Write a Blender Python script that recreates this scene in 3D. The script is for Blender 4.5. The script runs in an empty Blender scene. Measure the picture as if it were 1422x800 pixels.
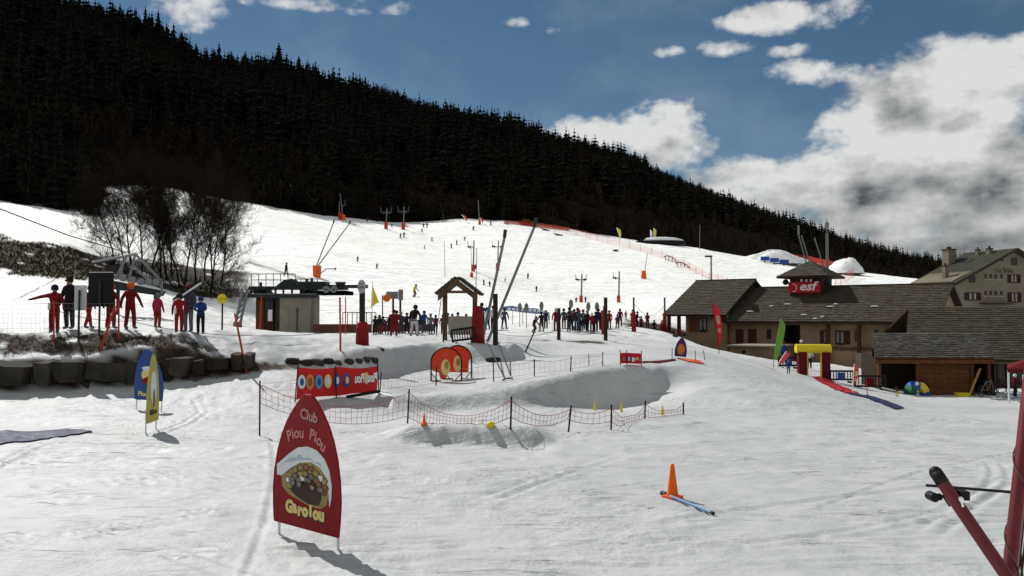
import bpy, bmesh, math, random
import numpy as np
from mathutils import Vector, Matrix, Quaternion

# ------------------------------------------------------------------ camera, sky, sun, exposure
SC = bpy.context.scene
COL = SC.collection
R = math.radians
F = 1180.0                 # focal length in photo pixels (photo is 1422 x 800)
H = 2.55                   # eye height above the near snow
TH = math.atan(40 / F)     # camera looks up a little: horizon at row 440

cam_d = bpy.data.cameras.new('camera'); cam = bpy.data.objects.new('camera', cam_d); COL.objects.link(cam)
cam.location = (0, 0, H); cam.rotation_euler = (R(90) + TH, 0, 0)
cam_d.sensor_width = 36; cam_d.lens = 36 * F / 1422; cam_d.clip_start = 0.05; cam_d.clip_end = 6000
SC.camera = cam

SUN_AZ = R(-37)            # from +Y towards +X; the sun stands ahead and to the left
SUN_EL = R(41)
sun_dir = Vector((math.sin(SUN_AZ) * math.cos(SUN_EL), math.cos(SUN_AZ) * math.cos(SUN_EL), math.sin(SUN_EL)))
sd = bpy.data.lights.new('sun', 'SUN'); sun = bpy.data.objects.new('sun', sd); COL.objects.link(sun)
sd.energy = 4.7; sd.angle = R(0.53); sd.color = (1.0, 0.98, 0.94)
sun.rotation_euler = (-sun_dir).to_track_quat('-Z', 'Y').to_euler()
sun.location = (0, 0, 60)

SC.view_settings.view_transform = 'Standard'; SC.view_settings.look = 'None'
SC.view_settings.exposure = 0.13; SC.view_settings.gamma = 1.0
SC.render.engine = 'CYCLES'
SC.cycles.use_denoising = True
try: SC.cycles.denoiser = 'OPENIMAGEDENOISE'
except Exception: pass
SC.cycles.max_bounces = 6; SC.cycles.diffuse_bounces = 3; SC.cycles.glossy_bounces = 2
SC.cycles.transparent_max_bounces = 16; SC.cycles.caustics_reflective = False; SC.cycles.caustics_refractive = False

def P(px, py, Y):
    """world point seen at photo pixel (px, py) at depth Y"""
    u = (px - 711) / F; v = (400 - py) / F
    d = Vector((u, math.cos(TH) - v * math.sin(TH), math.sin(TH) + v * math.cos(TH)))
    return Vector((0, 0, H)) + d * (Y / d.y)

# ---- world: physical sky plus clouds at infinity, described by direction (azimuth, elevation)
W = bpy.data.worlds.new('World'); W.cycles.sampling_method = 'MANUAL'; W.cycles.sample_map_resolution = 512; SC.world = W; W.use_nodes = True
nt = W.node_tree; nt.nodes.clear()
def N(t, **kw):
    n = nt.nodes.new(t)
    for k, v in kw.items(): setattr(n, k, v)
    return n
def L(a, b): nt.links.new(a, b)
def val(x):
    return x
def M(op, a, b=None, c=None, clamp=False):
    n = N('ShaderNodeMath', operation=op); n.use_clamp = clamp
    for i, x in enumerate((a, b, c)):
        if x is None: continue
        if isinstance(x, (int, float)): n.inputs[i].default_value = x
        else: L(x, n.inputs[i])
    return n.outputs[0]
out = N('ShaderNodeOutputWorld'); bg = N('ShaderNodeBackground'); L(bg.outputs[0], out.inputs[0])
sky = N('ShaderNodeTexSky', sky_type='NISHITA'); sky.sun_disc = False
sky.sun_elevation = SUN_EL; sky.sun_rotation = SUN_AZ; sky.altitude = 1400; sky.air_density = 1.0; sky.dust_density = 0.25; sky.ozone_density = 2.2
bg.inputs['Strength'].default_value = 0.085
tc = N('ShaderNodeTexCoord'); sx = N('ShaderNodeSeparateXYZ'); L(tc.outputs['Generated'], sx.inputs[0])
X, Yc, Z = sx.outputs
az = M('ARCTAN2', X, Yc); el = M('ARCSINE', Z)
# noise space: directions projected on a flat layer, stretched less near the horizon
cmb = N('ShaderNodeCombineXYZ'); L(az, cmb.inputs[0]); L(M('MULTIPLY', el, 1.5), cmb.inputs[1])
def noise(scale, detail, rough, off=(0, 0, 0), dist=0.0):
    mp = N('ShaderNodeMapping'); mp.inputs['Location'].default_value = off; L(cmb.outputs[0], mp.inputs[0])
    n = N('ShaderNodeTexNoise'); n.inputs['Scale'].default_value = scale; n.inputs['Detail'].default_value = detail
    n.inputs['Roughness'].default_value = rough; n.inputs['Distortion'].default_value = dist
    L(mp.outputs[0], n.inputs['Vector']); return n.outputs['Fac']
n1 = noise(5.0, 9, 0.55)
n2 = noise(22, 8, 0.6, (3.1, 1.7, 0.4))
n1b = noise(5.0, 9, 0.55, (0.018, -0.030, 0))      # the same field a little sunwards, for relief
n3 = noise(3.2, 5, 0.55, (7.3, 2.2, 1.0), 0.3)
def SM(x, lo, hi):
    n = N('ShaderNodeMapRange', interpolation_type='SMOOTHSTEP'); L(x, n.inputs['Value'])
    n.inputs['From Min'].default_value = lo; n.inputs['From Max'].default_value = hi; return n.outputs[0]
# cumulus banks: (photo column, row, half width, half height in px, weight)
BANKS = [(1330, 175, 165, 110, 1.0), (1400, 250, 260, 150, 1.0), (1240, 265, 230, 75, 1.0), (1080, 265, 150, 45, .9), (1020, 240, 90, 30, .9), (1420, 110, 130, 60, .95),
         (925, 190, 88, 54, 1.0), (985, 195, 28, 26, .7), (830, 190, 85, 42, .72), (890, 172, 34, 30, .8), (1100, 22, 105, 22, .62), (1180, 14, 60, 24, .6), (1115, 98, 58, 18, .52),
         (1010, 66, 36, 11, .47), (1100, 70, 34, 10, .44), (928, 72, 26, 10, .47), (1345, 30, 30, 12, .34), (718, 30, 22, 9, .42), (768, 38, 24, 10, .42), (1180, 110, 60, 26, .45),
         (248, 12, 62, 48, .66), (600, 12, 200, 9, .20), (430, 8, 130, 7, .24),
         (1700, 150, 200, 130, .9), (-400, 120, 260, 60, .7), (2100, -200, 300, 120, .8), (1250, 330, 420, 40, .95), (1500, 330, 300, 60, 1.0)]
fld = None
for (px, py, rx, ry, wgt) in BANKS:
    d = P(px, py, 100) - Vector((0, 0, H)); d.normalize()
    a0 = math.atan2(d.x, d.y); e0 = math.asin(d.z)
    ra = rx / F * (math.cos(a0) ** 2); re = ry / F
    dx = M('MULTIPLY', M('SUBTRACT', az, a0), 1 / ra); dy = M('MULTIPLY', M('SUBTRACT', el, e0), 1 / re)
    q = M('ADD', M('MULTIPLY', dx, dx), M('MULTIPLY', dy, dy))
    b = M('MULTIPLY', M('SUBTRACT', 1.25, M('MULTIPLY', q, 0.75)), wgt)
    fld = b if fld is None else M('SMOOTH_MAX', fld, b, 0.18)
away = SM(M('ABSOLUTE', az), 0.85, 1.35)                       # extra cloud added outside the view to fill the shaded snow
fld = M('MAXIMUM', fld, M('SUBTRACT', M('MULTIPLY', away, 1.35), 0.6))
nmix = M('ADD', M('MULTIPLY', M('SUBTRACT', n1, 0.5), 3.0), M('MULTIPLY', M('SUBTRACT', n2, 0.5), 1.5))
dens = M('ADD', fld, nmix)                                   # cloud where > about 0.45
cover = SM(dens, 0.32, 0.82)
dk = None
for (px, py, rx, ry, wgt) in ((1265, 284, 185, 38, 1.25), (1390, 165, 150, 50, .45), (1330, 225, 170, 30, .42), (940, 212, 80, 18, .6), (1090, 268, 90, 14, .5), (1420, 345, 240, 26, .7)):
    d = P(px, py, 100) - Vector((0, 0, H)); d.normalize(); a0 = math.atan2(d.x, d.y); e0 = math.asin(d.z); ra = rx / F * (math.cos(a0) ** 2); re = ry / F
    dx = M('MULTIPLY', M('SUBTRACT', az, a0), 1 / ra); dy = M('MULTIPLY', M('SUBTRACT', el, e0), 1 / re)
    b = M('MULTIPLY', M('SUBTRACT', 1.1, M('MULTIPLY', M('ADD', M('MULTIPLY', dx, dx), M('MULTIPLY', dy, dy)), .8)), wgt)
    dk = b if dk is None else M('SMOOTH_MAX', dk, b, 0.2)
dk = SM(M('ADD', dk, M('MULTIPLY', nmix, .22)), -0.35, 1.25)
thick = M('MINIMUM', M('ADD', M('MULTIPLY', SM(dens, 0.75, 2.6), .36), M('MULTIPLY', dk, .92)), 1.2)
relief = M('ADD', M('MULTIPLY', M('SUBTRACT', n1b, n1), 5.0), M('ADD', M('MULTIPLY', M('SUBTRACT', n1, 0.5), 0.30), M('MULTIPLY', M('SUBTRACT', n2, 0.5), 0.35)))
# thin high veils everywhere
veil = M('MULTIPLY', SM(n3, 0.42, 0.80), 0.24)
cover_all = M('MAXIMUM', cover, veil)
shade = M('SUBTRACT', M('SUBTRACT', 1.05, M('MULTIPLY', thick, 0.66)), relief)
low = SM(el, -0.02, 0.22)
shade = M('MULTIPLY', shade, M('ADD', 0.62, M('MULTIPLY', low, 0.38)))
shade = M('MINIMUM', M('MAXIMUM', shade, 0.04), 1.10)
ramp = N('ShaderNodeMix', data_type='RGBA'); L(shade, ramp.inputs[0])
ramp.inputs[6].default_value = (0.55, 0.66, 0.80, 1); ramp.inputs[7].default_value = (7.7, 7.8, 7.7, 1)
mix = N('ShaderNodeMix', data_type='RGBA'); L(cover_all, mix.inputs[0]); 
tint = N('ShaderNodeMix', data_type='RGBA', blend_type='MULTIPLY'); tint.inputs[0].default_value = 1.0
L(sky.outputs[0], tint.inputs[6]); tint.inputs[7].default_value = (0.40, 0.50, 0.515, 1)
L(tint.outputs[2], mix.inputs[6]); L(ramp.outputs[2], mix.inputs[7]); L(mix.outputs[2], bg.inputs['Color'])

# ------------------------------------------------------------------ helpers
RNG = random.Random(7)
def tag(o, label=None, cat=None, group=None, kind=None):
    if label: o['label'] = label
    if cat: o['category'] = cat
    if group: o['group'] = group
    if kind: o['kind'] = kind
    return o
def empty(name, loc=(0, 0, 0), rz=0.0, label=None, cat=None, group=None):
    o = bpy.data.objects.new(name, None); COL.objects.link(o); o.empty_display_size = 0.2
    o.location = loc; o.rotation_euler = (0, 0, rz)
    return tag(o, label, cat, group)
def copy_tree(o, parent=None):
    c = o.copy(); COL.objects.link(c)
    if parent: c.parent = parent
    for ch in list(o.children): copy_tree(ch, c)
    return c

MATS = {}
def mat(name, col, rough=0.7, var=0.0, scale=3.0, metal=0.0, bump=0.0, bscale=20.0, col2=None, spec=0.08, alpha=None, trans=0.0, emit=None):
    if name in MATS: return MATS[name]
    m = bpy.data.materials.new(name); m.use_nodes = True; t = m.node_tree; b = t.nodes['Principled BSDF']
    b.inputs['Base Color'].default_value = (*col, 1); b.inputs['Roughness'].default_value = rough
    b.inputs['Metallic'].default_value = metal; b.inputs['Specular IOR Level'].default_value = spec
    tc = t.nodes.new('ShaderNodeTexCoord')
    if var or col2:
        n = t.nodes.new('ShaderNodeTexNoise'); n.inputs['Scale'].default_value = scale; n.inputs['Detail'].default_value = 6; n.inputs['Roughness'].default_value = .65
        t.links.new(tc.outputs['Object'], n.inputs['Vector'])
        r = t.nodes.new('ShaderNodeValToRGB'); t.links.new(n.outputs['Fac'], r.inputs[0])
        c2 = col2 or tuple(min(1, c * (1 + var)) for c in col); c1 = col if col2 else tuple(c * (1 - var) for c in col)
        r.color_ramp.elements[0].position = .3; r.color_ramp.elements[1].position = .7
        r.color_ramp.elements[0].color = (*c1, 1); r.color_ramp.elements[1].color = (*c2, 1)
        t.links.new(r.outputs[0], b.inputs['Base Color'])
    if bump:
        n = t.nodes.new('ShaderNodeTexNoise'); n.inputs['Scale'].default_value = bscale; n.inputs['Detail'].default_value = 5
        t.links.new(tc.outputs['Object'], n.inputs['Vector'])
        bp = t.nodes.new('ShaderNodeBump'); bp.inputs['Strength'].default_value = bump; bp.inputs['Distance'].default_value = .05
        t.links.new(n.outputs['Fac'], bp.inputs['Height']); t.links.new(bp.outputs[0], b.inputs['Normal'])
    if alpha is not None: b.inputs['Alpha'].default_value = alpha
    if trans: b.inputs['Transmission Weight'].default_value = trans
    MATS[name] = m; return m

class MB:
    """collects geometry for ONE mesh object"""
    def __init__(s): s.v = []; s.f = []; s.m = []; s.mats = []
    def _mi(s, m):
        if m is None: return 0
        if m not in s.mats: s.mats.append(m)
        return s.mats.index(m)
    def add(s, vs, fs, m=None):
        o = len(s.v); s.v += [tuple(v) for v in vs]; i = s._mi(m)
        for f in fs: s.f.append(tuple(a + o for a in f)); s.m.append(i)
        return s
    def box(s, c, size, m=None, rot=None):
        x, y, z = (a / 2 for a in size); c = Vector(c)
        vs = [Vector((i * x, j * y, k * z)) for i in (-1, 1) for j in (-1, 1) for k in (-1, 1)]
        if rot is not None: vs = [rot @ v for v in vs]
        return s.add([c + v for v in vs], [(0, 1, 3, 2), (4, 6, 7, 5), (0, 4, 5, 1), (2, 3, 7, 6), (0, 2, 6, 4), (1, 5, 7, 3)], m)
    def tube(s, p, q, r0, r1=None, n=8, m=None, cap=True):
        p = Vector(p); q = Vector(q); r1 = r0 if r1 is None else r1
        d = q - p
        if d.length < 1e-6: return s
        d.normalize(); a = d.orthogonal().normalized(); b = d.cross(a)
        vs = []
        for c, r in ((p, r0), (q, r1)):
            for k in range(n):
                t = 2 * math.pi * k / n; vs.append(c + a * (r * math.cos(t)) + b * (r * math.sin(t)))
        fs = [(k, (k + 1) % n, n + (k + 1) % n, n + k) for k in range(n)]
        if cap: fs += [tuple(range(n - 1, -1, -1)), tuple(range(n, 2 * n))]
        return s.add(vs, fs, m)
    def path(s, pts, r, n=6, m=None):
        for a, b in zip(pts[:-1], pts[1:]): s.tube(a, b, r, r, n, m)
        return s
    def prism(s, pts, off, m=None):
        """closed polygon (3d points) extruded by vector off"""
        n = len(pts); off = Vector(off); vs = [Vector(p) for p in pts] + [Vector(p) + off for p in pts]
        return s.add(vs, [tuple(range(n - 1, -1, -1)), tuple(range(n, 2 * n))] + [(k, (k + 1) % n, n + (k + 1) % n, n + k) for k in range(n)], m)
    def lathe(s, prof, m=None, n=16, c=(0, 0, 0), axis=None):
        """prof: (r, z) list"""
        c = Vector(c); vs = []; q = axis.to_track_quat('Z', 'Y') if axis is not None else None
        for r, z in prof:
            for k in range(n):
                t = 2 * math.pi * k / n; v = Vector((r * math.cos(t), r * math.sin(t), z))
                vs.append(c + (q @ v if q else v))
        fs = []
        for i in range(len(prof) - 1):
            for k in range(n): fs.append((i * n + k, i * n + (k + 1) % n, (i + 1) * n + (k + 1) % n, (i + 1) * n + k))
        if prof[0][0] > 1e-4: fs.append(tuple(range(n - 1, -1, -1)))
        if prof[-1][0] > 1e-4: fs.append(tuple((len(prof) - 1) * n + k for k in range(n)))
        return s.add(vs, fs, m)
    def ball(s, c, r, m=None, n=12, k=8, sc=(1, 1, 1)):
        prof = [(max(1e-5, r * math.sin(math.pi * i / k)), -r * math.cos(math.pi * i / k)) for i in range(k + 1)]
        o = len(s.v); s.lathe(prof, m, n); c = Vector(c)
        s.v[o:] = [(c.x + x * sc[0], c.y + y * sc[1], c.z + z * sc[2]) for x, y, z in s.v[o:]]
        return s
    def build(s, name, m=None, parent=None, smooth=False, loc=None, bevel=0.0):
        me = bpy.data.meshes.new(name); me.from_pydata(s.v, [], s.f)
        ms = s.mats if s.mats else ([m] if m else [])
        for x in ms: me.materials.append(x)
        if len(s.mats) > 1: me.polygons.foreach_set('material_index', s.m)
        if smooth: me.polygons.foreach_set('use_smooth', [True] * len(me.polygons))
        me.update()
        o = bpy.data.objects.new(name, me); COL.objects.link(o)
        if parent is not None: o.parent = parent
        if loc is not None: o.location = loc
        if bevel:
            b = o.modifiers.new('bevel', 'BEVEL'); b.width = bevel; b.segments = 2; b.limit_method = 'ANGLE'
        return o

def text(s, size, m, parent, mw, name='lettering', ext=0.004, off=0.0, align='CENTER', shear=0.0, sx=1.0):
    """flat lettering; mw places it (text lies in its XY plane, reads along +X)"""
    c = bpy.data.curves.new(name, 'FONT'); c.body = s; c.size = size; c.align_x = align; c.align_y = 'CENTER'; c.extrude = ext; c.offset = off; c.shear = shear; c.resolution_u = 3
    t = bpy.data.objects.new(name, c); COL.objects.link(t)
    me = bpy.data.meshes.new_from_object(t); bpy.data.objects.remove(t); bpy.data.curves.remove(c)
    me.materials.clear(); me.materials.append(m)
    me.transform(mw @ Matrix.Diagonal((sx, 1, 1, 1)))
    me.name = name
    o = bpy.data.objects.new(name, me); COL.objects.link(o)
    if parent is not None: o.parent = parent
    return o
def face_mat(o, right, up):
    """matrix whose X is right, Y is up, Z their normal, at o"""
    r = Vector(right).normalized(); u = Vector(up); u = (u - r * u.dot(r)).normalized(); n = r.cross(u)
    m = Matrix((r, u, n)).transposed().to_4x4(); m.translation = o; return m

# ---- numpy noise
def _hash(ix, iy, seed):
    h = (ix.astype(np.int64) * 374761393 + iy.astype(np.int64) * 668265263 + seed * 1442695041) & 0xffffffff
    h = ((h ^ (h >> 13)) * 1274126177) & 0xffffffff
    return ((h ^ (h >> 16)) & 0xffffff) / float(0xffffff)
def vnoise(x, y, seed=0):
    ix = np.floor(x); iy = np.floor(y); fx = x - ix; fy = y - iy
    fx = fx * fx * (3 - 2 * fx); fy = fy * fy * (3 - 2 * fy)
    a = _hash(ix, iy, seed); b = _hash(ix + 1, iy, seed); c = _hash(ix, iy + 1, seed); d = _hash(ix + 1, iy + 1, seed)
    return (a + (b - a) * fx) * (1 - fy) + (c + (d - c) * fx) * fy
def fbm(x, y, oct=4, seed=0, gain=.5):
    s = 0; a = 1; t = 0
    for k in range(oct):
        s = s + a * vnoise(x * 2 ** k + 13.7 * k, y * 2 ** k + 7.1 * k, seed + k); t += a; a *= gain
    return s / t - .5
def sstep(x, a, b):
    t = np.clip((x - a) / (b - a), 0, 1); return t * t * (3 - 2 * t)
# ------------------------------------------------------------------ terrain
def zof(py, Y): return H - (py - 440) * Y / F * 1.0   # height of a point at row py and depth Y (small pitch)
def tps(pts):
    """smooth surface through (px, Y, z)"""
    a = np.array(pts, float); q = np.stack([a[:, 0] / 300, 3.2 * np.log(a[:, 1])], 1); z = a[:, 2]; n = len(q)
    def K(r2): return np.where(r2 > 0, .5 * r2 * np.log(np.maximum(r2, 1e-12)), 0)
    d2 = ((q[:, None] - q[None]) ** 2).sum(-1)
    A = np.zeros((n + 3, n + 3)); A[:n, :n] = K(d2) + np.eye(n) * 2e-3; A[:n, n] = 1; A[:n, n + 1:] = q; A[n, :n] = 1; A[n + 1:, :n] = q.T
    s = np.linalg.solve(A, np.concatenate([z, np.zeros(3)]))
    def f(px, Y):
        x = np.asarray(px, float) / 300; y = 3.2 * np.log(np.asarray(Y, float)); sh = np.broadcast(x, y).shape
        o = np.full(sh, s[n]) + s[n + 1] * x + s[n + 2] * y
        for k in range(n): o = o + s[k] * K((x - q[k, 0]) ** 2 + (y - q[k, 1]) ** 2)
        return o
    return f
Lp = [(px, Y, 0.0) for px in (-500, 0, 355, 711, 1066, 1422, 1900) for Y in (4, 9, 13)]
Lp += [(px, 18, 0.0) for px in (-500, 0, 355, 560, 900)] + [(px, 24, 0.0) for px in (-500, 0, 250, 400)] + [(-500, 40, 0), (0, 40, 0), (400, 40, 0)]
Lp += [(1422, 20, -.25), (1900, 22, -.4), (1422, 30, -.95), (1422, 40, -1.35), (1422, 48, -1.55), (1900, 45, -1.6), (1250, 45, -1.45), (1130, 44, -.60), (1185, 38, -.85), (1250, 30, -.75), (1250, 20, -.15),
       (1100, 24, 0), (1000, 25, .1), (960, 27, .25), (1000, 33, .6), (1060, 36, .15), (1090, 42, -.28), (1200, 56, -1.2), (1422, 65, -1.9), (0, 25.7, .2), (-500, 25.7, .2), (130, 26, .28), (250, 26.7, .48), (340, 27.4, .66), (400, 28.2, .78), (120, 22, .03), (300, 22, .05)]
Lp += [(600, 25.4, -.36), (540, 24.6, -.2), (700, 26.2, -.22), (780, 26.9, -.32), (850, 27.3, -.42), (905, 27.6, -.26), (700, 22, -.1), (850, 23, -.12), (700, 36, -.2)]
Mp = [(px, Y, 0.0) for px in (-500, 0, 250, 420) for Y in (20, 24, 34, 42)]
Mp += [(0, 25.7, .2), (-500, 25.7, .2), (130, 26, .28), (250, 26.7, .48), (340, 27.4, .66), (400, 28.2, .78)]
Mp += [(540, 26, .17), (600, 27, .15), (700, 27.9, .26), (740, 28.2, .47), (800, 28.7, .77), (850, 29.2, .92), (920, 29.6, .79), (625, 31, .24), (560, 33, .3), (620, 36, .38), (720, 38, .62),
       (800, 40, .9), (880, 33.5, .93), (1000, 33, .7), (1060, 36, .15), (1090, 42, -.28), (1130, 44, -.60), (1185, 38, -.85), (1250, 45, -1.45), (1422, 48, -1.55), (1422, 34, -1.1), (1250, 32, -.8), (950, 42, 1.0), (1900, 45, -1.6), (1200, 56, -1.2)]
def C(px, py, Y): return (px, Y, zof(py, Y))
Up = [(px, 26.5, 1.2) for px in (-500, 0, 130, 230)] + [(px, 28.6, 1.93) for px in (-500, 0, 130, 230)] + [(-500, 33, 2.0), (0, 33, 2.0), (230, 33, 1.95)]
Up += [(340, 28, 1.05), (340, 30.5, 1.85), (430, 29.3, .95), (430, 31.5, 1.6), C(510, 490, 30.6), C(340, 466, 36), C(430, 470, 36), C(500, 480, 36), C(560, 474, 38), C(570, 467, 46),
       C(640, 478, 38.5), C(690, 478, 39), C(776, 472, 44), C(841, 474, 44), C(720, 458, 57), C(800, 458, 57), C(880, 458, 58), C(930, 462, 62), C(600, 444, 72), C(760, 444, 74), C(900, 448, 75),
       C(400, 461, 58), C(330, 457, 58), C(470, 460, 58), C(460, 408, 84), C(350, 425, 74), C(0, 442, 45), C(100, 440, 46), C(230, 440, 48), C(0, 396, 60), C(-400, 390, 60), C(120, 402, 62), C(230, 412, 62),
       C(0, 382, 64), C(0, 324, 76), C(-400, 300, 76), C(120, 386, 67), C(120, 352, 78), C(220, 388, 80), C(300, 392, 84), C(0, 300, 130), C(0, 279, 172), C(-400, 270, 172), C(100, 318, 130), C(110, 293, 185),
       C(160, 259, 232), C(250, 264, 250), C(330, 281, 265), C(345, 364, 112), C(397, 383, 115), C(230, 340, 110), C(575, 413, 97), C(470, 382, 128), C(470, 340, 180), C(440, 306, 250), C(400, 287, 275), C(300, 300, 200),
       C(655, 376, 160), C(555, 345, 215), C(560, 318, 270), C(570, 310, 300), C(500, 303, 290), C(690, 374, 190), C(740, 313, 300), C(650, 303, 310), C(745, 398, 150), C(830, 420, 138), C(894, 388, 182), C(850, 331, 290),
       C(940, 341, 290), C(990, 388, 200), C(960, 420, 130), C(1000, 351, 300), C(1100, 364, 310), C(1260, 392, 330), C(1422, 402, 330), C(1900, 405, 330), C(1100, 400, 180), C(1020, 440, 100), C(1200, 430, 150), C(1422, 436, 150)]
Up += [C(950, 479, 66), C(1000, 492, 62), C(1060, 503, 58), C(1130, 503, 57), C(1300, 532, 55), C(1422, 540, 55), C(1200, 514, 58), C(1200, 512, 66), C(1422, 520, 75), C(1900, 520, 75), C(1200, 490, 85), C(1422, 480, 100), (1130, 44, -.60), (1250, 45, -1.45), (1422, 48, -1.55), (1060, 41, .05), (950, 44, 1.0), (1900, 45, -1.6)]
Up += [C(px, py + 12, 420) for px, py in ((-400, 262), (0, 270), (160, 258), (330, 280), (560, 309), (740, 312), (940, 341), (1100, 364), (1260, 392), (1422, 402), (1900, 405))]
fL, fM, fU = tps(Lp), tps(Mp), tps(Up)
E1 = np.array([(-600, 31, 1), (480, 30, 1.5), (515, 27.4, 2.2), (545, 25.6, 1.1), (600, 26.1, .9), (700, 27.0, 1.0), (850, 28.25, 1.15), (910, 28.6, 1.2), (935, 29, 3), (985, 30, 9), (1422, 36, 9), (2200, 36, 9)])
E2 = np.array([(-600, 26.2, .5), (0, 26.3, .5), (100, 26.5, .5), (190, 26.9, .6), (250, 27.3, .8), (340, 27.9, .7), (400, 28.7, .8), (430, 29.2, 1.2), (505, 30.2, 1.3), (530, 31.3, 2.2), (560, 34.5, 2.2), (595, 37, 1.5), (690, 38, 1.5), (745, 39.5, 4), (900, 44, 10), (1100, 48, 10), (2200, 50, 10)])
def height0(px, Y):
    t1 = sstep(Y, np.interp(px, E1[:, 0], E1[:, 1]) - np.interp(px, E1[:, 0], E1[:, 2]) / 2, np.interp(px, E1[:, 0], E1[:, 1]) + np.interp(px, E1[:, 0], E1[:, 2]) / 2)
    t2 = sstep(Y, np.interp(px, E2[:, 0], E2[:, 1]) - np.interp(px, E2[:, 0], E2[:, 2]) / 2, np.interp(px, E2[:, 0], E2[:, 1]) + np.interp(px, E2[:, 0], E2[:, 2]) / 2)
    z = fL(px, Y); z = z + (fM(px, Y) - z) * t1; z = z + (fU(px, Y) - z) * t2
    # low ledge beside the net fence, a scooped step in the snow
    ye = np.interp(px, [520, 640, 760, 800], [17.6, 17.3, 16.9, 16.9]); fade = sstep(px, 520, 580) * (1 - sstep(px, 735, 775))
    s = Y - ye
    z = z + fade * (.30 * sstep(s, 0, .42) * np.exp(-np.maximum(s - .42, 0) / 2.2) - .10 * np.exp(-(np.minimum(s, 0) / 1.3) ** 2) * (1 - sstep(s, 0, .42)))
    return z, t1, t2

NU, NV = 640, 700
pxs = np.linspace(711 - F * .92, 711 + F * .92, NU)
Ys = np.concatenate([np.geomspace(2.2, 90, 520, endpoint=False), np.geomspace(90, 420, NV - 520)])
GP, GY = np.meshgrid(pxs, Ys); GX = (GP - 711) / F * GY
GZ, T1, T2 = height0(GP, GY)
# surface relief
near = np.exp(-GY / 60)
flat = 1 - sstep(GY, 60, 100)
amp = .55 + .9 * sstep(fbm(GX / 6, GY / 6, 3, 40), -.1, .25)
rel = .045 * fbm(GX / .55, GY / .36, 4, 1) + .12 * fbm(GX / 2.6, GY / 1.5, 3, 5)
rel = rel * amp * flat
rough_bank = np.exp(-((GY - 30) / 4.5) ** 2) * (1 - sstep(GP, 500, 560)) * sstep(T2, .3, 1)
rel = rel + rough_bank * (.30 * fbm(GX / .7, GY / .6, 4, 9)) + sstep(T2, .5, 1) * flat * .12 * fbm(GX / .8, GY / .9, 3, 11)
steepw = ((T1 > .05) & (T1 < .95) & (GP > 520) & (GP < 930)) * .06 * fbm(GX / .5, GZ / .25, 3, 17)
rel = rel + steepw
rel = rel + (1 - flat) * (1.1 * fbm(GX / 22, GY / 30, 4, 21) + .34 * fbm(GX / 3.5, GY / 7, 3, 23))
# ski tracks: pairs of shallow grooves across the near snow
trk = np.zeros_like(GZ); rt = random.Random(12)
rows_near = int(np.searchsorted(Ys, 30))
Xn, Yn, Pn = GX[:rows_near], GY[:rows_near], GP[:rows_near]
for k in range(110):
    x0 = rt.uniform(-13, 13); y0 = rt.uniform(7, 27); ang = rt.gauss(0.12, .28) + (math.pi / 2 if rt.random() < .12 else 0); cur = rt.gauss(0, .03); ln = rt.uniform(1.2, 6)
    c, s = math.cos(ang), math.sin(ang)
    lx = (Xn - x0) * c + (Yn - y0) * s; ly = -(Xn - x0) * s + (Yn - y0) * c - cur * lx * lx
    m = (np.abs(lx) < ln); fade = np.clip((ln - np.abs(lx)) / .8, 0, 1)
    dep = rt.uniform(.012, .030); w = rt.uniform(.03, .055)
    for o in ((0,) if rt.random() < .5 else (0, .24)):
        g = np.exp(-((ly - o) / w) ** 2) - .6 * np.exp(-((ly - o - 1.9 * w) / w) ** 2)
        trk[:rows_near] -= np.where(m, dep * fade * g, 0)
for (x0, y0, ang, cur, ln, dep) in ((-4.6, 10.6, .62, .02, 2.6, .035), (-6.2, 9.6, .35, .03, 3.0, .03), (-7.5, 11.5, .30, -.02, 3.5, .028), (-3.4, 9.3, .12, .01, 3.2, .022), (-1.2, 10.4, .10, -.015, 3.0, .02), (-8.5, 14.5, .18, .01, 4, .025), (-5.0, 15.8, -.1, .02, 4, .02), (1.6, 11.2, .08, .01, 4, .018), (4.6, 9.6, -.06, .01, 3, .016), (2.0, 14.6, .12, -.01, 5, .02), (6.5, 13.2, .2, .03, 3, .016), (-2.2, 13.0, .16, .0, 3.5, .024), (.8, 8.8, .05, .01, 3, .02)):
    c, s = math.cos(ang), math.sin(ang); lx = (Xn - x0) * c + (Yn - y0) * s; ly = -(Xn - x0) * s + (Yn - y0) * c - cur * lx * lx; m = (np.abs(lx) < ln); fade = np.clip((ln - np.abs(lx)) / .8, 0, 1) * np.clip(.55 + 1.6 * fbm(lx / .5, ly * 0 + x0, 3, 88), .1, 1.2)
    for o in (0, .22): trk[:rows_near] += np.where(m, 1.5 * dep * fade * (.8 * np.exp(-((ly - o + .09) / .05) ** 2) - np.exp(-((ly - o) / .05) ** 2)), 0)
for k in range(650):       # footprints and kicked lumps
    x0 = rt.uniform(-14, 14); y0 = rt.uniform(7.5, 26); r = rt.uniform(.05, .13)
    j0 = np.searchsorted(Ys, y0 - .5); j1 = np.searchsorted(Ys, y0 + .5)
    d2 = ((GX[j0:j1] - x0) / 1.4) ** 2 + (GY[j0:j1] - y0) ** 2
    trk[j0:j1] += rt.choice((-1, -1, .8)) * rt.uniform(.012, .04) * np.exp(-d2 / r ** 2)
rt2 = random.Random(44)
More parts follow.
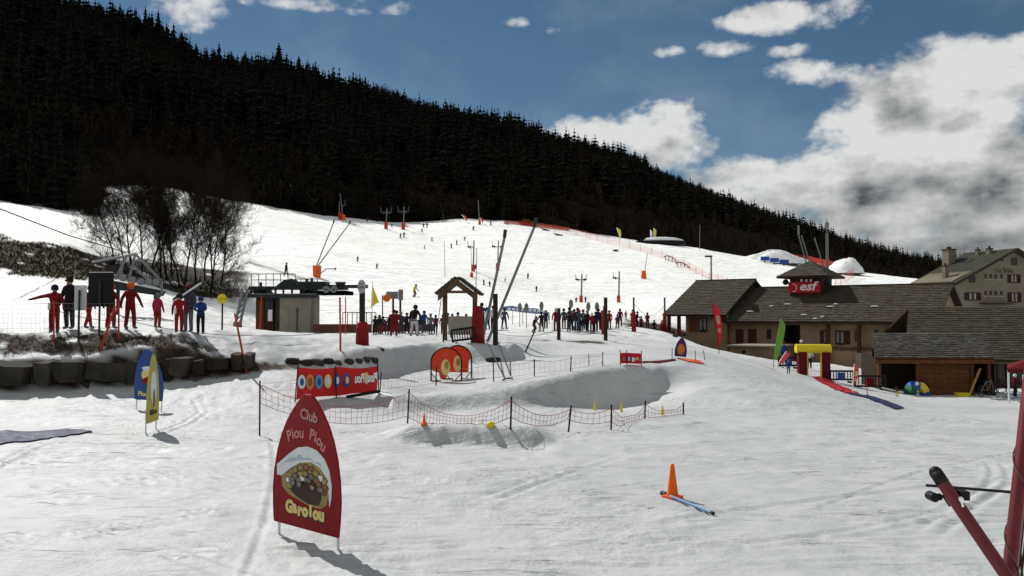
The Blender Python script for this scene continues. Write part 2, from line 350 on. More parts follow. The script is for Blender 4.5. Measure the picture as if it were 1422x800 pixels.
for k in range(34):      # wider ski grooves, most of them on the left
    x0 = rt2.choice((rt2.uniform(-9, -1), rt2.uniform(-9, 0), rt2.uniform(0, 9))); y0 = rt2.uniform(8.5, 20); ang = rt2.choice((rt2.gauss(.5, .2), rt2.gauss(.15, .15), rt2.gauss(-.2, .2))); cur = rt2.gauss(0, .02); ln = rt2.uniform(1.5, 4.5); dep = rt2.uniform(.018, .040)
    c, s = math.cos(ang), math.sin(ang); lx = (Xn - x0) * c + (Yn - y0) * s; ly = -(Xn - x0) * s + (Yn - y0) * c - cur * lx * lx; m = (np.abs(lx) < ln); fade_ = np.clip((ln - np.abs(lx)) / .9, 0, 1) * np.clip(.6 + 1.8 * fbm(lx / .6, ly * 0 + x0, 3, 90), .05, 1.3)
    for o in (0, .26): trk[:rows_near] += np.where(m, dep * fade_ * (.75 * np.exp(-((ly - o + .12) / .07) ** 2) - np.exp(-((ly - o) / .065) ** 2)), 0)
smooth_ledge = np.exp(-((GY - 17.6) / 1.6) ** 2) * sstep(GP, 520, 590) * (1 - sstep(GP, 740, 790)); rel = rel * (1 - .75 * smooth_ledge)
GZ = GZ + rel + trk * np.clip(1 - T1 - T2, 0, 1)

def G(x, y):
    """ground height at world (x, y)"""
    y = max(y, 2.3); px = 711 + F * x / y
    i = (px - pxs[0]) / (pxs[1] - pxs[0]); i = min(max(i, 0), NU - 1.001); i0 = int(i); fi = i - i0
    j0 = int(np.searchsorted(Ys, y)) - 1; j0 = min(max(j0, 0), NV - 2); fj = min(max((y - Ys[j0]) / (Ys[j0 + 1] - Ys[j0]), 0), 1)
    a = GZ[j0, i0] * (1 - fi) + GZ[j0, i0 + 1] * fi; b = GZ[j0 + 1, i0] * (1 - fi) + GZ[j0 + 1, i0 + 1] * fi
    return float(a * (1 - fj) + b * fj)
def on(px, py, y0=5.0, y1=420):
    """first point of the ground seen at photo pixel (px, py), from depth y0 on"""
    prev = None; Y = y0
    while Y < y1:
        p = P(px, py, Y); g = G(p.x, p.y)
        if p.z <= g:
            lo, hi = (prev or Y), Y
            for _ in range(18):
                mid = (lo + hi) / 2; p = P(px, py, mid)
                if p.z <= G(p.x, p.y): hi = mid
                else: lo = mid
            p = P(px, py, hi); return Vector((p.x, p.y, G(p.x, p.y)))
        prev = Y; Y *= 1.006
    # line of sight passes just over the crest: take the point where it comes closest
    best = min((P(px, py, Y).z - G(P(px, py, Y).x, Y), Y) for Y in np.geomspace(y0, 400, 300))[1]
    p = P(px, py, best); return Vector((p.x, p.y, G(p.x, p.y)))
def gp(px, Y):
    x = (px - 711) / F * Y; return Vector((x, Y, G(x, Y)))
def row_of(p): return 440 + (H - p[2]) * F / p[1]

# masks: bare soil, dry grass, and a depth ramp from grey near snow to pale far snow
nz = fbm(GX / 1.2, GY / .8, 4, 31); nz2 = fbm(GX / 4, GY / 4, 4, 33)
soil = np.clip(4 * T2 * (1 - T2) * 3, 0, 1) * (1 - sstep(GP + 40 * nz, 385, 425)) * sstep(nz, -.45, -.3)
m = (1 - sstep(GP, 250, 380)) * sstep(GY + .6 * nz, 26.95, 27.25) * (1 - sstep(GY + 1.5 * nz, 28.4, 29.0)); soil = np.maximum(soil, m * sstep(nz + .35 * vnoise(GX / .35, GY / .3, 3) + .22 * (1 - sstep(GP, 120, 330)), .06, .22))
top = np.interp(GP, [-600, 0, 130, 200, 350], [76, 76, 79, 88, 92]); bot = np.interp(GP, [-600, 0, 130, 200, 350], [62, 64, 67, 72, 78])
m = sstep(GY + 6 * nz2, bot - .8, bot + .8) * (1 - sstep(GY + 9 * nz2, top - 1.5, top + 1)) * (1 - sstep(GP + 60 * nz2, 325, 360))
soil = np.maximum(soil, m * sstep(nz + .6 * nz2, -.32, -.20)); grass = m * sstep(nz2, -.1, .15)
m = sstep(GP + 30 * nz, 862, 880) * (1 - sstep(GP, 1080, 1100)) * sstep(GY + 1.5 * nz, np.interp(GP, [860, 950, 1080], [61, 59, 53]), np.interp(GP, [860, 950, 1080], [61.5, 59.6, 53.6])) * (1 - sstep(GY, 74, 76))
soil = np.maximum(soil, m)
m = np.exp(-((GY - 43.9 + 1.2 * nz2) / .55) ** 4) * sstep(GP + 40 * nz, 725, 755) * (1 - sstep(GP + 30 * nz, 835, 850)); soil = np.maximum(soil, m * sstep(nz, -.22, -.1))
lin = np.exp(-(((GP - 345) * (420 - 362) / 190 + 364 - (440 + (H - GZ) * F / GY)) / 2.2) ** 2) * sstep(GP, 335, 350) * (1 - sstep(GP, 480, 540)) * sstep(GY, 80, 90); soil = np.maximum(soil, lin * sstep(nz, -.2, .1) * .8)
far_mask = sstep(GY + 14 * nz2, 30, 92)

me = bpy.data.meshes.new('snow_ground')
vs = np.stack([GX, GY, GZ], -1).reshape(-1, 3)
idx = np.arange(NU * NV).reshape(NV, NU)
qf = np.stack([idx[:-1, :-1], idx[:-1, 1:], idx[1:, 1:], idx[1:, :-1]], -1).reshape(-1, 4)
me.vertices.add(len(vs)); me.vertices.foreach_set('co', vs.ravel())
me.loops.add(qf.size); me.loops.foreach_set('vertex_index', qf.ravel())
me.polygons.add(len(qf)); me.polygons.foreach_set('loop_start', np.arange(0, qf.size, 4)); me.polygons.foreach_set('loop_total', np.full(len(qf), 4))
me.polygons.foreach_set('use_smooth', np.ones(len(qf), bool)); me.update(); me.validate()
for nm, arr in (('soil', soil), ('grass', grass), ('far_mask', far_mask)):
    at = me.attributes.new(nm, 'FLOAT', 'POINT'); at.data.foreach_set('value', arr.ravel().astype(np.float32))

def snow_material():
    m = bpy.data.materials.new('snow'); m.use_nodes = True; t = m.node_tree; b = t.nodes['Principled BSDF']
    def nd(k, **kw):
        n = t.nodes.new(k)
        for a, v in kw.items(): setattr(n, a, v)
        return n
    def lk(a, c): t.links.new(a, c)
    def ma(op, a, c):
        n = nd('ShaderNodeMath', operation=op)
        for i, x in enumerate((a, c)):
            if isinstance(x, (int, float)): n.inputs[i].default_value = x
            else: lk(x, n.inputs[i])
        return n.outputs[0]
    def mx(f, a, c, bt='MIX'):
        n = nd('ShaderNodeMix', data_type='RGBA', blend_type=bt)
        for i, x in ((0, f), (6, a), (7, c)):
            if isinstance(x, (int, float)): n.inputs[i].default_value = x
            elif isinstance(x, tuple): n.inputs[i].default_value = (*x, 1)
            else: lk(x, n.inputs[i])
        return n.outputs[2]
    tc = nd('ShaderNodeTexCoord'); geo = tc.outputs['Object']
    def noi(scale, det=5, rough=.6, stretch=(1, 1, 1), rot=0.0, dist=0):
        mp = nd('ShaderNodeMapping'); mp.inputs['Scale'].default_value = stretch; mp.inputs['Rotation'].default_value = (0, 0, rot); lk(geo, mp.inputs[0])
        n = nd('ShaderNodeTexNoise'); n.inputs['Scale'].default_value = scale; n.inputs['Detail'].default_value = det; n.inputs['Roughness'].default_value = rough; n.inputs['Distortion'].default_value = dist
        lk(mp.outputs[0], n.inputs['Vector']); return n.outputs['Fac']
    def mr(x, a, c, d=0., e=1.):
        n = nd('ShaderNodeMapRange'); lk(x, n.inputs[0])
        for i, v in enumerate((a, c, d, e)): n.inputs[i + 1].default_value = v
        return n.outputs[0]
    at = {k: nd('ShaderNodeAttribute', attribute_name=k).outputs['Fac'] for k in ('soil', 'grass', 'far_mask')}
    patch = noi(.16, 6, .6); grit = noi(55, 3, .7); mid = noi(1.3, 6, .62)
    near_snow = mx(mr(mid, .35, .68), (.34, .35, .35), (.42, .43, .425))            # near snow, greyer than the far snow, with grit
    near_snow = mx(mr(patch, .35, .65, 0, .35), near_snow, (.50, .505, .50))
    near_snow = mx(mr(grit, .60, .78, 0, .3), near_snow, (.26, .25, .23))
    near_snow = mx(mr(noi(1.5, 5, .6, (.45, 3.2, 1), .1, .4), .63, .70, 0, .75), near_snow, (.21, .21, .205))
    near_snow = mx(mr(noi(3.2, 5, .65, (.6, 2.2, 1), -.3, .3), .64, .70, 0, .7), near_snow, (.22, .22, .215))
    far_snow = mx(mr(noi(.06, 6, .65, (1, 2.2, 1)), .36, .66), (.84, .85, .83), (.95, .95, .91))
    far_snow = mx(mr(noi(.02, 5, .6, (1, 1.6, 1)), .5, .68, 0, .45), far_snow, (.87, .84, .72))   # yellowish, melting
    c = mx(at['far_mask'], near_snow, far_snow)
    earth = mx(mr(noi(2.2, 6, .7), .35, .65), (.016, .011, .008), (.065, .042, .026))
    gr = mx(mr(noi(3.5, 5, .7), .3, .7), (.018, .019, .009), (.06, .054, .022))
    earth = mx(at['grass'], earth, gr)
    c = mx(at['soil'], c, earth); lk(c, b.inputs['Base Color'])
    lk(mr(at['soil'], 0, 1, .62, .95), b.inputs['Roughness']); b.inputs['Specular IOR Level'].default_value = .2
    # fine relief: wind scallops, scratches from skis, crumbs
    s1 = noi(1.8, 5, .6, (.42, 2.4, 1), .14, .9); s2 = noi(2.2, 5, .6, (.32, 2.6, 1), -.42, .8); cr = noi(9, 6, .62); lump = noi(2.6, 5, .55)
    h = ma('ADD', ma('MULTIPLY', mr(s1, .62, .68), -.055), ma('MULTIPLY', mr(s2, .63, .69), -.050))
    s3 = noi(5.0, 4, .55, (.22, 2.8, 1), .30, .6); h = ma('ADD', h, ma('MULTIPLY', mr(s3, .60, .68), -.016))
    h = ma('MULTIPLY', h, mr(noi(.22, 4, .6), .42, .60))
    h = ma('ADD', h, ma('ADD', ma('MULTIPLY', cr, .030), ma('MULTIPLY', lump, .07)))
    h = ma('MULTIPLY', h, mr(noi(.14, 5, .62), .40, .62, .12, 1.25))
    big = ma('ADD', ma('MULTIPLY', noi(.25, 6, .65, (1, 2, 1)), 1.3), ma('MULTIPLY', mr(noi(.5, 4, .6, (.22, 1.6, 1), .5, .4), .56, .68), -.30))
    h2 = nd('ShaderNodeMix', data_type='FLOAT'); lk(at['far_mask'], h2.inputs[0]); lk(h, h2.inputs[2]); lk(ma('ADD', big, h), h2.inputs[3])
    bp = nd('ShaderNodeBump'); bp.inputs['Strength'].default_value = .85; bp.inputs['Distance'].default_value = 1.0
    lk(h2.outputs[0], bp.inputs['Height']); lk(bp.outputs[0], b.inputs['Normal'])
    return m
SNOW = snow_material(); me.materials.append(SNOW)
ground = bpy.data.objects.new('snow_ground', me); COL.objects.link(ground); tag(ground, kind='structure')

# wide snow sheet below and behind: the valley floor goes on in every direction
mb = MB(); n = 24
xs = np.linspace(-1500, 1500, n); ys = np.linspace(-1500, 1600, n)
mb.add([(x, y, -3.2) for y in ys for x in xs], [(j * n + i, j * n + i + 1, (j + 1) * n + i + 1, (j + 1) * n + i) for j in range(n - 1) for i in range(n - 1)])
tag(mb.build('valley_floor', mat('valley_snow', (.80, .81, .81), .8, .08, .05)), kind='structure')  # unseen snow made brighter to bounce fill light onto shaded banks
mb = MB(); mb.add([(-60, 2.22, .0), (60, 2.22, .0), (60, -80, 0), (-60, -80, 0)], [(0, 3, 2, 1)])
tag(mb.build('snow_terrace', MATS['valley_snow']), kind='structure')
# ------------------------------------------------------------------ wooded hillside
RIDGE = [(-500, -300), (-200, -130), (0, -32), (60, 10), (110, 22), (150, 36), (215, 68), (280, 92), (330, 97), (390, 98), (470, 124), (560, 140), (650, 166), (760, 194), (870, 222), (960, 256), (1050, 290), (1150, 324), (1250, 352), (1310, 363), (1422, 372), (1900, 385)]
RDEP = [(-500, 420), (0, 520), (300, 600), (600, 760), (900, 950), (1200, 1250), (1422, 1400), (1900, 1500)]
BASE = [(-500, 150), (0, 178), (90, 195), (125, 230), (160, 240), (250, 258), (330, 270), (440, 262), (560, 305), (740, 306), (940, 296), (1000, 305), (1100, 316), (1260, 338), (1422, 340), (1900, 340)]
ia = lambda tab, x: np.interp(x, [a for a, _ in tab], [b for _, b in tab])
HU, HV = 150, 70
hp = np.linspace(-420, 1850, HU); tt = np.linspace(0, 1.25, HV)
yb = ia(BASE, hp); yr = ia(RDEP, hp); zr = H - (ia(RIDGE, hp) + np.interp(hp, [0, 250, 400, 1300], [0, 2, 8, 9]) - 440) * yr / F
zb = np.array([G((p - 711) / F * y, y) for p, y in zip(hp, yb)]) - .6
HT, _ = np.meshgrid(tt, hp, indexing='ij')
HY = yb + (yr - yb) * HT; HX = (hp - 711) / F * HY
prof = np.where(HT <= 1, HT ** .92, 1 - (HT - 1) * 1.6)
HZ = zb + (zr - zb) * prof + 14 * fbm(HX / 90, HY / 90, 4, 51) * np.sin(np.clip(HT, 0, 1) * math.pi)
mb = MB(); mb.add(np.stack([HX, HY, HZ], -1).reshape(-1, 3).tolist(), [(j * HU + i, j * HU + i + 1, (j + 1) * HU + i + 1, (j + 1) * HU + i) for j in range(HV - 1) for i in range(HU - 1)])
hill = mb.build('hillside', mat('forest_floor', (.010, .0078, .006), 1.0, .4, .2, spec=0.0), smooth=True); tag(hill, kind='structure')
def hillp(px, t):
    i = (px - hp[0]) / (hp[1] - hp[0]); i0 = int(min(max(i, 0), HU - 2)); fi = i - i0
    j = t / (tt[1] - tt[0]); j0 = int(min(max(j, 0), HV - 2)); fj = j - j0
    def b(A): return (A[j0, i0] * (1 - fi) + A[j0, i0 + 1] * fi) * (1 - fj) + (A[j0 + 1, i0] * (1 - fi) + A[j0 + 1, i0 + 1] * fi) * fj
    return b(HX), b(HY), b(HZ)

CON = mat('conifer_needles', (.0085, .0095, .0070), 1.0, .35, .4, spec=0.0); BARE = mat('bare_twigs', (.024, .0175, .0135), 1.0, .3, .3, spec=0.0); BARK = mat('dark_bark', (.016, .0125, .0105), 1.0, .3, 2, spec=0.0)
def conifer_geo(rng, layers, spikes, slim=1.0):
    """unit-height conifer: returns (verts, tris) of crown and trunk apart"""
    v = []; f = []
    for i in range(layers):
        t = i / (layers - 1); z = .12 + .84 * t; r = (.20 * (1 - t) ** .8 + .014) * slim * rng.uniform(.62, 1.25)
        a0 = rng.uniform(0, 6.3)
        for k in range(spikes):
            a = a0 + 6.283 * k / spikes + rng.uniform(-.3, .3); rr = r * rng.uniform(.6, 1.25); c, s = math.cos(a), math.sin(a); w = rr * .42 + .004
            o = len(v); dz = .05 + .05 * (1 - t)
            v += [(0, 0, z + dz * .9), (c * rr * .55 - s * w, s * rr * .55 + c * w, z - dz * .25), (c * rr, s * rr, z - dz * rng.uniform(.3, .9)), (c * rr * .55 + s * w, s * rr * .55 - c * w, z - dz * .25)]
            f += [(o, o + 1, o + 2), (o, o + 2, o + 3)]
    o = len(v); v += [(.012, 0, .9), (-.008, .01, .9), (-.008, -.01, .9), (0, 0, 1.0)]; f += [(o, o + 1, o + 3), (o + 1, o + 2, o + 3), (o + 2, o, o + 3)]
    tv = []; tf = []
    for k in range(5): a = 1.2566 * k; tv += [(.018 * math.cos(a), .018 * math.sin(a), -.04), (.004 * math.cos(a), .004 * math.sin(a), .9)]
    for k in range(5): a, b = 2 * k, 2 * ((k + 1) % 5); tf += [(a, b, b + 1), (a, b + 1, a + 1)]
    return v, f, tv, tf
def bare_geo(rng, n, wid=.010):
    v = []; f = []
    for k in range(n):
        t = rng.random(); z0 = .22 + .58 * t; a = rng.uniform(0, 6.3); L_ = rng.uniform(.14, .34) * (1 - .4 * t); e = rng.uniform(.5, 1.25)
        c, s = math.cos(a), math.sin(a); b0 = rng.uniform(0, .16); p = (c * b0, s * b0, z0); q = (c * (b0 + L_ * math.cos(e)), s * (b0 + L_ * math.cos(e)), min(1.02, z0 + L_ * math.sin(e)))
        w = wid * rng.uniform(.6, 1.5); o = len(v)
        v += [(p[0] - s * w, p[1] + c * w, p[2]), (p[0] + s * w, p[1] - c * w, p[2]), (q[0], q[1], q[2])]; f.append((o, o + 1, o + 2))
        o = len(v); v += [(p[0], p[1], p[2] - w), (p[0] + c * w, p[1] + s * w, p[2] + w), (q[0], q[1], q[2])]; f.append((o, o + 1, o + 2))
    tv = []; tf = []
    for st in range(2):
        ox = rng.uniform(-.03, .03)
        for k in range(4): a = 1.5708 * k; o = len(tv); tv += [(ox * .2 + .016 * math.cos(a), .016 * math.sin(a), -.04), (ox * 2 + .003 * math.cos(a), .003 * math.sin(a), .74)]
        b0 = len(tv) - 8
        for k in range(4): a, b = b0 + 2 * k, b0 + 2 * ((k + 1) % 4); tf += [(a, b, b + 1), (a, b + 1, a + 1)]
    return v, f, tv, tf
rf = random.Random(11)
lowC = [conifer_geo(rf, 8, 5, rf.uniform(.9, 1.6)) for _ in range(9)]
lowB = [bare_geo(rf, 40, .013) for _ in range(6)]
allv = []; allf = []; allm = []; off = 0
pts = []
for k in range(60000):
    if len(pts) >= 13500: break
    px = rf.uniform(-330, 1560); t = rf.random() ** .8
    x, y, z = hillp(px, t * .992)
    if rf.random() > (y / 1100) ** .9 + .12: continue
    pts.append((x, y, z, px, t))
edge = np.linspace(-300, 1500, 420)       # a close front row along the wood's lower edge
for px in edge:
    for r_ in range(2):
        t = rf.uniform(0.004, .05); x, y, z = hillp(px + rf.uniform(-4, 4), t); pts.append((x, y, z, px, t))
for k in range(90):                      # trees coming down beside the snow shoulder
    px = rf.uniform(20, 136); Y_ = rf.uniform(176, 226) if px > 95 else rf.uniform(176, 200); b = gp(px, Y_); pts.append((b.x, b.y, b.z, px, .05))
for (x, y, z, px, t) in pts:
    g = float(fbm(np.array([x / 60.]), np.array([y / 60.]), 3, 71)[0])
    con = rf.random() < np.clip(.62 + 1.6 * g - (.35 if px > 760 else 0) - (.45 if t < .12 else 0) + (.15 if t > .7 and px < 440 else 0) - (.35 if t > .8 and px >= 440 else 0), .04, .96)
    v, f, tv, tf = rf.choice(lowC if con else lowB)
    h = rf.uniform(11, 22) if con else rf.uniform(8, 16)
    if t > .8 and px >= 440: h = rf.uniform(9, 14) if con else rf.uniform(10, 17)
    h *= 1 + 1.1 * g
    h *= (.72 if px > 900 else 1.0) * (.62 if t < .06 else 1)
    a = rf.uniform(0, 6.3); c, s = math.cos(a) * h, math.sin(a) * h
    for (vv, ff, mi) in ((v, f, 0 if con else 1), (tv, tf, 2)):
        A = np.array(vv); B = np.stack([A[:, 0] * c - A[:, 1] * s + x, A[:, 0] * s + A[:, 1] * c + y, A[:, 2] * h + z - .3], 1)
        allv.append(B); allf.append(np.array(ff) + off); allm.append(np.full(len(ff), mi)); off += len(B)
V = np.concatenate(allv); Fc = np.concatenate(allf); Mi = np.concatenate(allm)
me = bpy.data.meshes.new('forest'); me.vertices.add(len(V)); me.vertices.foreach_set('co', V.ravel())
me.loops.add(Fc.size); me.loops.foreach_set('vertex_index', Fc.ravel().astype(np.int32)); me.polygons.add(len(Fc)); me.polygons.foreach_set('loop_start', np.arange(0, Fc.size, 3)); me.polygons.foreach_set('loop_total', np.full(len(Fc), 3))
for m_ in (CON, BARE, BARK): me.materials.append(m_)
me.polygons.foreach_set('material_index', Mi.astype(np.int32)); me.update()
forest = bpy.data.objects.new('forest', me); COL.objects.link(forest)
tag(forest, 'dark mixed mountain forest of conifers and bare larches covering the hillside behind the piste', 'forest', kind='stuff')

# trees that stand out one by one along the skyline
def tree_proto(kind, rng):
    if kind == 'c': v, f, tv, tf = conifer_geo(rng, 13, 8, rng.uniform(.75, 1.25))
    else: v, f, tv, tf = bare_geo(rng, 190, .0095)
    a = bpy.data.meshes.new('crown'); a.from_pydata(v, [], f); a.materials.append(CON if kind == 'c' else BARE)
    b = bpy.data.meshes.new('trunk'); b.from_pydata(tv, [], tf); b.materials.append(BARK); return a, b
protoC = [tree_proto('c', rf) for _ in range(7)]; protoB = [tree_proto('b', rf) for _ in range(5)]
def skyline_tree(px, t, kind, h):
    x, y, z = hillp(px, t); a, b = rf.choice(protoC if kind == 'c' else protoB)
    r = empty('conifer_tree' if kind == 'c' else 'bare_tree', (x, y, z - .35), rf.uniform(0, 6.3)); r.scale = (h * rf.uniform(.85, 1.1), h * rf.uniform(.85, 1.1), h)
    if kind == 'c': tag(r, 'dark conifer silhouetted on the wooded skyline', 'tree', 'conifers along the skyline')
    else: tag(r, 'leafless tree silhouetted on the wooded skyline', 'tree', 'bare trees along the skyline')
    for nm, me_ in (('crown', a), ('trunk', b)):
        o = bpy.data.objects.new(nm, me_); COL.objects.link(o); o.parent = r
for (px, h) in ((150, 17), (164, 15), (196, 25), (205, 22), (214, 25), (228, 17), (236, 21), (248, 18), (268, 16), (283, 15), (300, 19), (318, 15), (338, 16), (352, 15), (366, 13), (384, 23), (395, 18), (412, 19), (425, 14), (300, 14), (336, 14)):
    skyline_tree(px, rf.uniform(.985, 1.005), 'c', h * 1.22)
px = 66
while px < 1330:
    px += rf.uniform(3, 15) * (1 if px < 600 else .8)
    kind = 'c' if rf.random() < (.50 if px < 430 else .22) else 'b'
    skyline_tree(px, rf.uniform(.97, 1.005), kind, (rf.uniform(8, 18) if px < 600 else rf.uniform(9, 20)) * (1 if kind == 'c' else .95))
# ------------------------------------------------------------------ buildings
class Fr:
    """plan frame: a along w (to the right), b along d (away), z up"""
    def __init__(s, o, ang):
        s.o = Vector((o[0], o[1], 0)); s.w = Vector((math.cos(ang), -math.sin(ang), 0)); s.d = Vector((math.sin(ang), math.cos(ang), 0))
        s.rot = Matrix.Rotation(-ang, 3, 'Z')
    def p(s, a, b, z): return s.o + s.w * a + s.d * b + Vector((0, 0, z))
    def hit(s, px, py, b):
        """(a, z) where the ray of a photo pixel meets the vertical plane at offset b"""
        r = P(px, py, 10) - Vector((0, 0, H)); k = (s.o + s.d * b - Vector((0, 0, H))).dot(s.d) / r.dot(s.d)
        q = Vector((0, 0, H)) + r * k; return (q - s.o).dot(s.w), q.z
    def box(s, mb, a0, a1, b0, b1, z0, z1, m=None): return mb.box(s.p((a0 + a1) / 2, (b0 + b1) / 2, (z0 + z1) / 2), (abs(a1 - a0), abs(b1 - b0), abs(z1 - z0)), m, s.rot)

STUC = mat('tan_render', (.23, .162, .10), .92, .18, 1.2, bump=.25, bscale=30); STUC2 = mat('beige_render', (.15, .13, .098), .92, .14, .6, bump=.2, bscale=20)
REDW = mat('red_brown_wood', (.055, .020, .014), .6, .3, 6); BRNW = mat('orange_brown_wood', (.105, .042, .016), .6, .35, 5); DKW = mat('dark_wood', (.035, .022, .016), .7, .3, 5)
SH = [mat('shingle_%s' % n_, c, .85, .25, 9, bump=.3, bscale=40) for n_, c in (('brown', (.056, .046, .032)), ('grey', (.060, .051, .038)), ('dark', (.047, .038, .027)), ('pale', (.070, .060, .045)))]
GLS = mat('window_glass', (.02, .025, .03), .08, spec=.35); WHITE = mat('white_paint', (.75, .75, .74), .5); DARK = mat('black_void', (.008, .007, .006), .9)
CONC = mat('concrete', (.24, .215, .175), .9, .22, 1.5, bump=.2, bscale=25); GREYM = mat('grey_metal', (.16, .165, .165), .5, .15, 3, metal=.5); BLACK = mat('black_paint', (.012, .012, .013), .5)
ROOFG = mat('green_grey_sheet', (.048, .051, .036), .9, .22, .8, bump=.15, bscale=8)

def shingles(parent, A, B, D, rows, wmin=.22, wmax=.5, th=.035, name='shingles', top=1.0):
    """roof covering of lapped wooden shingles on the slope A (eave left), B (eave right), D (ridge left)"""
    A, B, D = Vector(A), Vector(B), Vector(D); e = (B - A); L_ = e.length; e.normalize(); u = (D - A); S_ = u.length; u.normalize(); n = e.cross(u).normalized()
    rg = random.Random(int(abs(A.x * 97 + A.z * 31)) + rows); mb = MB()
    for r in range(rows):
        s0 = S_ * r / rows - .02; s1 = S_ * (r + 1) / rows + .06; x = -rg.uniform(0, .2)
        while x < L_:
            w = rg.uniform(wmin, wmax); x0 = max(0, x); x1 = min(L_, x + w - .012)
            if x1 - x0 > .03:
                t = th * rg.uniform(.7, 1.5); dz = rg.uniform(-.03, .03)
                q = [A + e * x0 + u * (s0 + dz) + n * .012, A + e * x1 + u * (s0 + dz) + n * .012, A + e * x1 + u * s1 + n * .005, A + e * x0 + u * s1 + n * .005]
                o = [q[0] + n * t, q[1] + n * t, q[2] + n * .004, q[3] + n * .004]
                mb.add(q + o, [(4, 5, 6, 7), (0, 1, 5, 4), (1, 2, 6, 5), (3, 0, 4, 7)], rg.choices(SH, (5, 3, 3, 1))[0])
            x += w
    o = mb.build(name, parent=parent); o['kind'] = 'stuff'; return o
def slab(mb, pts, th, m=None):
    n = (Vector(pts[1]) - Vector(pts[0])).cross(Vector(pts[2]) - Vector(pts[1])).normalized()
    if n.z < 0: n = -n
    return mb.prism(pts, -n * th, m)
def window(fr, b, px0, px1, py0, py1, parent, fm=None, curtain=None, mull=1, proud=.05, name='window', shut=None):
    a0, z1 = fr.hit(px0, py0, b); a1, _ = fr.hit(px1, py0, b); z0 = fr.hit((px0 + px1) / 2, py1, b)[1]
    if a1 < a0: a0, a1 = a1, a0
    fm = fm or REDW; t = min(.09, (a1 - a0) * .14); mb = MB()
    fr.box(mb, a0, a0 + t, b - proud, b + .02, z0, z1); fr.box(mb, a1 - t, a1, b - proud, b + .02, z0, z1)
    fr.box(mb, a0 + t, a1 - t, b - proud, b + .02, z1 - t, z1); fr.box(mb, a0 + t, a1 - t, b - proud - .03, b + .02, z0 - .04, z0 + t)
    for k in range(mull):
        c = a0 + (a1 - a0) * (k + 1) / (mull + 1); fr.box(mb, c - t * .35, c + t * .35, b - proud * .8, b + .01, z0 + t, z1 - t)
    o = mb.build(name, fm, parent)
    g = MB(); fr.box(g, a0 + t, a1 - t, b - .022, b - .010, z0 + t, z1 - t); g.build('pane', GLS, o)
    if curtain:
        w = (a1 - a0 - 2 * t) * .3
        for c0, c1 in ((a0 + t + .02, a0 + t + w), (a1 - t - w, a1 - t - .02)): g = MB(); fr.box(g, c0, c1, b - .030, b - .024, z0 + t + .02, z1 - t - .02); g.build('curtain', mat('curtain_cloth', (.22, .22, .21), .8), o)
    if shut:
        for side in shut:
            w = (a1 - a0) * .55; s0, s1 = (a0 - w - .02, a0 - .02) if side == 'l' else (a1 + .02, a1 + w + .02); g = MB()
            k = 5
            for i in range(k): fr.box(g, s0 + (s1 - s0) * i / k + .01, s0 + (s1 - s0) * (i + 1) / k - .01, b - .05, b - .02, z0, z1)
            fr.box(g, s0 + .01, s1 - .01, b - .065, b - .05, z0 + .12, z0 + .2); fr.box(g, s0 + .01, s1 - .01, b - .065, b - .05, z1 - .2, z1 - .12); g.build('shutter', REDW if b > .6 else mat('dark_shutter', (.035, .018, .013), .8), parent)
    return o

# ---- ski school building
E = Fr((28.95, 58), R(37)); ES = .43; EZ = 2.2
esf = empty('ski_school_building', E.p(-9, 6, -1.6), 0); esf.location = (0, 0, 0)
tag(esf, 'long tan building with brown shingle roof and red esf sign on its turret', 'building')
def eave_z(b): return EZ + ES * b
BW = .8
def wall(name, fr, a0, a1, b0, b1, z0, z1, m, parent): mb = MB(); fr.box(mb, a0, a1, b0, b1, z0, z1); return mb.build(name, m, parent)
aL, aR = -15.2, -.5
dA0, dz1 = E.hit(1084, 451, BW); dA1, _ = E.hit(1111, 451, BW); zb_ = -2.6
wt = eave_z(BW) - .14
wall('wall', E, aL, dA0, BW, BW + .35, zb_, wt, STUC, esf); wall('wall', E, dA1, aR, BW, BW + .35, zb_, wt, STUC, esf); wall('wall', E, dA0, dA1, BW, BW + .35, dz1, wt, STUC, esf)
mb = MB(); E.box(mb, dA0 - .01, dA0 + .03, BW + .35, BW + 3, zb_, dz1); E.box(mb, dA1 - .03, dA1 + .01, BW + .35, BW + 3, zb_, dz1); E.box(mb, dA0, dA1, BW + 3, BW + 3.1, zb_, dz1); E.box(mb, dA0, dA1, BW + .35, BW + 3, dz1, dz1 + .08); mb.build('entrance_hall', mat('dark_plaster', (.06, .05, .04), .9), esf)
# side and back walls with gable
mb = MB(); mb.prism([E.p(aR - .35, BW, zb_), E.p(aR - .35, 12.2, zb_), E.p(aR - .35, 12.2, wt), E.p(aR - .35, 6.5, eave_z(6.5) - .14), E.p(aR - .35, BW, wt)], E.w * .34); mb.build('gable_wall', STUC, esf)
wall('wall', E, -19.9, aR - .36, 11.9, 12.2, zb_, wt, STUC, esf)
rf_ = MB(); slab(rf_, [E.p(-15.3, 0, EZ), E.p(0, 0, EZ), E.p(0, 6.5, eave_z(6.5)), E.p(-15.3, 6.5, eave_z(6.5))], .14); slab(rf_, [E.p(-20.4, 6.51, eave_z(6.5)), E.p(0, 6.51, eave_z(6.5)), E.p(0, 13, EZ), E.p(-20.4, 13, EZ)], .14)
roof = rf_.build('roof', DKW, esf)
shingles(roof, E.p(-15.3, -.03, EZ), E.p(.02, -.03, EZ), E.p(-15.3, 6.5, eave_z(6.5) + .01), 22)
mb = MB(); E.box(mb, -15.3, 0.02, 6.38, 6.62, eave_z(6.5) + .0, eave_z(6.5) + .1); mb.build('ridge_board', SH[2], roof)
mb = MB(); E.box(mb, -15.1, -.02, -.06, .0, EZ - .2, EZ - .02); mb.build('eave_board', DKW, roof)
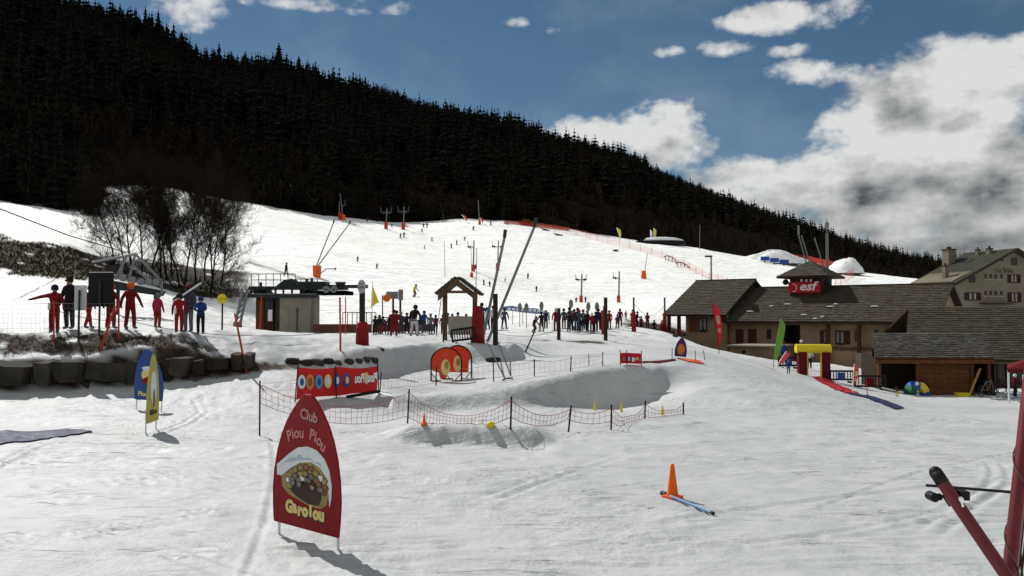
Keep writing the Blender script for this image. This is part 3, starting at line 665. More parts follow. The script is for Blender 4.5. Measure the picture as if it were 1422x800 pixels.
# snow guards / remains of snow on the roof
rs = random.Random(5)
for k in range(9):
    mb = MB(); a = rs.uniform(-14, -4); b = rs.uniform(.3, 3.2); c = E.p(a, b, eave_z(b) + .07); mb.ball(c, .16, None, 8, 5, (rs.uniform(1, 2.4), 1, .35))
    mb.build('snow_remnant', mat('old_snow', (.6, .61, .6), .8), roof)
# rafter tails under the eave
for k in range(14):
    mb = MB(); a = -14.8 + k * 1.08; E.box(mb, a, a + .09, .05, .8, EZ - .14, EZ + .06); mb.build('rafter', DKW, roof)
# wing
WZ = 2.72; WS = .46
def wz(b): return WZ + WS * (b + .3)
wl = -18.75
wing_f = [(wl, -15.19)]
mb = MB(); E.box(mb, wl, -15.21, .4, .75, -1.6, wz(.4) - .16); mb.build('wing_wall', STUC, esf)
mb = MB(); mb.prism([E.p(wl, .76, -1.6), E.p(wl, 11.8, -1.6), E.p(wl, 11.8, 2.9), E.p(wl, 6.2, wz(6.2) - .2), E.p(wl, .76, wz(.76) - .16)], E.w * .3); mb.build('wing_wall', STUC, esf)
mb = MB(); mb.prism([E.p(-15.5, -.28, WZ - .12), E.p(-15.5, 6.2, wz(6.2) - .13), E.p(-15.5, 6.2, eave_z(6.2) - .1), E.p(-15.5, -.1, EZ - .1)], E.w * .28); mb.build('gable_boards', DKW, esf)
rw = MB(); slab(rw, [E.p(-20.5, -.3, WZ), E.p(-15.0, -.3, WZ), E.p(-15.0, 6.2, wz(6.2)), E.p(-20.5, 6.2, wz(6.2))], .15); slab(rw, [E.p(-20.5, 6.21, wz(6.2)), E.p(-15.0, 6.21, wz(6.2)), E.p(-15.0, 12.7, WZ), E.p(-20.5, 12.7, WZ)], .15)
wroof = rw.build('wing_roof', DKW, esf); shingles(wroof, E.p(-20.5, -.33, WZ), E.p(-15.0, -.33, WZ), E.p(-20.5, 6.2, wz(6.2) + .01), 22)
mb = MB(); E.box(mb, -20.5, -15.0, 6.1, 6.32, wz(6.2) + .0, wz(6.2) + .1); mb.build('ridge_board', SH[2], wroof)
for (a, b) in ((-20.2, .3), (-20.2, 5.5), (-19.3, .3)):
    mb = MB(); E.box(mb, a - .12, a + .12, b - .12, b + .12, -1.2, wz(b) - .16); mb.build('porch_post', REDW, esf)
window(E, .4, 970, 982, 441, 460, esf, DKW, True, 0); 
a0, z1 = E.hit(957, 441, .4); a1, z0 = E.hit(969, 460, .4); mb = MB()
for i in range(6): E.box(mb, a0 + (a1 - a0) * i / 6, a0 + (a1 - a0) * (i + 1) / 6 - .015, .34, .385, z0, z1)
mb.build('shutter', BRNW, esf)
for (x0, x1, y0, y1) in ((1022, 1033, 457, 477), (1039, 1051, 457, 477)):
    a0, z1 = E.hit(x0, y0, BW); a1, z0 = E.hit(x1, y1, BW); mb = MB()
    for i in range(5): E.box(mb, a0 + (a1 - a0) * i / 5, a0 + (a1 - a0) * (i + 1) / 5 - .015, BW - .06, BW - .01, z0, z1)
    E.box(mb, a0, a1 - .02, BW - .08, BW - .06, z0 + .15, z0 + .23); E.box(mb, a0, a1 - .02, BW - .08, BW - .06, z1 - .23, z1 - .15); mb.build('shutter', REDW, esf)
window(E, BW, 1065, 1071, 457, 470, esf, REDW, None, 0)
window(E, BW, 1143, 1150, 459, 477, esf, REDW, True, 0, shut='l'); window(E, BW, 1160, 1173, 459, 478, esf, REDW, True, 1, shut='r'); window(E, BW, 1187, 1192, 459, 474, esf, REDW, None, 0); window(E, BW, 1253, 1266, 457, 463, esf, DKW, None, 0); window(E, BW, 1214, 1219, 458, 466, esf, DKW, None, 0)
for (x, y) in ((1150, 500), (1193, 490)):
    a, zt = E.hit(x, y, .1); mb = MB(); E.box(mb, a - .11, a + .11, .05, .27, zt, EZ - .1); mb.build('porch_post', REDW, esf); mb = MB(); E.box(mb, a - .22, a + .22, -.05, .4, -2.4, zt); mb.build('post_base', CONC, esf)
# parapet of the raised terrace
a0, zt = E.hit(1152, 482, .45); a1, _ = E.hit(1216, 482, .45); wall('parapet', E, a0, a1, .4, .6, -2.5, zt - .25, STUC, esf)
mb = MB(); mb.tube(E.p(a0, .5, zt - .05), E.p(a1, .5, zt - .05), .03)
for i in range(5): mb.tube(E.p(a0 + (a1 - a0) * i / 4, .5, zt - .3), E.p(a0 + (a1 - a0) * i / 4, .5, zt - .05), .025)
mb.build('handrail', DKW, esf)
# dormer vent on the main roof
c = E.hit(1046, 428, 2.0); a = c[0]; b = 2.0
mb = MB(); zz = eave_z(b); mb.prism([E.p(a - .55, b - .3, eave_z(b - .3)), E.p(a + .55, b - .3, eave_z(b - .3)), E.p(a, b - .3, eave_z(b - .3) + .62)], E.d * 1.5); dm = mb.build('dormer', SH[0], roof)
mb = MB(); E.box(mb, a - .14, a + .14, b - .34, b - .305, eave_z(b - .3) + .1, eave_z(b - .3) + .36); mb.build('dormer_pane', GLS, roof)
# turret
tb0, tb1 = 4.6, 6.9
ta0 = E.hit(1097, 400, tb0)[0]; ta1 = E.hit(1140, 400, tb0)[0]; tzt = E.hit(1118, 380, tb0)[1]; tzb = eave_z(tb0) - .3
turret = MB(); E.box(turret, ta0, ta1, tb0, tb1 + .6, tzb, tzt); tur = turret.build('turret', REDW, esf)
for i in range(9):
    mb = MB(); x = ta0 + (ta1 - ta0) * i / 9; E.box(mb, x + .01, x + (ta1 - ta0) / 9 - .01, tb0 - .03, tb0 - .004, tzb + .1, tzt); mb.build('board', REDW, tur)
ac = (ta0 + ta1) / 2; bc = (tb0 + tb1 + .6) / 2; hw = (ta1 - ta0) / 2 + .82; hb = (tb1 + .6 - tb0) / 2 + .8
apex = E.p(ac, bc, E.hit(1118, 362, bc)[1]); ez_ = E.hit(1118, 383, tb0 - .8)[1]
cs = [E.p(ac - hw, bc - hb, ez_), E.p(ac + hw, bc - hb, ez_), E.p(ac + hw, bc + hb, ez_), E.p(ac - hw, bc + hb, ez_)]
mb = MB(); mb.add(cs + [apex] + [c - Vector((0, 0, .14)) for c in cs], [(0, 1, 4), (1, 2, 4), (2, 3, 4), (3, 0, 4), (5, 6, 1, 0), (6, 7, 2, 1), (7, 8, 3, 2), (8, 5, 0, 3), (8, 7, 6, 5)]); tr = mb.build('turret_roof', DKW, esf)
mb = MB(); rs = random.Random(9)
for q0, q1 in ((0, 1), (1, 2), (3, 0)):
    A, B = cs[q0], cs[q1]
    for r in range(9):
        t0, t1 = r / 9, (r + 1.25) / 9; n_ = max(1, int(9 * (1 - t0)))
        nrm = (B - A).cross(apex - A).normalized()
        for i in range(n_):
            f0, f1 = i / n_, (i + .97) / n_; pa = A.lerp(B, f0).lerp(apex, t0); pb = A.lerp(B, f1).lerp(apex, t0); pc = A.lerp(B, f1).lerp(apex, min(1, t1)); pd = A.lerp(B, f0).lerp(apex, min(1, t1)); th = rs.uniform(.02, .045)
            mb.add([pa + nrm * .004, pb + nrm * .004, pa + nrm * th, pb + nrm * th, pc + nrm * .006, pd + nrm * .006], [(0, 1, 3, 2), (2, 3, 4, 5)], rs.choice(SH))
o = mb.build('shingles', parent=tr); o['kind'] = 'stuff'
# red sign with white lettering
REDS = mat('sign_red', (.42, .02, .03), .45, .08, 4); RED = mat('red_fabric', (.50, .022, .026), .55, .12, 3); REDP = mat('red_padding', (.20, .014, .014), .6, .2, 3)
s0, sz1 = E.hit(1095, 392, tb0 - .1); s1, sz0 = E.hit(1139, 407, tb0 - .1)
mb = MB(); E.box(mb, s0, s1, tb0 - .16, tb0 - .05, sz0 + .05, sz1); sg = mb.build('sign_board', REDS, tur)
text('esf', .98, WHITE, sg, face_mat(E.p(s0 + (s1 - s0) * .6, tb0 - .165, (sz0 + sz1) / 2 + .08), E.w, (0, 0, 1)), off=.022, shear=.25, sx=1.15, ext=.006)
mb = MB(); cc = E.p(s0 + .42, tb0 - .17, (sz0 + sz1) / 2)
ring = [cc + E.w * (.24 * math.cos(t)) + Vector((0, 0, .30 * math.sin(t))) for t in np.linspace(-1.9, 1.9, 14)]; mb.path(ring, .03, 5); mb.build('emblem', WHITE, sg)
for k, x in enumerate((1113, 1120, 1126)):
    a, z = E.hit(x, 389.5, tb0 - .05); mb = MB(); mb.ball(E.p(a, tb0 - .06, z), .10, None, 8, 6, (1, 1, 1.2)); mb.box(E.p(a, tb0 - .05, z - .13), (.16, .08, .1), None, E.rot); mb.build('ornament', WHITE, tur)
for x in (1091, 1148):
    a, z = E.hit(x, 392, tb0 - .3); mb = MB(); mb.ball(E.p(a, tb0 - .3, z), .24, None, 14, 10); mb.tube(E.p(a, tb0 - .3, z + .2), E.p(a, tb0 - .3, ez_ - .05), .03); mb.build('globe_speaker', BLACK, tur, smooth=True)
# low cellar box before the wall
mb = MB(); bb = -4.6; c0, ct = E.hit(1013, 479, bb); c1, _ = E.hit(1068, 479, bb); E.box(mb, c0, c1, bb, BW - .02, -2.6, ct - .12); an = mb.build('cellar_annex', STUC, esf)
mb = MB(); E.box(mb, c0 - .15, c1 + .25, bb - .2, BW - .03, ct - .12, ct); mb.build('slab_roof', CONC, an)
mb = MB(); a, z = E.hit(1033, 489, bb); mb.tube(E.p(a, bb - .01, z), E.p(a, bb + .1, z), .14, n=14); mb.build('vent', BLACK, an)

# ---- antenna mast behind the turret
t = empty('antenna_mast', E.p(ac + .3, 9.5, 0), 0, 'tall grey antenna mast with stays rising behind the esf turret', 'mast'); t.location = (0, 0, 0)
bp = E.p(ac + .35, 9.3, eave_z(3.0) + .2); top_z = P(1121, 304, bp.y).z
mb = MB(); mb.tube(bp, (bp.x, bp.y, top_z - 1.2), .14, .11, 10); mb.tube((bp.x, bp.y, top_z - 1.2), (bp.x, bp.y, top_z), .05, .04, 8); mb.box((bp.x, bp.y, top_z - .55), (.30, .12, .5)); mb.build('mast', GREYM, t)
for dx, px, py in ((-.5, 1113, 327), (.6, 1131, 330), (-.9, 1109, 326)):
    q = P(px, py, bp.y); mb = MB(); mb.tube((bp.x + dx * (1 if dx > 0 else 1), bp.y, bp.z), q, .06, .05, 6)
    if px == 1109: mb.tube(q, q + Vector((0, 0, .8)), .09, .09, 8)
    mb.build('aerial', GREYM, t)
# lamp post
p = E.p(-19.5, 14, 0); yl = 85; pb = gp(988, yl); t = empty('lamp_post', pb, 0, 'slim grey lamp post rising behind the left wing roof of the tan building', 'lamp post')
zt = P(988, 356, yl).z - pb.z; mb = MB(); mb.tube((0, 0, -.2), (0, 0, zt), .11, .08, 8); mb.build('pole', GREYM, t); mb = MB(); mb.box((-.25, 0, zt), (.7, .3, .16)); mb.build('lamp_head', DKW, t)

# ---- lower roof to the right (annex behind the shed)
A2 = Fr((28.6, 50.2), R(12)); an2 = empty('annex_building', (0, 0, 0), 0, 'low annex with broad brown shingle roof behind the wooden shed', 'building')
za = A2.hit(1400, 500, 0)[1]; zr_ = A2.hit(1380, 426, 6.4)[1]; a0 = A2.hit(1255, 470, 0)[0]; a1 = A2.hit(1560, 500, 0)[0]; ar = A2.hit(1408, 426, 6.4)[0]; al = A2.hit(1262, 426, 6.4)[0]
mb = MB(); slab(mb, [A2.p(a0, 0, za), A2.p(a1, 0, za), A2.p(ar, 6.4, zr_), A2.p(al, 6.4, zr_)], .14); slab(mb, [A2.p(al, 6.42, zr_), A2.p(ar, 6.42, zr_), A2.p(a1, 12, za), A2.p(a0, 12, za)], .14); mb.add([A2.p(a1, 0, za), A2.p(a1, 12, za), A2.p(ar, 6.41, zr_)], [(0, 1, 2)]); ro = mb.build('roof', DKW, an2)
shingles(ro, A2.p(a0, -.03, za), A2.p(ar - .1, -.03, za), A2.p(a0 + (al - a0), 6.4, zr_), 24)
mb = MB(); # hip side shingles
for r in range(24):
    t0 = r / 24; t1 = (r + 1.3) / 24; q = [A2.p(ar - .1, 0, za), A2.p(a1, 0, za), A2.p(ar, 6.4, zr_)]
    n_ = max(1, int(20 * (1 - t0)))
    for i in range(n_):
        f0, f1 = i / n_, (i + .96) / n_; pa = q[0].lerp(q[1], f0).lerp(q[2], t0); pb_ = q[0].lerp(q[1], f1).lerp(q[2], t0); pc = q[0].lerp(q[1], f1).lerp(q[2], min(1, t1)); pd = q[0].lerp(q[1], f0).lerp(q[2], min(1, t1)); up = Vector((0, -.02, .05)); mb.add([pa, pb_, pa + up, pb_ + up, pc + up * .2, pd + up * .2], [(0, 1, 3, 2), (2, 3, 4, 5)], RNG.choice(SH))
o = mb.build('hip_shingles', parent=ro); o['kind'] = 'stuff'
mb = MB(); A2.box(mb, a0 + .4, a1 - .5, .9, 1.2, -3, za + .3); mb.build('wall', STUC, an2)
mb = MB(); A2.box(mb, a0 + .4, a0 + .7, 1.21, 11.5, -3, za + .3); mb.build('wall', STUC, an2); mb = MB(); A2.box(mb, a1 - .8, a1 - .5, 1.21, 11.5, -3, za + .3); mb.build('wall', STUC, an2)
x0 = A2.hit(1384, 500, .88)[0]; x1 = A2.hit(1421, 500, .88)[0]; mb = MB(); A2.box(mb, x0, x1, .84, .89, -2.6, za - .35); mb.build('shop_front', GLS, an2)
for k in range(4): mb = MB(); xx = x0 + (x1 - x0) * k / 3; A2.box(mb, xx - .05, xx + .05, .76, .84, -2.6, za - .3); mb.build('frame_post', REDW, an2)

# ---- wooden shed
sp = gp(1296, 45); S = Fr((0, 45.0), 0); sh = empty('wooden_shed', (0, 0, 0), 0, 'open fronted wooden shed with weathered grey shingle roof beside the tan building', 'shed')
zg = min(G(x_, 45) for x_ in np.linspace(18, 27, 8)) - .3
zt_ = P(1296, 463, 47.8).z; ze_ = P(1296, 497, 44.6).z; xa = P(1215, 497, 44.6).x; xb = P(1380, 497, 44.6).x
mb = MB(); slab(mb, [(xa, 44.6, ze_), (xb, 44.6, ze_), (xb + 1.3, 47.8, zt_), (xa + 1.3, 47.8, zt_)], .10); sr = mb.build('roof', BRNW, sh)
SHG = SH; SH = [mat('weathered_%s' % n_, c, .85, .25, 9, bump=.3, bscale=40) for n_, c in (('a', (.058, .053, .046)), ('b', (.066, .061, .054)), ('c', (.046, .042, .036)), ('d', (.08, .075, .068)))]
shingles(sr, (xa - .04, 44.56, ze_), (xb + .04, 44.56, ze_), (xa + 1.26, 47.8, zt_), 12, .16, .4); SH = SHG
mb = MB(); mb.box(((xa + xb) / 2, 44.57, ze_ - .20), (xb - xa, .05, .2)); mb.build('fascia', BRNW, sh)
wx0 = xa + .35; wx1 = xb - .1
for x_ in (wx0, wx0 + 2.0, wx1 - .9, wx1): mb = MB(); mb.box((x_, 44.9, (zg + ze_) / 2 - .08), (.14, .14, ze_ - zg - .16)); mb.build('post', BRNW, sh)
for k in range(11):
    z0 = zg + k * .24
    if z0 > ze_ - .35: break
    mb = MB(); mb.box(((wx0 + 2.07 + wx1 - .97) / 2, 44.93, z0 + .115), (wx1 - .97 - wx0 - 2.07, .05, .225)); mb.build('plank', BRNW, sh)
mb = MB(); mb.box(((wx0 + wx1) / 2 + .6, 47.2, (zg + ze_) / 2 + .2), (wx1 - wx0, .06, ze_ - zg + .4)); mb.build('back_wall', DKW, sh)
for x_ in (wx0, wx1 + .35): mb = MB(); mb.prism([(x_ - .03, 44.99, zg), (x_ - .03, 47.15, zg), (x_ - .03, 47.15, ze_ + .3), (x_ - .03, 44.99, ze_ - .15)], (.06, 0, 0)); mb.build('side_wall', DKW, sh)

# ---- hotel
HO = Fr((62.2, 105), R(-14.5)); ho = empty('hotel', (0, 0, 0), 0, 'large beige chalet hotel with green grey roof, chimneys and shuttered gable windows', 'building')
hpz = HO.hit(1410, 345, 0)[1]; hez = HO.hit(1318, 396, 0)[1]; hm = HO.hit(1318, 396, 0)[0]; sl = (hpz - hez) / -hm; LB = 8.0; zg = -3
mb = MB(); mb.prism([HO.p(hm + .9, .5, zg), HO.p(-hm - .9, .5, zg), HO.p(-hm - .9, .5, hez + .55), HO.p(0, .5, hpz - .25), HO.p(hm + .9, .5, hez + .55)], HO.d * (LB - 1)); hw_ = mb.build('wall', STUC2, ho)
mb = MB(); slab(mb, [HO.p(hm, -.5, hez), HO.p(0, -.5, hpz), HO.p(0, LB, hpz), HO.p(hm, LB, hez)], .22); slab(mb, [HO.p(0.01, -.5, hpz), HO.p(-hm, -.5, hez), HO.p(-hm, LB, hez), HO.p(0.01, LB, hpz)], .22); hr = mb.build('roof', ROOFG, ho)
for k in range(14):   # standing seams
    b = -.3 + k * .6; mb = MB(); n_ = Vector((0, 0, .03)); mb.tube(HO.p(hm, b, hez) + n_, HO.p(-.05, b, hpz) + n_, .022, n=4); mb.build('seam', ROOFG, hr)
mb = MB(); mb.prism([HO.p(hm - .02, -.56, hez - .3), HO.p(0, -.56, hpz - .28), HO.p(0, -.56, hpz + .03), HO.p(hm - .02, -.56, hez + .03)], HO.d * .05); mb.prism([HO.p(0.02, -.56, hpz - .28), HO.p(-hm + .02, -.56, hez - .3), HO.p(-hm + .02, -.56, hez + .03), HO.p(0.02, -.56, hpz + .03)], HO.d * .05); mb.build('bargeboard', DKW, hr)
def roofpt(px, py):   # point of the left roof slope seen at a pixel
    q0 = HO.p(hm, 0, hez); nrm = (HO.w * -hm + Vector((0, 0, hpz - hez))).cross(HO.d).normalized(); r = P(px, py, 10) - Vector((0, 0, H)); return Vector((0, 0, H)) + r * ((q0 - Vector((0, 0, H))).dot(nrm) / r.dot(nrm))
for (px, py, w_, py2) in ((1318, 366, 8, 347), (1313, 386, 4, 370), (1358, 354, 3, 347.5), (1374, 352, 4, 346)):
    q = roofpt(px, py); hh = (py - py2) * q.y / F; ww = w_ * q.y / F * 1.5; mb = MB(); mb.box(q + Vector((0, 0, hh / 2 - .4)), (ww, ww, hh + .8), None, HO.rot); ch = mb.build('chimney', STUC2, hr); mb = MB(); mb.box(q + Vector((0, 0, hh + .06)), (ww * 1.25, ww * 1.25, .1), None, HO.rot); mb.tube(q + Vector((0, 0, hh + .1)), q + Vector((0, 0, hh + .4)), ww * .25, n=8); mb.build('cap', DKW, hr)
for (px, py) in ((1344, 363), (1335, 359)):
    q = roofpt(px, py); ux = (HO.w * -hm + Vector((0, 0, hpz - hez))).normalized(); mb = MB(); rot = Matrix((ux, HO.d, ux.cross(HO.d))).transposed(); mb.box(q, (1.1, .75, .16), None, rot); mb.build('skylight', mat('skylight_grey', (.03, .035, .04), .6), hr)
for (x0, x1, y0, y1, cu, sh_, mu) in ((1345, 1354, 383, 392, 0, None, 1), (1404, 1412, 358, 368, 0, None, 1), (1389, 1393, 357, 362, 0, None, 0),
      (1367, 1370, 381, 386, 0, None, 0), (1374, 1377, 381, 386, 0, None, 0), (1381, 1384, 381, 386, 0, None, 0), (1389, 1392, 381, 386, 0, None, 0), (1367, 1370, 404, 409, 0, None, 0), (1374, 1377, 404, 409, 0, None, 0), (1381, 1384, 404, 409, 0, None, 0), (1389, 1392, 404, 409, 0, None, 0),
      (1403.5, 1412, 381, 393, 1, 'lr', 1), (1345, 1356, 406, 417, 1, 'lr', 1), (1404, 1413, 406, 420, 1, 'lr', 1), (1430, 1440, 381, 393, 1, 'lr', 1), (1430, 1440, 406, 418, 1, 'lr', 1)):
    window(HO, .5, x0, x1, y0, y1, ho, REDW, cu, mu, shut=sh_)
for (y, xa_, xb_) in ((388.5, 1366, 1394), (411.5, 1366, 1394)):
    a0, z = HO.hit(xa_, y, .45); a1, _ = HO.hit(xb_, y, .45); mb = MB(); HO.box(mb, a0, a1, .38, .49, z - .07, z + .05); mb.build('sill_band', CONC, ho)
a0, z = HO.hit(1394, 376, .4)
sb = MB(); q0 = HO.hit(1383, 372.5, .42); q1 = HO.hit(1408, 379, .42); HO.box(sb, q0[0], q1[0], .40, .49, q1[1], q0[1]); nb = sb.build('name_board', STUC2, ho)
text('Le Sirilas', .78, BLACK, nb, face_mat(HO.p((q0[0] + q1[0]) / 2, .395, (q0[1] + q1[1]) / 2), HO.w, (0, 0, 1)), off=.012, sx=.9)
mb = MB(); q0 = HO.hit(1360, 421, .5); q1 = HO.hit(1398, 421, .5); HO.box(mb, q0[0], q1[0], -.6, .49, q0[1] - .15, q0[1]); mb.build('canopy', DKW, ho)
mb = MB(); q = HO.p(hm + 6, LB + 3, 0); zt = P(1329, 327, q.y).z
t = empty('bare_tree', (0, 0, 0), 0, 'thin leafless tree poking up behind the beige hotel roof', 'tree')
v, f, tv, tf = bare_geo(random.Random(4), 260, .0035); pp = P(1326, 345, 125); hh = P(1326, 326, 125).z + 3.2
mb = MB(); mb.add([(pp.x + a * 9, pp.y + b * 9, -3 + c * (hh + .2)) for a, b, c in v], f); mb.build('crown', BARE, t); mb = MB(); mb.add([(pp.x + a * 9, pp.y + b * 9, -3 + c * (hh + .2)) for a, b, c in tv], tf); mb.build('trunk', BARK, t)
# ------------------------------------------------------------------ stone wall, bare trees, lifts, posts
ROCK = [mat('stone_%d' % i, c, .9, .35, 2.5, bump=.5, bscale=9) for i, c in enumerate(((.038, .033, .026), (.052, .046, .037), (.027, .023, .019), (.044, .033, .025)))]
def rock(name, c, size, parent, rg, m, rz=0.0, rd=.045):
    """rough block: 26-vertex cube, corners pulled in and jittered"""
    vs = []; ix = {}
    for i in (-1, 0, 1):
        for j in (-1, 0, 1):
            for k in (-1, 0, 1):
                if i == j == k == 0: continue
                s = 1 - rd * (abs(i) + abs(j) + abs(k) - 1); ix[(i, j, k)] = len(vs)
                vs.append((size[0] / 2 * i * s * rg.uniform(.80, 1.10), size[1] / 2 * j * s * rg.uniform(.80, 1.10), size[2] / 2 * k * s * rg.uniform(.80, 1.10)))
    fs = []
    for ax in range(3):
        for sgn in (-1, 1):
            for a in (-1, 0):
                for b in (-1, 0):
                    q = []
                    for da, db in ((0, 0), (1, 0), (1, 1), (0, 1)):
                        t = [0, 0, 0]; t[ax] = sgn; t[(ax + 1) % 3] = a + da; t[(ax + 2) % 3] = b + db; q.append(ix[tuple(t)])
                    fs.append(tuple(q) if sgn > 0 else tuple(q[::-1]))
    mb = MB(); mb.add(vs, fs); o = mb.build(name, m, parent); o.location = c; o.rotation_euler = (rg.uniform(-.10, .10), rg.uniform(-.10, .10), rz + rg.uniform(-.25, .25)); return o
wallo = empty('stone_wall', (0, 0, 0), 0, 'dark dry stone retaining wall under the left snow terrace', 'wall'); rg = random.Random(21)
def wz_row(px, py, Y): return zof(py, Y)
def ye2(px): return float(np.interp(px, E2[:, 0], E2[:, 1]))
for (row, lst, y0, y1) in (('u', (-95, -50, -8, 47, 54, 77, 118, 180, 199, 222, 240, 268, 285, 318, 336, 350), 502, 532), ('l', (-100, -62, -20, 18, 60, 82, 130, 158, 196, 215, 250, 275, 300, 322), 530, 556)):
    for a, b in zip(lst[:-1], lst[1:]):
        pm = (a + b) / 2; Y = ye2(pm) - .18; sh_ = np.interp(pm, [0, 180, 250, 372], [0, 0, -4, -14]); sq = np.interp(pm, [0, 180, 372], [1, 1, .55])
        zt, zb2 = zof(y0 + sh_ + rg.uniform(-2, 3), Y), zof(y0 + sh_ + (y1 - y0) * sq, Y); w = (b - a - 2) / F * Y
        c = Vector(((pm - 711) / F * Y, Y + rg.uniform(-.08, .12) + (.25 if row == 'u' else .48), (zt + zb2) / 2)); rock('stone', c, (w * rg.uniform(1.04, 1.16), 1.0, (zt - zb2) * rg.uniform(.92, 1.25)), wallo, rg, rg.choice(ROCK[:3] if pm < 200 else ROCK))
# loose dark rocks poking out of the snow bank behind the banner
for (px, py, w) in ((405, 505, 17), (424, 507, 15), (440, 507, 16), (455, 505, 14), (468, 507, 11), (484, 505, 13), (497, 504, 11), (507, 502, 12), (518, 503, 12), (530, 488, 6)):
    p = on(px, py, 25); s = w / F * p.y; o = rock('rock', p + Vector((0, .1, .05)), (s * 1.25, s * .9, s * .85), None, rg, rg.choice(ROCK), 0, .17); tag(o, 'dark rock sticking out of the snow bank above the red banner', 'rock', 'rocks in the snow bank')
p = on(684, 502, 30); o = rock('rock', p + Vector((0, .1, .0)), (.8, .5, .42), None, rg, ROCK[2], 0, .2); tag(o, 'dark flat rock showing in the mound below the padded portal post', 'rock')
for (px, py, w) in ((938, 468, 8), (950, 466, 6), (998, 472, 6)):
    p = on(px, py, 50); s = w / F * p.y; o = rock('boulder', p + Vector((0, 0, s * .3)), (s, s * .8, s * .9), None, rg, ROCK[1], 0, .16); tag(o, 'grey boulder on the brown earth before the tan building wing', 'boulder', 'boulders by the building wing')

# ---- clump of leafless trees beside the piste
TWIG = mat('twigs', (.020, .0155, .0125), 1.0, .3, 2, spec=0.0)
def branch_tree(base, h, spread, rg, label, lean=(0, 0), leafy=0.0):
    r = empty('leafless_tree', base, 0, label, 'tree', 'leafless trees beside the piste'); tr = MB(); cr = MB(); cnt = [0]
    def grow(p, d, L_, rad, lev):
        n = 4 if lev < 2 else 3; q = p; dd = d.copy()
        for i in range(n):
            dd = (dd + Vector((rg.gauss(0, .10), rg.gauss(0, .10), rg.gauss(.03, .05))) * (1 + .5 * lev)).normalized(); e = q + dd * (L_ / n); r0 = rad * (1 - .7 * i / n); r1 = rad * (1 - .7 * (i + 1) / n)
            (tr if lev == 0 else cr).tube(q, e, r0, r1, 5 if lev == 0 else 3, cap=False); cnt[0] += 1
            if lev < 4:
                k = (4, 2, 2, 3)[lev] if i > 0 or lev > 0 else 1
                for _ in range(k):
                    if rg.random() < .93:
                        a = rg.uniform(0, 6.283); o = dd.orthogonal(); o.rotate(Quaternion(dd, a)); nd = (dd * rg.uniform(.5, 1.0) + o * rg.uniform(.5, 1.0) * spread); nd.z = nd.z * .85 + .28
                        grow(q.lerp(e, rg.random()), nd.normalized(), L_ * rg.uniform(.38, .62), max(r1 * .56, .0088), lev + 1)
            q = e
    grow(Vector((0, 0, -.3)), Vector((lean[0], lean[1], 1)).normalized(), h * .92, h * .0095 + .014, 0)
    tr.build('trunk', BARK, r); cr.build('crown', TWIG, r); return r
rg = random.Random(77); ORD = ('first', 'second', 'third', 'fourth', 'fifth', 'sixth', 'seventh', 'eighth', 'ninth', 'tenth', 'eleventh')
for i, (px, Y, top, sp, lx) in enumerate(((158, 78, 258, 1.15, -.10), (184, 80, 255, .9, -.03), (208, 82, 256, .85, .12), (222, 79, 257, .8, 0), (238, 83, 262, .8, .06), (256, 80, 264, .75, -.04), (272, 82, 268, .75, .03), (284, 84, 270, .75, .02), (296, 81, 274, .8, .05), (306, 83, 282, .95, .08), (172, 83, 262, 1.0, -.06), (197, 77, 258, .95, .0), (232, 81, 256, .9, -.05), (250, 78, 266, .95, .05), (292, 78, 276, 1.0, .10))):
    b = gp(px, Y); h = P(px, top, Y).z - b.z; branch_tree(b, h, sp * .85, rg, 'leafless multi branched tree in the clump beside the piste', (lx, 0))
# undergrowth at their feet
mb = MB()
for k in range(900):
    px = rg.uniform(140, 345); Y = rg.uniform(74, 84); b = gp(px, Y); q = b + Vector((rg.gauss(0, .35), rg.gauss(0, .3), rg.uniform(.4, 1.3))); mb.tube(b - Vector((0, 0, .1)), q, .02, .006, 3, cap=False)
tag(mb.build('undergrowth', TWIG), 'dark twiggy undergrowth at the foot of the leafless trees', 'brush', kind='stuff')

# dry grass tufts on the earth banks
def tufts(n, px0, px1, y0_, y1_, hmin, hmax, label, seed, wid=.012):
    r_ = random.Random(seed); mb = MB(); k = 0
    while k < n:
        px = r_.uniform(px0, px1); Y_ = r_.uniform(y0_, y1_); i = int((px - pxs[0]) / (pxs[1] - pxs[0])); j = int(np.searchsorted(Ys, Y_)); k += 1
        if soil[j, i] < .45: continue
        b = gp(px, Y_)
        for _ in range(5):
            q = b + Vector((r_.gauss(0, .12), r_.gauss(0, .10) - .04, r_.uniform(hmin, hmax))); w_ = wid; mb.add([b + Vector((-w_, 0, -.03)), b + Vector((w_, 0, -.03)), q], [(0, 1, 2)])
    return tag(mb.build('dry_grass', mat('straw', (.060, .042, .022), .9, .4, 3)), label, 'grass', kind='stuff')
tufts(700, -80, 330, 26.9, 28.7, .03, .11, 'dry straw grass hanging over the top of the stone wall', 3); tufts(3200, -100, 140, 62, 78, .08, .26, 'dry grass tufts on the brown bank below the bare trees', 4, .03); tufts(500, 870, 1080, 53, 70, .08, .22, 'sparse dry grass on the earth bank before the building wing', 5, .02)

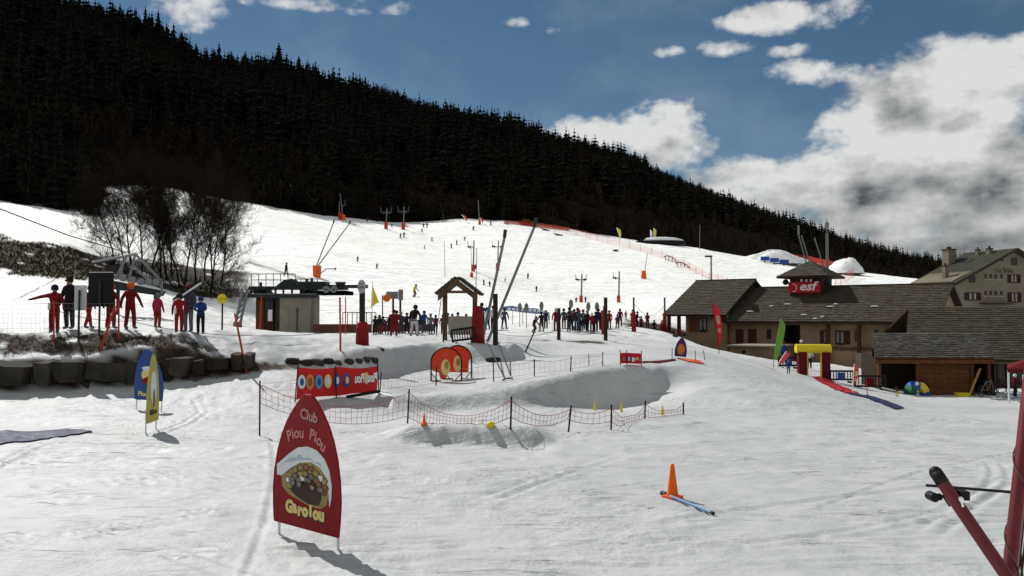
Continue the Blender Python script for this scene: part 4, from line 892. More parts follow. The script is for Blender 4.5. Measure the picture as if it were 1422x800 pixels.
# ---- chairlift terminal
def bpx(mb, x0, x1, y0, y1, Y, dep, m=None):
    a, b = P(x0, y1, Y), P(x1, y0, Y); return mb.box(((a.x + b.x) / 2, Y + dep / 2, (a.z + b.z) / 2), (b.x - a.x, dep, b.z - a.z), m)
STEEL = mat('dark_steel', (.030, .034, .036), .55, .2, 2, metal=.3); GALV = mat('galvanised_steel', (.17, .18, .18), .5, .2, 4, metal=.6)
ORNG = mat('orange_padding', (.62, .11, .02), .6, .15, 3); REDO = mat('red_orange_padding', (.42, .040, .022), .6, .15, 3)
ct = empty('chairlift_terminal', (0, 0, 0), 0, 'chairlift base terminal of dark steel beams on a concrete pillar with railings', 'chairlift'); Y = 58
def part(name, boxes, m, parent=ct, Yp=Y):
    mb = MB()
    for b in boxes: bpx(mb, *b[:4], b[4] if len(b) > 4 else Yp, b[5] if len(b) > 5 else 2.0)
    return mb.build(name, m, parent)
part('concrete_pillar', [(388, 432, 410, 467, 58, 2.6)], CONC)
cab = part('control_cabin', [(355, 380, 410, 467, 58.4, 2.2)], REDW); part('cabin_door', [(357, 366, 416, 462, 58.32, .07)], BRNW, cab); part('cabin_panel', [(372, 378, 430, 446, 58.32, .07)], WHITE, cab); part('cabin_window', [(369, 379, 413, 428, 58.3, .08)], GLS, cab)
part('side_pier', [(380, 388, 418, 467, 58.8, 1.5)], mat('dark_concrete', (.10, .09, .075), .9, .2, 2)); part('drain_pipe', [(411.6, 412.8, 427, 460, 57.9, .09)], STEEL)
part('deck_beam', [(336, 441, 409, 413.5, 57.6, .4)], STEEL); part('deck_beam', [(336, 441, 409, 413.5, 60.6, .4)], STEEL); part('deck_plate', [(338, 440, 407.6, 409, 57.7, 3.2)], GALV); part('main_beam', [(345, 482, 397.5, 402.5, 58.2, .5), ], STEEL); part('main_beam', [(348, 470, 397.5, 402.5, 60.2, .5)], STEEL)
for px in (347, 358, 369, 381, 392, 404, 416, 428, 438): part('strut', [(px, px + 2, 402, 409, 58.3, .2)], STEEL); part('end_housing', [(440, 481, 403.5, 409, 58.0, 2.6)], STEEL)
part('cross_arm', [(444, 510, 395.5, 400, 58.9, .4)], STEEL); part('drive_box', [(414, 452, 391, 398, 58.4, 1.4)], STEEL)
mb = MB(); q = [P(382, 398, 58.3), P(414, 398, 58.3), P(404, 387, 58.3), P(394, 389, 58.3)]; mb.prism(q, (0, 1.6, 0)); mb.build('gear_cover', STEEL, ct)
mb = MB(); q = [P(467, 396, 58.7), P(476, 396, 58.7), P(479, 391.5, 58.7), P(465, 391.5, 58.7)]; mb.prism(q, (0, .6, 0)); mb.build('hopper', STEEL, ct)
for px in (453, 463.5):
    c = P(px, 402, 57.9); mb = MB(); mb.tube(c, c + Vector((0, .12, 0)), .24, n=18); w_ = mb.build('sheave', GALV, ct); mb = MB(); mb.tube(c + Vector((0, -.05, 0)), c + Vector((0, 0, 0)), .06, n=8); mb.build('hub', STEEL, w_)
def railing(parent, x0, x1, yt, yb, Y, n, dep=0.0, m=None, r=.03, mid=True, name='railing'):
    mb = MB(); a, b = P(x0, yt, Y), P(x1, yt, Y + dep); c, d = P(x0, yb, Y), P(x1, yb, Y + dep); mb.tube(a, b, r, n=6)
    if mid: mb.tube((a + c) / 2, (b + d) / 2, r * .8, n=6)
    for k in range(n + 1): mb.tube(c.lerp(d, k / n), a.lerp(b, k / n), r, n=6)
    return mb.build(name, m or STEEL, parent)
railing(ct, 349, 410, 380.5, 397, 57.8, 6); railing(ct, 410, 441, 387.5, 397, 57.8, 4); railing(ct, 349, 410, 380.5, 397, 60.8, 6)
for (xa, ya, xb, yb) in ((345, 409, 358, 400), (369, 400, 381, 409), (416, 409, 428, 400), (430, 402, 452, 409)): mb = MB(); mb.tube(P(xa, ya, 58.1), P(xb, yb, 58.1), .07, n=6); mb.build('brace', STEEL, ct)
part('counterweight', [(352, 372, 400, 408, 59.0, 1.0)], STEEL); part('motor_housing', [(418, 436, 399, 409, 58.8, 1.2)], mat('dull_green_steel', (.03, .04, .034), .6)); part('ladder_rail', [(436, 437, 398, 452, 58.4, .08)], GALV)
for (px, py) in ((360, 392), (424, 388), (431, 386), (446, 392)): part('sensor_box', [(px, px + 3, py, py + 7, 58.3, .2)], STEEL)
lg = MB(); 
for (xa, ya, xb, yb, Yb) in ((344, 402, 333, 452, 57.6), (337, 405, 326, 454, 57.6), (344, 402, 333, 452, 59.0)): lg.tube(P(xa, ya, Yb), P(xb, yb, Yb), .10, n=6)
for k in range(6):
    t0 = k / 6; a = P(344 - 11 * t0, 402 + 50 * t0, 57.6); b = P(337 - 11 * min(1, t0 + .16), 405 + 49 * min(1, t0 + .16), 57.6); lg.tube(a, b, .045, n=5)
lg.build('lattice_leg', GALV, ct); b = P(328, 457, 57.5); mb = MB(); mb.box((b.x, b.y + .3, G(b.x, b.y) + .2), (.45, .5, .6)); mb.build('leg_footing', REDP, ct)
lp = MB(); q = [gp(436, 56.5), gp(598, 56.0)]; zz = max(q[0].z, q[1].z) + .45; lp.box(((q[0].x + q[1].x) / 2, 57.4, zz - .5), (q[1].x - q[0].x, 2.2, 1.0)); pl = lp.build('loading_platform', mat('rusty_boards', (.10, .045, .028), .8, .3, 2), ct)
railing(ct, 476, 522, 434, 453, 57.6, 7, m=STEEL, mid=False); railing(ct, 522, 560, 441, 453, 57.2, 5, m=REDP, mid=False)
# grey sheave train on a lattice post, left
st = empty('sheave_support', (0, 0, 0), 0, 'grey steel lift sheave train on triangular braces before the bare trees', 'lift part'); Y = 47
mb = MB(); 
for (xa, ya, xb, yb) in ((188, 353, 178, 392), (188, 353, 224, 390), (188, 353, 128, 364), (176, 356, 160, 388), (224, 390, 225, 408), (184, 368, 205, 388), (170, 362, 168, 384)): mb.tube(P(xa, ya, Y), P(xb, yb, Y), .07, n=6)
mb.build('brace', GALV, st)
mb = MB(); q = [P(158, 390, Y), P(226, 404, Y), P(222, 411, Y), P(158, 402, Y)]; mb.prism(q, (0, .5, 0)); mb.build('beam', STEEL, st)
for (px, py) in ((170, 386), (183, 389), (195, 391), (206, 391.5), (217, 391.5)):
    c = P(px, py, Y - .1); mb = MB(); mb.tube(c, c + Vector((0, .14, 0)), .20, n=16); mb.build('sheave', GALV, st)
for px in (164, 216):
    b = gp(px, Y + .2); a = P(px, 402, Y + .2); mb = MB(); mb.tube(b - Vector((0, 0, .3)), a, .10, n=8); mb.build('post', STEEL, st)

# ---- snow lances
def lance(name, base, q, r, label, tip=True, pad=None, bend=None, group=None):
    o = empty(name, base, 0, label, 'snow lance', group); v = Vector(q) - base; mb = MB(); mb.tube((0, 0, -.1), v * .93, r, r * .85, 10); mb.build('tube', GALV, o)
    d = v.normalized(); e = v * .93; k = (d + Vector((0, 0, .9))).normalized() * (v.length * .07); mb = MB(); mb.tube(e, e + k, r * 1.15, r * 1.15, 10); mb.build('nozzle_head', STEEL, o)
    if pad: mb = MB(); mb.lathe([(pad * .8, 0), (pad * .85, pad * 2.2), (pad * .2, pad * 2.2)], n=10); mb.build('foot_padding', ORNG, o)
    return o
b = on(669, 474, 34); lance('snow_lance', b, P(703, 319, 40.5), .075, 'shorter grey snow lance leaning up beside the wooden portal')
b2 = b + Vector((.25, .2, 0)); b2.z = G(b2.x, b2.y); lance('snow_lance', b2, P(747, 303, 40.5), .075, 'longer grey snow lance slanting far right above the wooden portal')
b = on(440, 385, 85); k = b.y
o = empty('snow_gun_base', b, 0, 'orange padded box at the foot of two snow lances on the piste', 'snow gun'); w = 6 / F * k; zt = P(440, 369, k).z - b.z
mb = MB(); mb.lathe([(w * .85, -.2), (w * 1.05, zt), (.05, zt)], n=8); mb.build('padding', ORNG, o); mb = MB(); mb.tube((w * .8, -.2, zt * .3), (w * 2.2, -.1, zt * .72), .06); mb.tube((w * 2.2, -.1, zt * .72), (w * 4.2, -.1, zt * .72), .06); mb.ball((w * 4.3, -.1, zt * .72), .16); mb.build('hydrant_arm', STEEL, o)
for (px, py, lb) in ((465, 305, 'upright thin snow lance standing in the orange padded box'), (488, 307, 'slanted thin snow lance standing in the orange padded box')):
    bb = Vector((b.x + (.1 if px > 470 else -.1), b.y, b.z + zt)); lance('snow_lance', bb, P(px, py, k), .09, lb)

# ---- draglift pylons
def pylon(px, py, pt, label, arm=-1, pad=True, y0=90, yfix=None, two=False, r=.16):
    b = on(px, py, y0) if yfix is None else gp(px, yfix); h = P(px, pt, b.y).z - b.z; u = b.y / F; o = empty('draglift_pylon', b, 0, label, 'lift pylon', 'draglift pylons on the piste')
    mb = MB(); mb.tube((0, 0, -.5), (u * 1.2 * (1 if arm < 0 else -1), 0, h), r, r * .75, 8); mb.build('mast', GALV, o)
    for sgn in ((arm, -arm) if two else (arm,)):
        mb = MB(); z = h * .78; mb.tube((0, 0, z), (sgn * 7 * u, 0, z + 1.0 * u), r * .6, n=6); mb.tube((sgn * 3 * u, 0, z - 2 * u), (sgn * 8 * u, 0, z + 2 * u), r * .45, n=5); mb.tube((sgn * 6 * u, 0, z), (sgn * 8 * u, 0, z + 8 * u), r * .35, n=5); mb.build('cross_arm', GALV, o)
        for k in (4.5, 6.8): mb = MB(); c = Vector((sgn * k * u, -.1, z + .6 * u)); mb.tube(c, c + Vector((0, .2, 0)), 1.3 * u, n=12); mb.build('sheave', STEEL, o)
    if pad: mb = MB(); mb.lathe([(2.6 * u, -.3), (2.4 * u, 9.5 * u), (.5 * u, 9.7 * u)], n=10); mb.build('foot_padding', REDO, o)
    return o
pylon(657, 377, 334, 'draglift pylon with red padded foot above the wooden portal'); pylon(691, 375, 334, 'draglift pylon with wide red padded foot on bare earth patch', two=True)
pylon(807, 420, 380, 'draglift pylon with double arms and red padded foot behind the queue', two=True); pylon(859, 420, 377, 'draglift pylon leaning right with red padded foot beyond the queue')
pylon(536, 318, 289, 'far draglift pylon with forked top on the crest', two=True, y0=150); pylon(560, 319, 287, 'far draglift pylon with branching arms on the crest', two=True, y0=150); pylon(472, 305, 280, 'far draglift pylon beside a leaning pole on the crest', arm=1, y0=150)
def thin_pole(px, py, qx, qy, label, r=.06, m=None, y0=80, foot=None, Y=None, cat='pole', name='marker_pole', group=None, footm=None):
    b = on(px, py, y0) if Y is None else gp(px, Y); q = P(qx, qy, b.y); o = empty(name, b, 0, label, cat, group); mb = MB(); mb.tube((0, 0, -.15), q - b, r, r * .8, 6); mb.build('shaft', m or GALV, o)
    if foot: u = b.y / F; mb = MB(); mb.lathe([(foot * u, -.2), (foot * .7 * u, foot * 2.6 * u), (.2 * u, foot * 2.7 * u)], n=10); mb.build('foot_padding', footm or ORNG, o)
    return o
thin_pole(412, 289, 403, 255, 'tall leaning pole before the forest on the left crest', .16, y0=150); thin_pole(477, 306, 472, 268, 'tall pole with orange foot on the crest beside a pylon', .14, y0=150, foot=3)
thin_pole(894, 387, 899, 352, 'thin pole with orange padded foot on the right of the piste', .07, y0=120, foot=4.2); thin_pole(666, 312, 664, 278, 'pole with red foot standing by the red flags on the crest', .16, y0=150, foot=2, footm=REDO)
thin_pole(617, 305, 611, 282, 'thin pole on the crest left of the red flags', .12, y0=150); thin_pole(618, 385, 617, 335, 'slender marker pole on the piste above the wooden portal', .05, y0=90); thin_pole(655, 385, 654, 340, 'marker pole with red foot above the wooden portal', .05, y0=90, foot=2.5, footm=REDO)
thin_pole(661, 400, 662, 345, 'tall slim pole right behind the portal lances', .07, y0=90); thin_pole(972, 345, 972, 312, 'grey pole by the black ramp and yellow flags', .12, y0=150, Y=285); thin_pole(379, 278, 378, 262, 'short dark post at the forest edge on the left crest', .14, y0=150)

# ---- wooden portal at the lift queue
po = empty('wooden_portal', (0, 0, 0), 0, 'brown wooden gate portal with a gabled shingle roof at the lift queue', 'portal'); Yp = 40.5
WD = mat('portal_wood', (.10, .062, .036), .7, .3, 4)
for (px, y, nm) in ((618, 41.0, 'post'), (659.5, 40.3, 'post')):
    b = gp(px, y); mb = MB(); zt = P(px, 405, y).z; mb.box((b.x, b.y, (b.z + zt) / 2 - .1), (.22, .22, zt - b.z + .2)); mb.build('post', WD, po)
ap = P(634, 387, Yp); el_ = P(608, 408, Yp); er = P(663, 409, Yp); bk = Vector((.12, 1.3, 0))
for e in (el_, er):
    mb = MB(); d = (e - ap).normalized(); n_ = Vector((-d.z, 0, d.x)); n_ = n_ if n_.z > 0 else -n_; mb.prism([ap, e, e - Vector((0, 0, .34)), ap - Vector((0, 0, .34))], (0, .18, 0)); mb.build('rafter', WD, po)
    mb = MB(); up = n_ * .02; mb.prism([ap + up, e + up + d * .1, e + up + d * .1 + n_ * .09, ap + up + n_ * .09], bk); rp = mb.build('roof_slope', SH[1], po)
    for r in range(6):
        for c in range(4):
            o_ = ap.lerp(e + d * .1, r / 6) + n_ * .11 + bk * (c / 4) ; o2 = ap.lerp(e + d * .1, (r + 1.1) / 6) + n_ * .13 + bk * (c / 4); mb = MB(); mb.prism([o_, o2, o2 + bk * .235, o_ + bk * .235], n_ * .03); mb.build('shingle', RNG.choice(SH), rp)
mb = MB(); a, b = P(619, 405.5, Yp - .02), P(652, 405.5, Yp - .02); mb.box((a + b) / 2, (b.x - a.x, .16, .13)); mb.build('tie_beam', WD, po)
b = gp(664, 40.1); mb = MB(); zt = P(662, 425, 40).z - b.z; mb.lathe([(.36, -.1), (.30, .5), (.26, zt * .8), (.20, zt)], n=12, c=(b.x - .02, b.y - .05, b.z)); mb.build('post_padding', REDP, po, smooth=True)
sb = gp(640, 46); t = empty('grey_screen', sb, 0, 'grey flat screen panel standing behind the wooden portal', 'screen'); mb = MB(); mb.box((0, 0, .62), (1.35, .06, 1.0)); mb.build('panel', CONC, t); mb = MB(); mb.box((-.55, .05, .3), (.06, .06, .7)); mb.build('leg', STEEL, t); mb = MB(); mb.box((.55, .05, .3), (.06, .06, .7)); mb.build('leg', STEEL, t)
st_ = gp(606, 46); mb = MB(); mb.tube(st_, P(613, 412, 42), .02, n=5); mb.build('stay_rope', STEEL, po)

def barrier(px, py, w, h, label, rz=0.0, y0=20, logo=None, name='crowd_barrier', Y=None, tilt=0.0):
    b = on(px, py, y0) if Y is None else gp(px, Y); o = empty(name, b, rz, label, 'barrier'); o.rotation_euler[1] = tilt; mb = MB(); mb.tube((-w / 2, 0, h), (w / 2, 0, h), .05, n=8); mb.tube((-w / 2, 0, .18), (w / 2, 0, .18), .05, n=8); mb.tube((-w / 2, 0, .1), (-w / 2, 0, h), .05, n=8); mb.tube((w / 2, 0, .1), (w / 2, 0, h), .05, n=8); mb.build('frame', BLACK, o)
    n = 9
    for k in range(1, n): mb = MB(); x = -w / 2 + w * k / n; mb.box((x, 0, (h + .18) / 2), (.045, .03, h - .2)); mb.build('bar', BLACK, o)
    for x in (-w * .35, w * .35): mb = MB(); mb.box((x, 0, .05), (.08, .5, .1)); mb.build('foot', BLACK, o)
    if logo: mb = MB(); mb.box((0, -.04, h * .58), (w * .26, .02, h * .6)); mb.build('panel', logo, o)
    return o
BLUEP = mat('blue_panel', (.03, .07, .26), .5)
barrier(645, 477, 1.05, .68, 'dark barrier with slatted infill leaning by the red padded portal post', .15, 34, tilt=-.12)

# ---- posts, ropes and signs about the queue
def post(px, py, pt, label, r=.10, m=None, y0=34, Y=None, pad=None, name='wooden_post', cat='post', group=None, qx=None):
    b = on(px, py, y0) if Y is None else gp(px, Y); q = P(qx if qx is not None else px, pt, b.y); o = empty(name, b, 0, label, cat, group); mb = MB(); mb.tube((0, 0, -.2), q - b, r, r * .92, 10); mb.build('shaft', m or DKW, o)
    if pad:
        h = P(px, pad, b.y).z - b.z; mb = MB(); mb.lathe([(r * 2.2, -.05), (r * 2.1, h * .6), (r * 1.8, h * .95), (r * 1.1, h)], n=12); mb.build('padding', REDP, o, smooth=True)
    return o, b
post(688, 479, 408, 'dark wooden post right of the snow lances at the queue', .12); _, pA = post(776, 472, 428, 'dark wooden post on a strip of bare earth, left one', .10); _, pB = post(841, 473, 413, 'taller dark wooden post at the right end of the bare earth strip', .11)
o, b503 = post(503, 479, 394, 'dark post with red padding and round white sign at the snow bank edge', .12, pad=447, y0=30)
c = P(501.5, 398, b503.y - .25) - b503; mb = MB(); rz_ = Matrix.Rotation(-.85, 3, 'Z'); mb.tube(c, c + rz_ @ Vector((0, .04, 0)), .27, n=24); sg = mb.build('round_sign', mat('sign_white', (.36, .36, .37), .5), o); mb = MB(); mb.box(c + rz_ @ Vector((0, -.012, -.03)), (.44, .012, .09), None, rz_); mb.build('sign_bar', GREYM, sg); mb = MB(); mb.box(c + rz_ @ Vector((0, -.012, .11)), (.30, .012, .05), None, rz_); mb.build('sign_bar', GREYM, sg)
post(839, 470, 425, 'post wrapped in red padding behind the tall wooden post', .08, pad=430, Y=52, name='padded_post'); post(880, 457, 413, 'thin post with red padding before the earth bank', .07, pad=432, Y=57, name='padded_post'); post(923, 457, 413, 'thin post with red padding at the porch corner', .07, pad=434, Y=61, name='padded_post')
for i, (px, py, pt, qx, lb) in enumerate(((473, 487, 413, 472, 'upright red slalom pole on the snow bank before the chairlift terminal'), (344, 518, 435, 326, 'long red pole leaning left at the end of the stone wall'), (361, 470, 412, 363, 'short red pole before the control cabin'), (615, 475, 432, 619, 'brown stake leaning beside the wooden portal'), (727, 489, 456, 744, 'thin black stick planted at a slant before the queue'), (480, 452, 412, 480, 'slim red pole by the loading platform railing'))):
    p_, _ = post(px, py, pt, lb, .035, (REDO if 'red' in lb else DKW), y0=24, qx=qx, name='slalom_pole' if 'red' in lb else 'stake', cat='pole', Y=52 if px in (361, 480) else None)
def rope(pts, label, r=.012, m=None, name='rope', sag=.25):
    mb = MB()
    for a, b in zip(pts[:-1], pts[1:]):
        n = 12; prev = None
        for k in range(n + 1):
            t = k / n; q = Vector(a).lerp(Vector(b), t) - Vector((0, 0, 4 * sag * t * (1 - t)))
            if prev: mb.tube(prev, q, r, n=4, cap=False)
            prev = q
    return tag(mb.build(name, m or DKW), label, 'rope')
hp_ = Vector((0, 0, .55))
rope([gp(688, 39.5) + hp_, pA + hp_], 'sagging rope between the lance side post and the left earth strip post'); rope([pA + hp_, pB + hp_], 'sagging rope between the two posts on the bare earth strip'); rope([pB + hp_, gp(880, 57) + Vector((0, 0, 1.2))], 'rope from the tall wooden post to the padded post by the earth bank')
rope([gp(880, 57) + Vector((0, 0, 1.9)), gp(923, 61) + Vector((0, 0, 1.9))], 'high sagging rope between the padded posts by the porch', sag=.8); rope([P(503, 455, b503.y), P(344, 466, 30), P(181, 446, 29), P(75, 430, 28.5)], 'long rope running along the terrace from the red padded post', .012, sag=.12)
rope([P(0, 290, 60), P(95, 327, 75), P(180, 352, 90)], 'dark lift cable crossing the snow above the grassy bank', .05, sag=.0, name='lift_cable')
rope([P(540, 290, 300), P(472, 284, 280), P(400, 275, 285)], 'thin lift cable strung between far crest pylons', .06, sag=2.0, name='lift_cable')
def oval_sign(px, py, foot, label, Y, w=5.4, h=12.5):
    b = gp(px, Y); o = empty('oval_sign', b, RNG.uniform(-.25, .25), label, 'sign', 'oval signs above the queue'); c = P(px, py, Y) - b; u = Y / F; mb = MB(); q = [Vector((w / 2 * u * math.cos(t) * 1.1, 0, h / 2 * u * math.sin(t))) + Vector((0, c.y, c.z)) for t in np.linspace(0, 2 * math.pi, 24, endpoint=False)]; mb.prism(q, (0, .04, 0)); mb.build('disc', GREYM, o)
    mb = MB(); mb.tube((0, .08, -.1), (0, .08, c.z + h * .3 * u), .025, n=6); mb.build('pole', GALV, o)
for (px, py) in ((722, 427), (731, 427), (752, 425), (793, 422), (817, 426), (829, 426)): oval_sign(px, py, 0, 'grey oval sign seen from behind above the lift queue', 60 + RNG.uniform(-1, 2))
def flag_pole(px, py, pt, label, colm, y0=34, Y=None):
    b = on(px, py, y0) if Y is None else gp(px, Y); h = P(px, pt, b.y).z - b.z; o = empty('flag', b, 0, label, 'flag'); mb = MB(); mb.tube((0, 0, -.1), (0, 0, h), .022, n=6); mb.build('pole', WHITE, o); mb = MB(); mb.prism([(0, 0, h * .97), (.10, 0, h * .86), (.38, .05, h * .62), (.20, .0, h * .60), (-.08, 0, h * .52), (-.04, 0, h * .8)], (0, .03, 0)); mb.build('cloth', colm, o)
YEL = mat('yellow_vinyl', (.62, .50, .03), .5, .1, 3); GRN = mat('green_cloth', (.14, .30, .05), .6, .1, 2); ORC = mat('cone_orange', (.75, .13, .015), .5, .06, 4)
flag_pole(517, 444, 392, 'yellow flag hanging on a white pole beside the round white sign', YEL, Y=48)
t = empty('direction_sign', gp(550, 55), 0, 'grey rectangular direction boards on dark posts above the queue', 'sign'); b = t.location
for (x0, x1, y0, y1) in ((536, 553, 405, 415), (553, 560, 402, 417)): mb = MB(); a_, c_ = P(x0, y1, 55) - b, P(x1, y0, 55) - b; mb.box(((a_.x + c_.x) / 2, 0, (a_.z + c_.z) / 2), (c_.x - a_.x - .02, .06, c_.z - a_.z)); mb.build('board', GREYM, t)
for px in (546, 556): a_ = P(px, 410, 55.1) - b; mb = MB(); mb.tube((a_.x, .1, -.3), (a_.x, .1, a_.z), .07); mb.build('post', DKW, t)
def round_sign(px, py, r, Y, label, m, pole=True, txt=None, tm=None):
    b = gp(px - (6 if pole == 2 else 0), Y); c = P(px, py, Y) - b; u = Y / F; o = empty('round_sign', b, 0, label, 'sign'); mb = MB(); mb.tube(c, c + Vector((0, .04, 0)), r * u, n=24); d = mb.build('disc', m, o); mb = MB(); mb.tube((0, .08, -.2), (0, .08, c.z + r * u * .8), .04, n=6); mb.build('post', DKW, o)
    if txt: text(txt, r * u * .8, tm or BLACK, d, face_mat(c + Vector((0, -.012, 0)), (1, 0, 0), (0, 0, 1)), ext=.004)
    return o
round_sign(537, 414, 5.2, 54, 'round orange sign on a post beside the grey direction boards', ORNG, 2); round_sign(308, 415, 6.6, 36, 'round yellow sign with dark lettering on a pole beside the red suited group', YEL, 1, '~~~~')
# boards on the terrace seen from behind
def board(px0, px1, py0, py1, Y, label, m, name='notice_board'):
    b = gp((px0 + px1) / 2, Y); o = empty(name, b, 0, label, 'board'); a_, c_ = P(px0, py1, Y) - b, P(px1, py0, Y) - b; mb = MB(); mb.box((0, 0, (a_.z + c_.z) / 2), (c_.x - a_.x, .05, c_.z - a_.z)); mb.build('panel', m, o, bevel=.02); mb = MB(); mb.tube((0, -.08, -.25), (0, -.08, (a_.z + c_.z) / 2 + .25), .035, n=8); mb.build('post', STEEL, o); return o
board(103, 120.5, 396, 431, 27.9, 'white notice board on a dark post before the man in black', mat('pale_board', (.42, .42, .44), .6, .06, 2)); board(122, 158, 378, 426, 28.6, 'large black board on a grey post between the red suited skiers', BLACK)

# ---- nets
def net(tops, bots, label, m, cell=.14, r=.004, posts=True, pm=None, pr=.02, sag=.22, name='net_fence', ph=1.0, sides=3):
    """tops/bots: world points of the net's corners at each post"""
    o = empty(name, tops[0] * 0, 0, label, 'fence'); nb = MB()
    for i in range(len(tops) - 1):
        A, B, C_, D = tops[i], tops[i + 1], bots[i], bots[i + 1]; L_ = (B - A).length; n = max(4, int(L_ / cell)); hgt = ((A - C_).length + (B - D).length) / 2; k = max(2, int(hgt / cell)); s_ = sag * min(1.3, L_ / 3)
        gr = [[None] * (k + 1) for _ in range(n + 1)]
        for a in range(n + 1):
            t = a / n; sg = 4 * s_ * t * (1 - t); tp = A.lerp(B, t) - Vector((0, 0, sg)); bt = C_.lerp(D, t) - Vector((0, 0, sg * .75)); zg_ = G(bt.x, bt.y) + .02
            if bt.z < zg_: bt.z = zg_
            if tp.z < bt.z + .15: tp.z = bt.z + .15
            for b in range(k + 1): q = tp.lerp(bt, b / k); gr[a][b] = q + Vector((RNG.gauss(0, cell * .05), RNG.gauss(0, .015), RNG.gauss(0, cell * .06) if 0 < b < k else 0))
        for a in range(n + 1):
            for b in range(k + 1):
                if a < n: nb.tube(gr[a][b], gr[a + 1][b], r * (1.7 if b in (0, k) else 1), n=sides, cap=False)
                if b < k: nb.tube(gr[a][b], gr[a][b + 1], r, n=sides, cap=False)
    n_ = nb.build('netting', m, o); n_['kind'] = 'stuff'
    if posts:
        for A, C_ in zip(tops, bots):
            d = (A - C_).normalized(); g = Vector((C_.x, C_.y, G(C_.x, C_.y))); mb = MB(); mb.tube(g - Vector((0, 0, .12)), A + d * .08, pr, n=6); mb.build('post', pm or BLACK, o)
    return o
NETR = mat('net_dark_red', (.26, .032, .034), .8); NETO = mat('net_orange', (.55, .10, .05), .8)
def netpx(pts, label, m, **kw):
    """pts: (px of foot, row of foot, row of net top, row of net bottom, px of top)"""
    T, B = [], []
    for (px, pyf, pt, pb, qx) in pts:
        f = on(px, pyf, 12); T.append(P(qx, pt, f.y)); t = (pyf - pb) / max(1, pyf - pt); B.append(P(px + (qx - px) * t, pb, f.y))
    return net(T, B, label, m, **kw)
netpx([(361, 605, 534, 560, 361), (565, 588, 545, 578, 568), (708, 596, 556, 579, 710), (784, 600, 568, 582, 792), (848, 597, 567, 585, 849), (895, 582, 561, 577, 896), (949, 576, 563, 575, 949)], 'sagging dark red safety net on black stakes behind the club sign', NETR, cell=.135, r=.0042, sag=.33)
netpx([(527, 544, 520, 540, 529), (605, 536, 513, 531, 606), (686, 530, 506, 524, 685), (742, 523, 502, 518, 742), (792, 516, 498, 512, 793), (836, 507, 492, 503, 837)], 'faint low net on thin stakes running back past the arch gates', mat('net_pale', (.30, .18, .17), .8), cell=.17, r=.0035, sag=.1)
# terrace net at far left
T = [Vector((x, 28.2, 0)) for x in ()]
net([P(px, 421, 28.1) for px in (-60, 75, 165)], [P(px, 462, 28.1) for px in (-60, 75, 165)], 'grey square mesh net along the terrace edge before the skiers', mat('net_grey', (.20, .17, .16), .8), cell=.15, r=.0035, sag=.03, pm=REDO, pr=.03)
b = on(138, 486, 24); post(138, 486, 425, 'red slalom pole leaning right at the terrace edge over the stone wall', .04, REDO, Y=b.y, qx=160, name='slalom_pole', cat='pole')
def far_net(pts, label, m, hpx, post_m=None):
    o = empty('safety_fence', (0, 0, 0), 0, label, 'fence'); ws = []
    for (px, py, y0) in pts: ws.append(on(px, py, y0))
    mb = MB()
    for a, b in zip(ws[:-1], ws[1:]):
        n = max(2, int((b - a).length / 6)); prev = None
        for k in range(n + 1):
            q = a.lerp(b, k / n); q.z = G(q.x, q.y) - .05; h = hpx * q.y / F; tp = q + Vector((0, .02, h + .05))
            if prev: mb.add([prev[0], q, tp, prev[1]], [(0, 1, 2, 3)])
            pm_ = MB(); pm_.tube(q, tp + Vector((0, 0, .25)), .05, n=5); pm_.build('post', post_m or NETO, o); prev = (q, tp)
    mb.build('netting', m, o); return o
FN = mat('orange_mesh', (.60, .16, .10), .9, alpha=.2); FNR = mat('red_mesh', (.34, .03, .02), .9, alpha=.8)
far_net([(742, 317, 200), (800, 327, 200), (860, 342, 170), (905, 354, 150), (950, 370, 140), (985, 388, 120), (1010, 395, 110)], 'orange see through safety fence along the right edge of the piste', FN, 9)
far_net([(700, 311, 200), (740, 315, 200), (790, 321, 200)], 'dense red safety fence on the crest beside the small hut', FNR, 5); far_net([(1085, 366, 200), (1120, 368, 200), (1160, 377, 200)], 'red safety fence behind the antenna mast', FNR, 13); far_net([(1160, 398, 150), (1175, 392, 170), (1186, 386, 200)], 'short red fence beside the big snow heap', FN, 14)

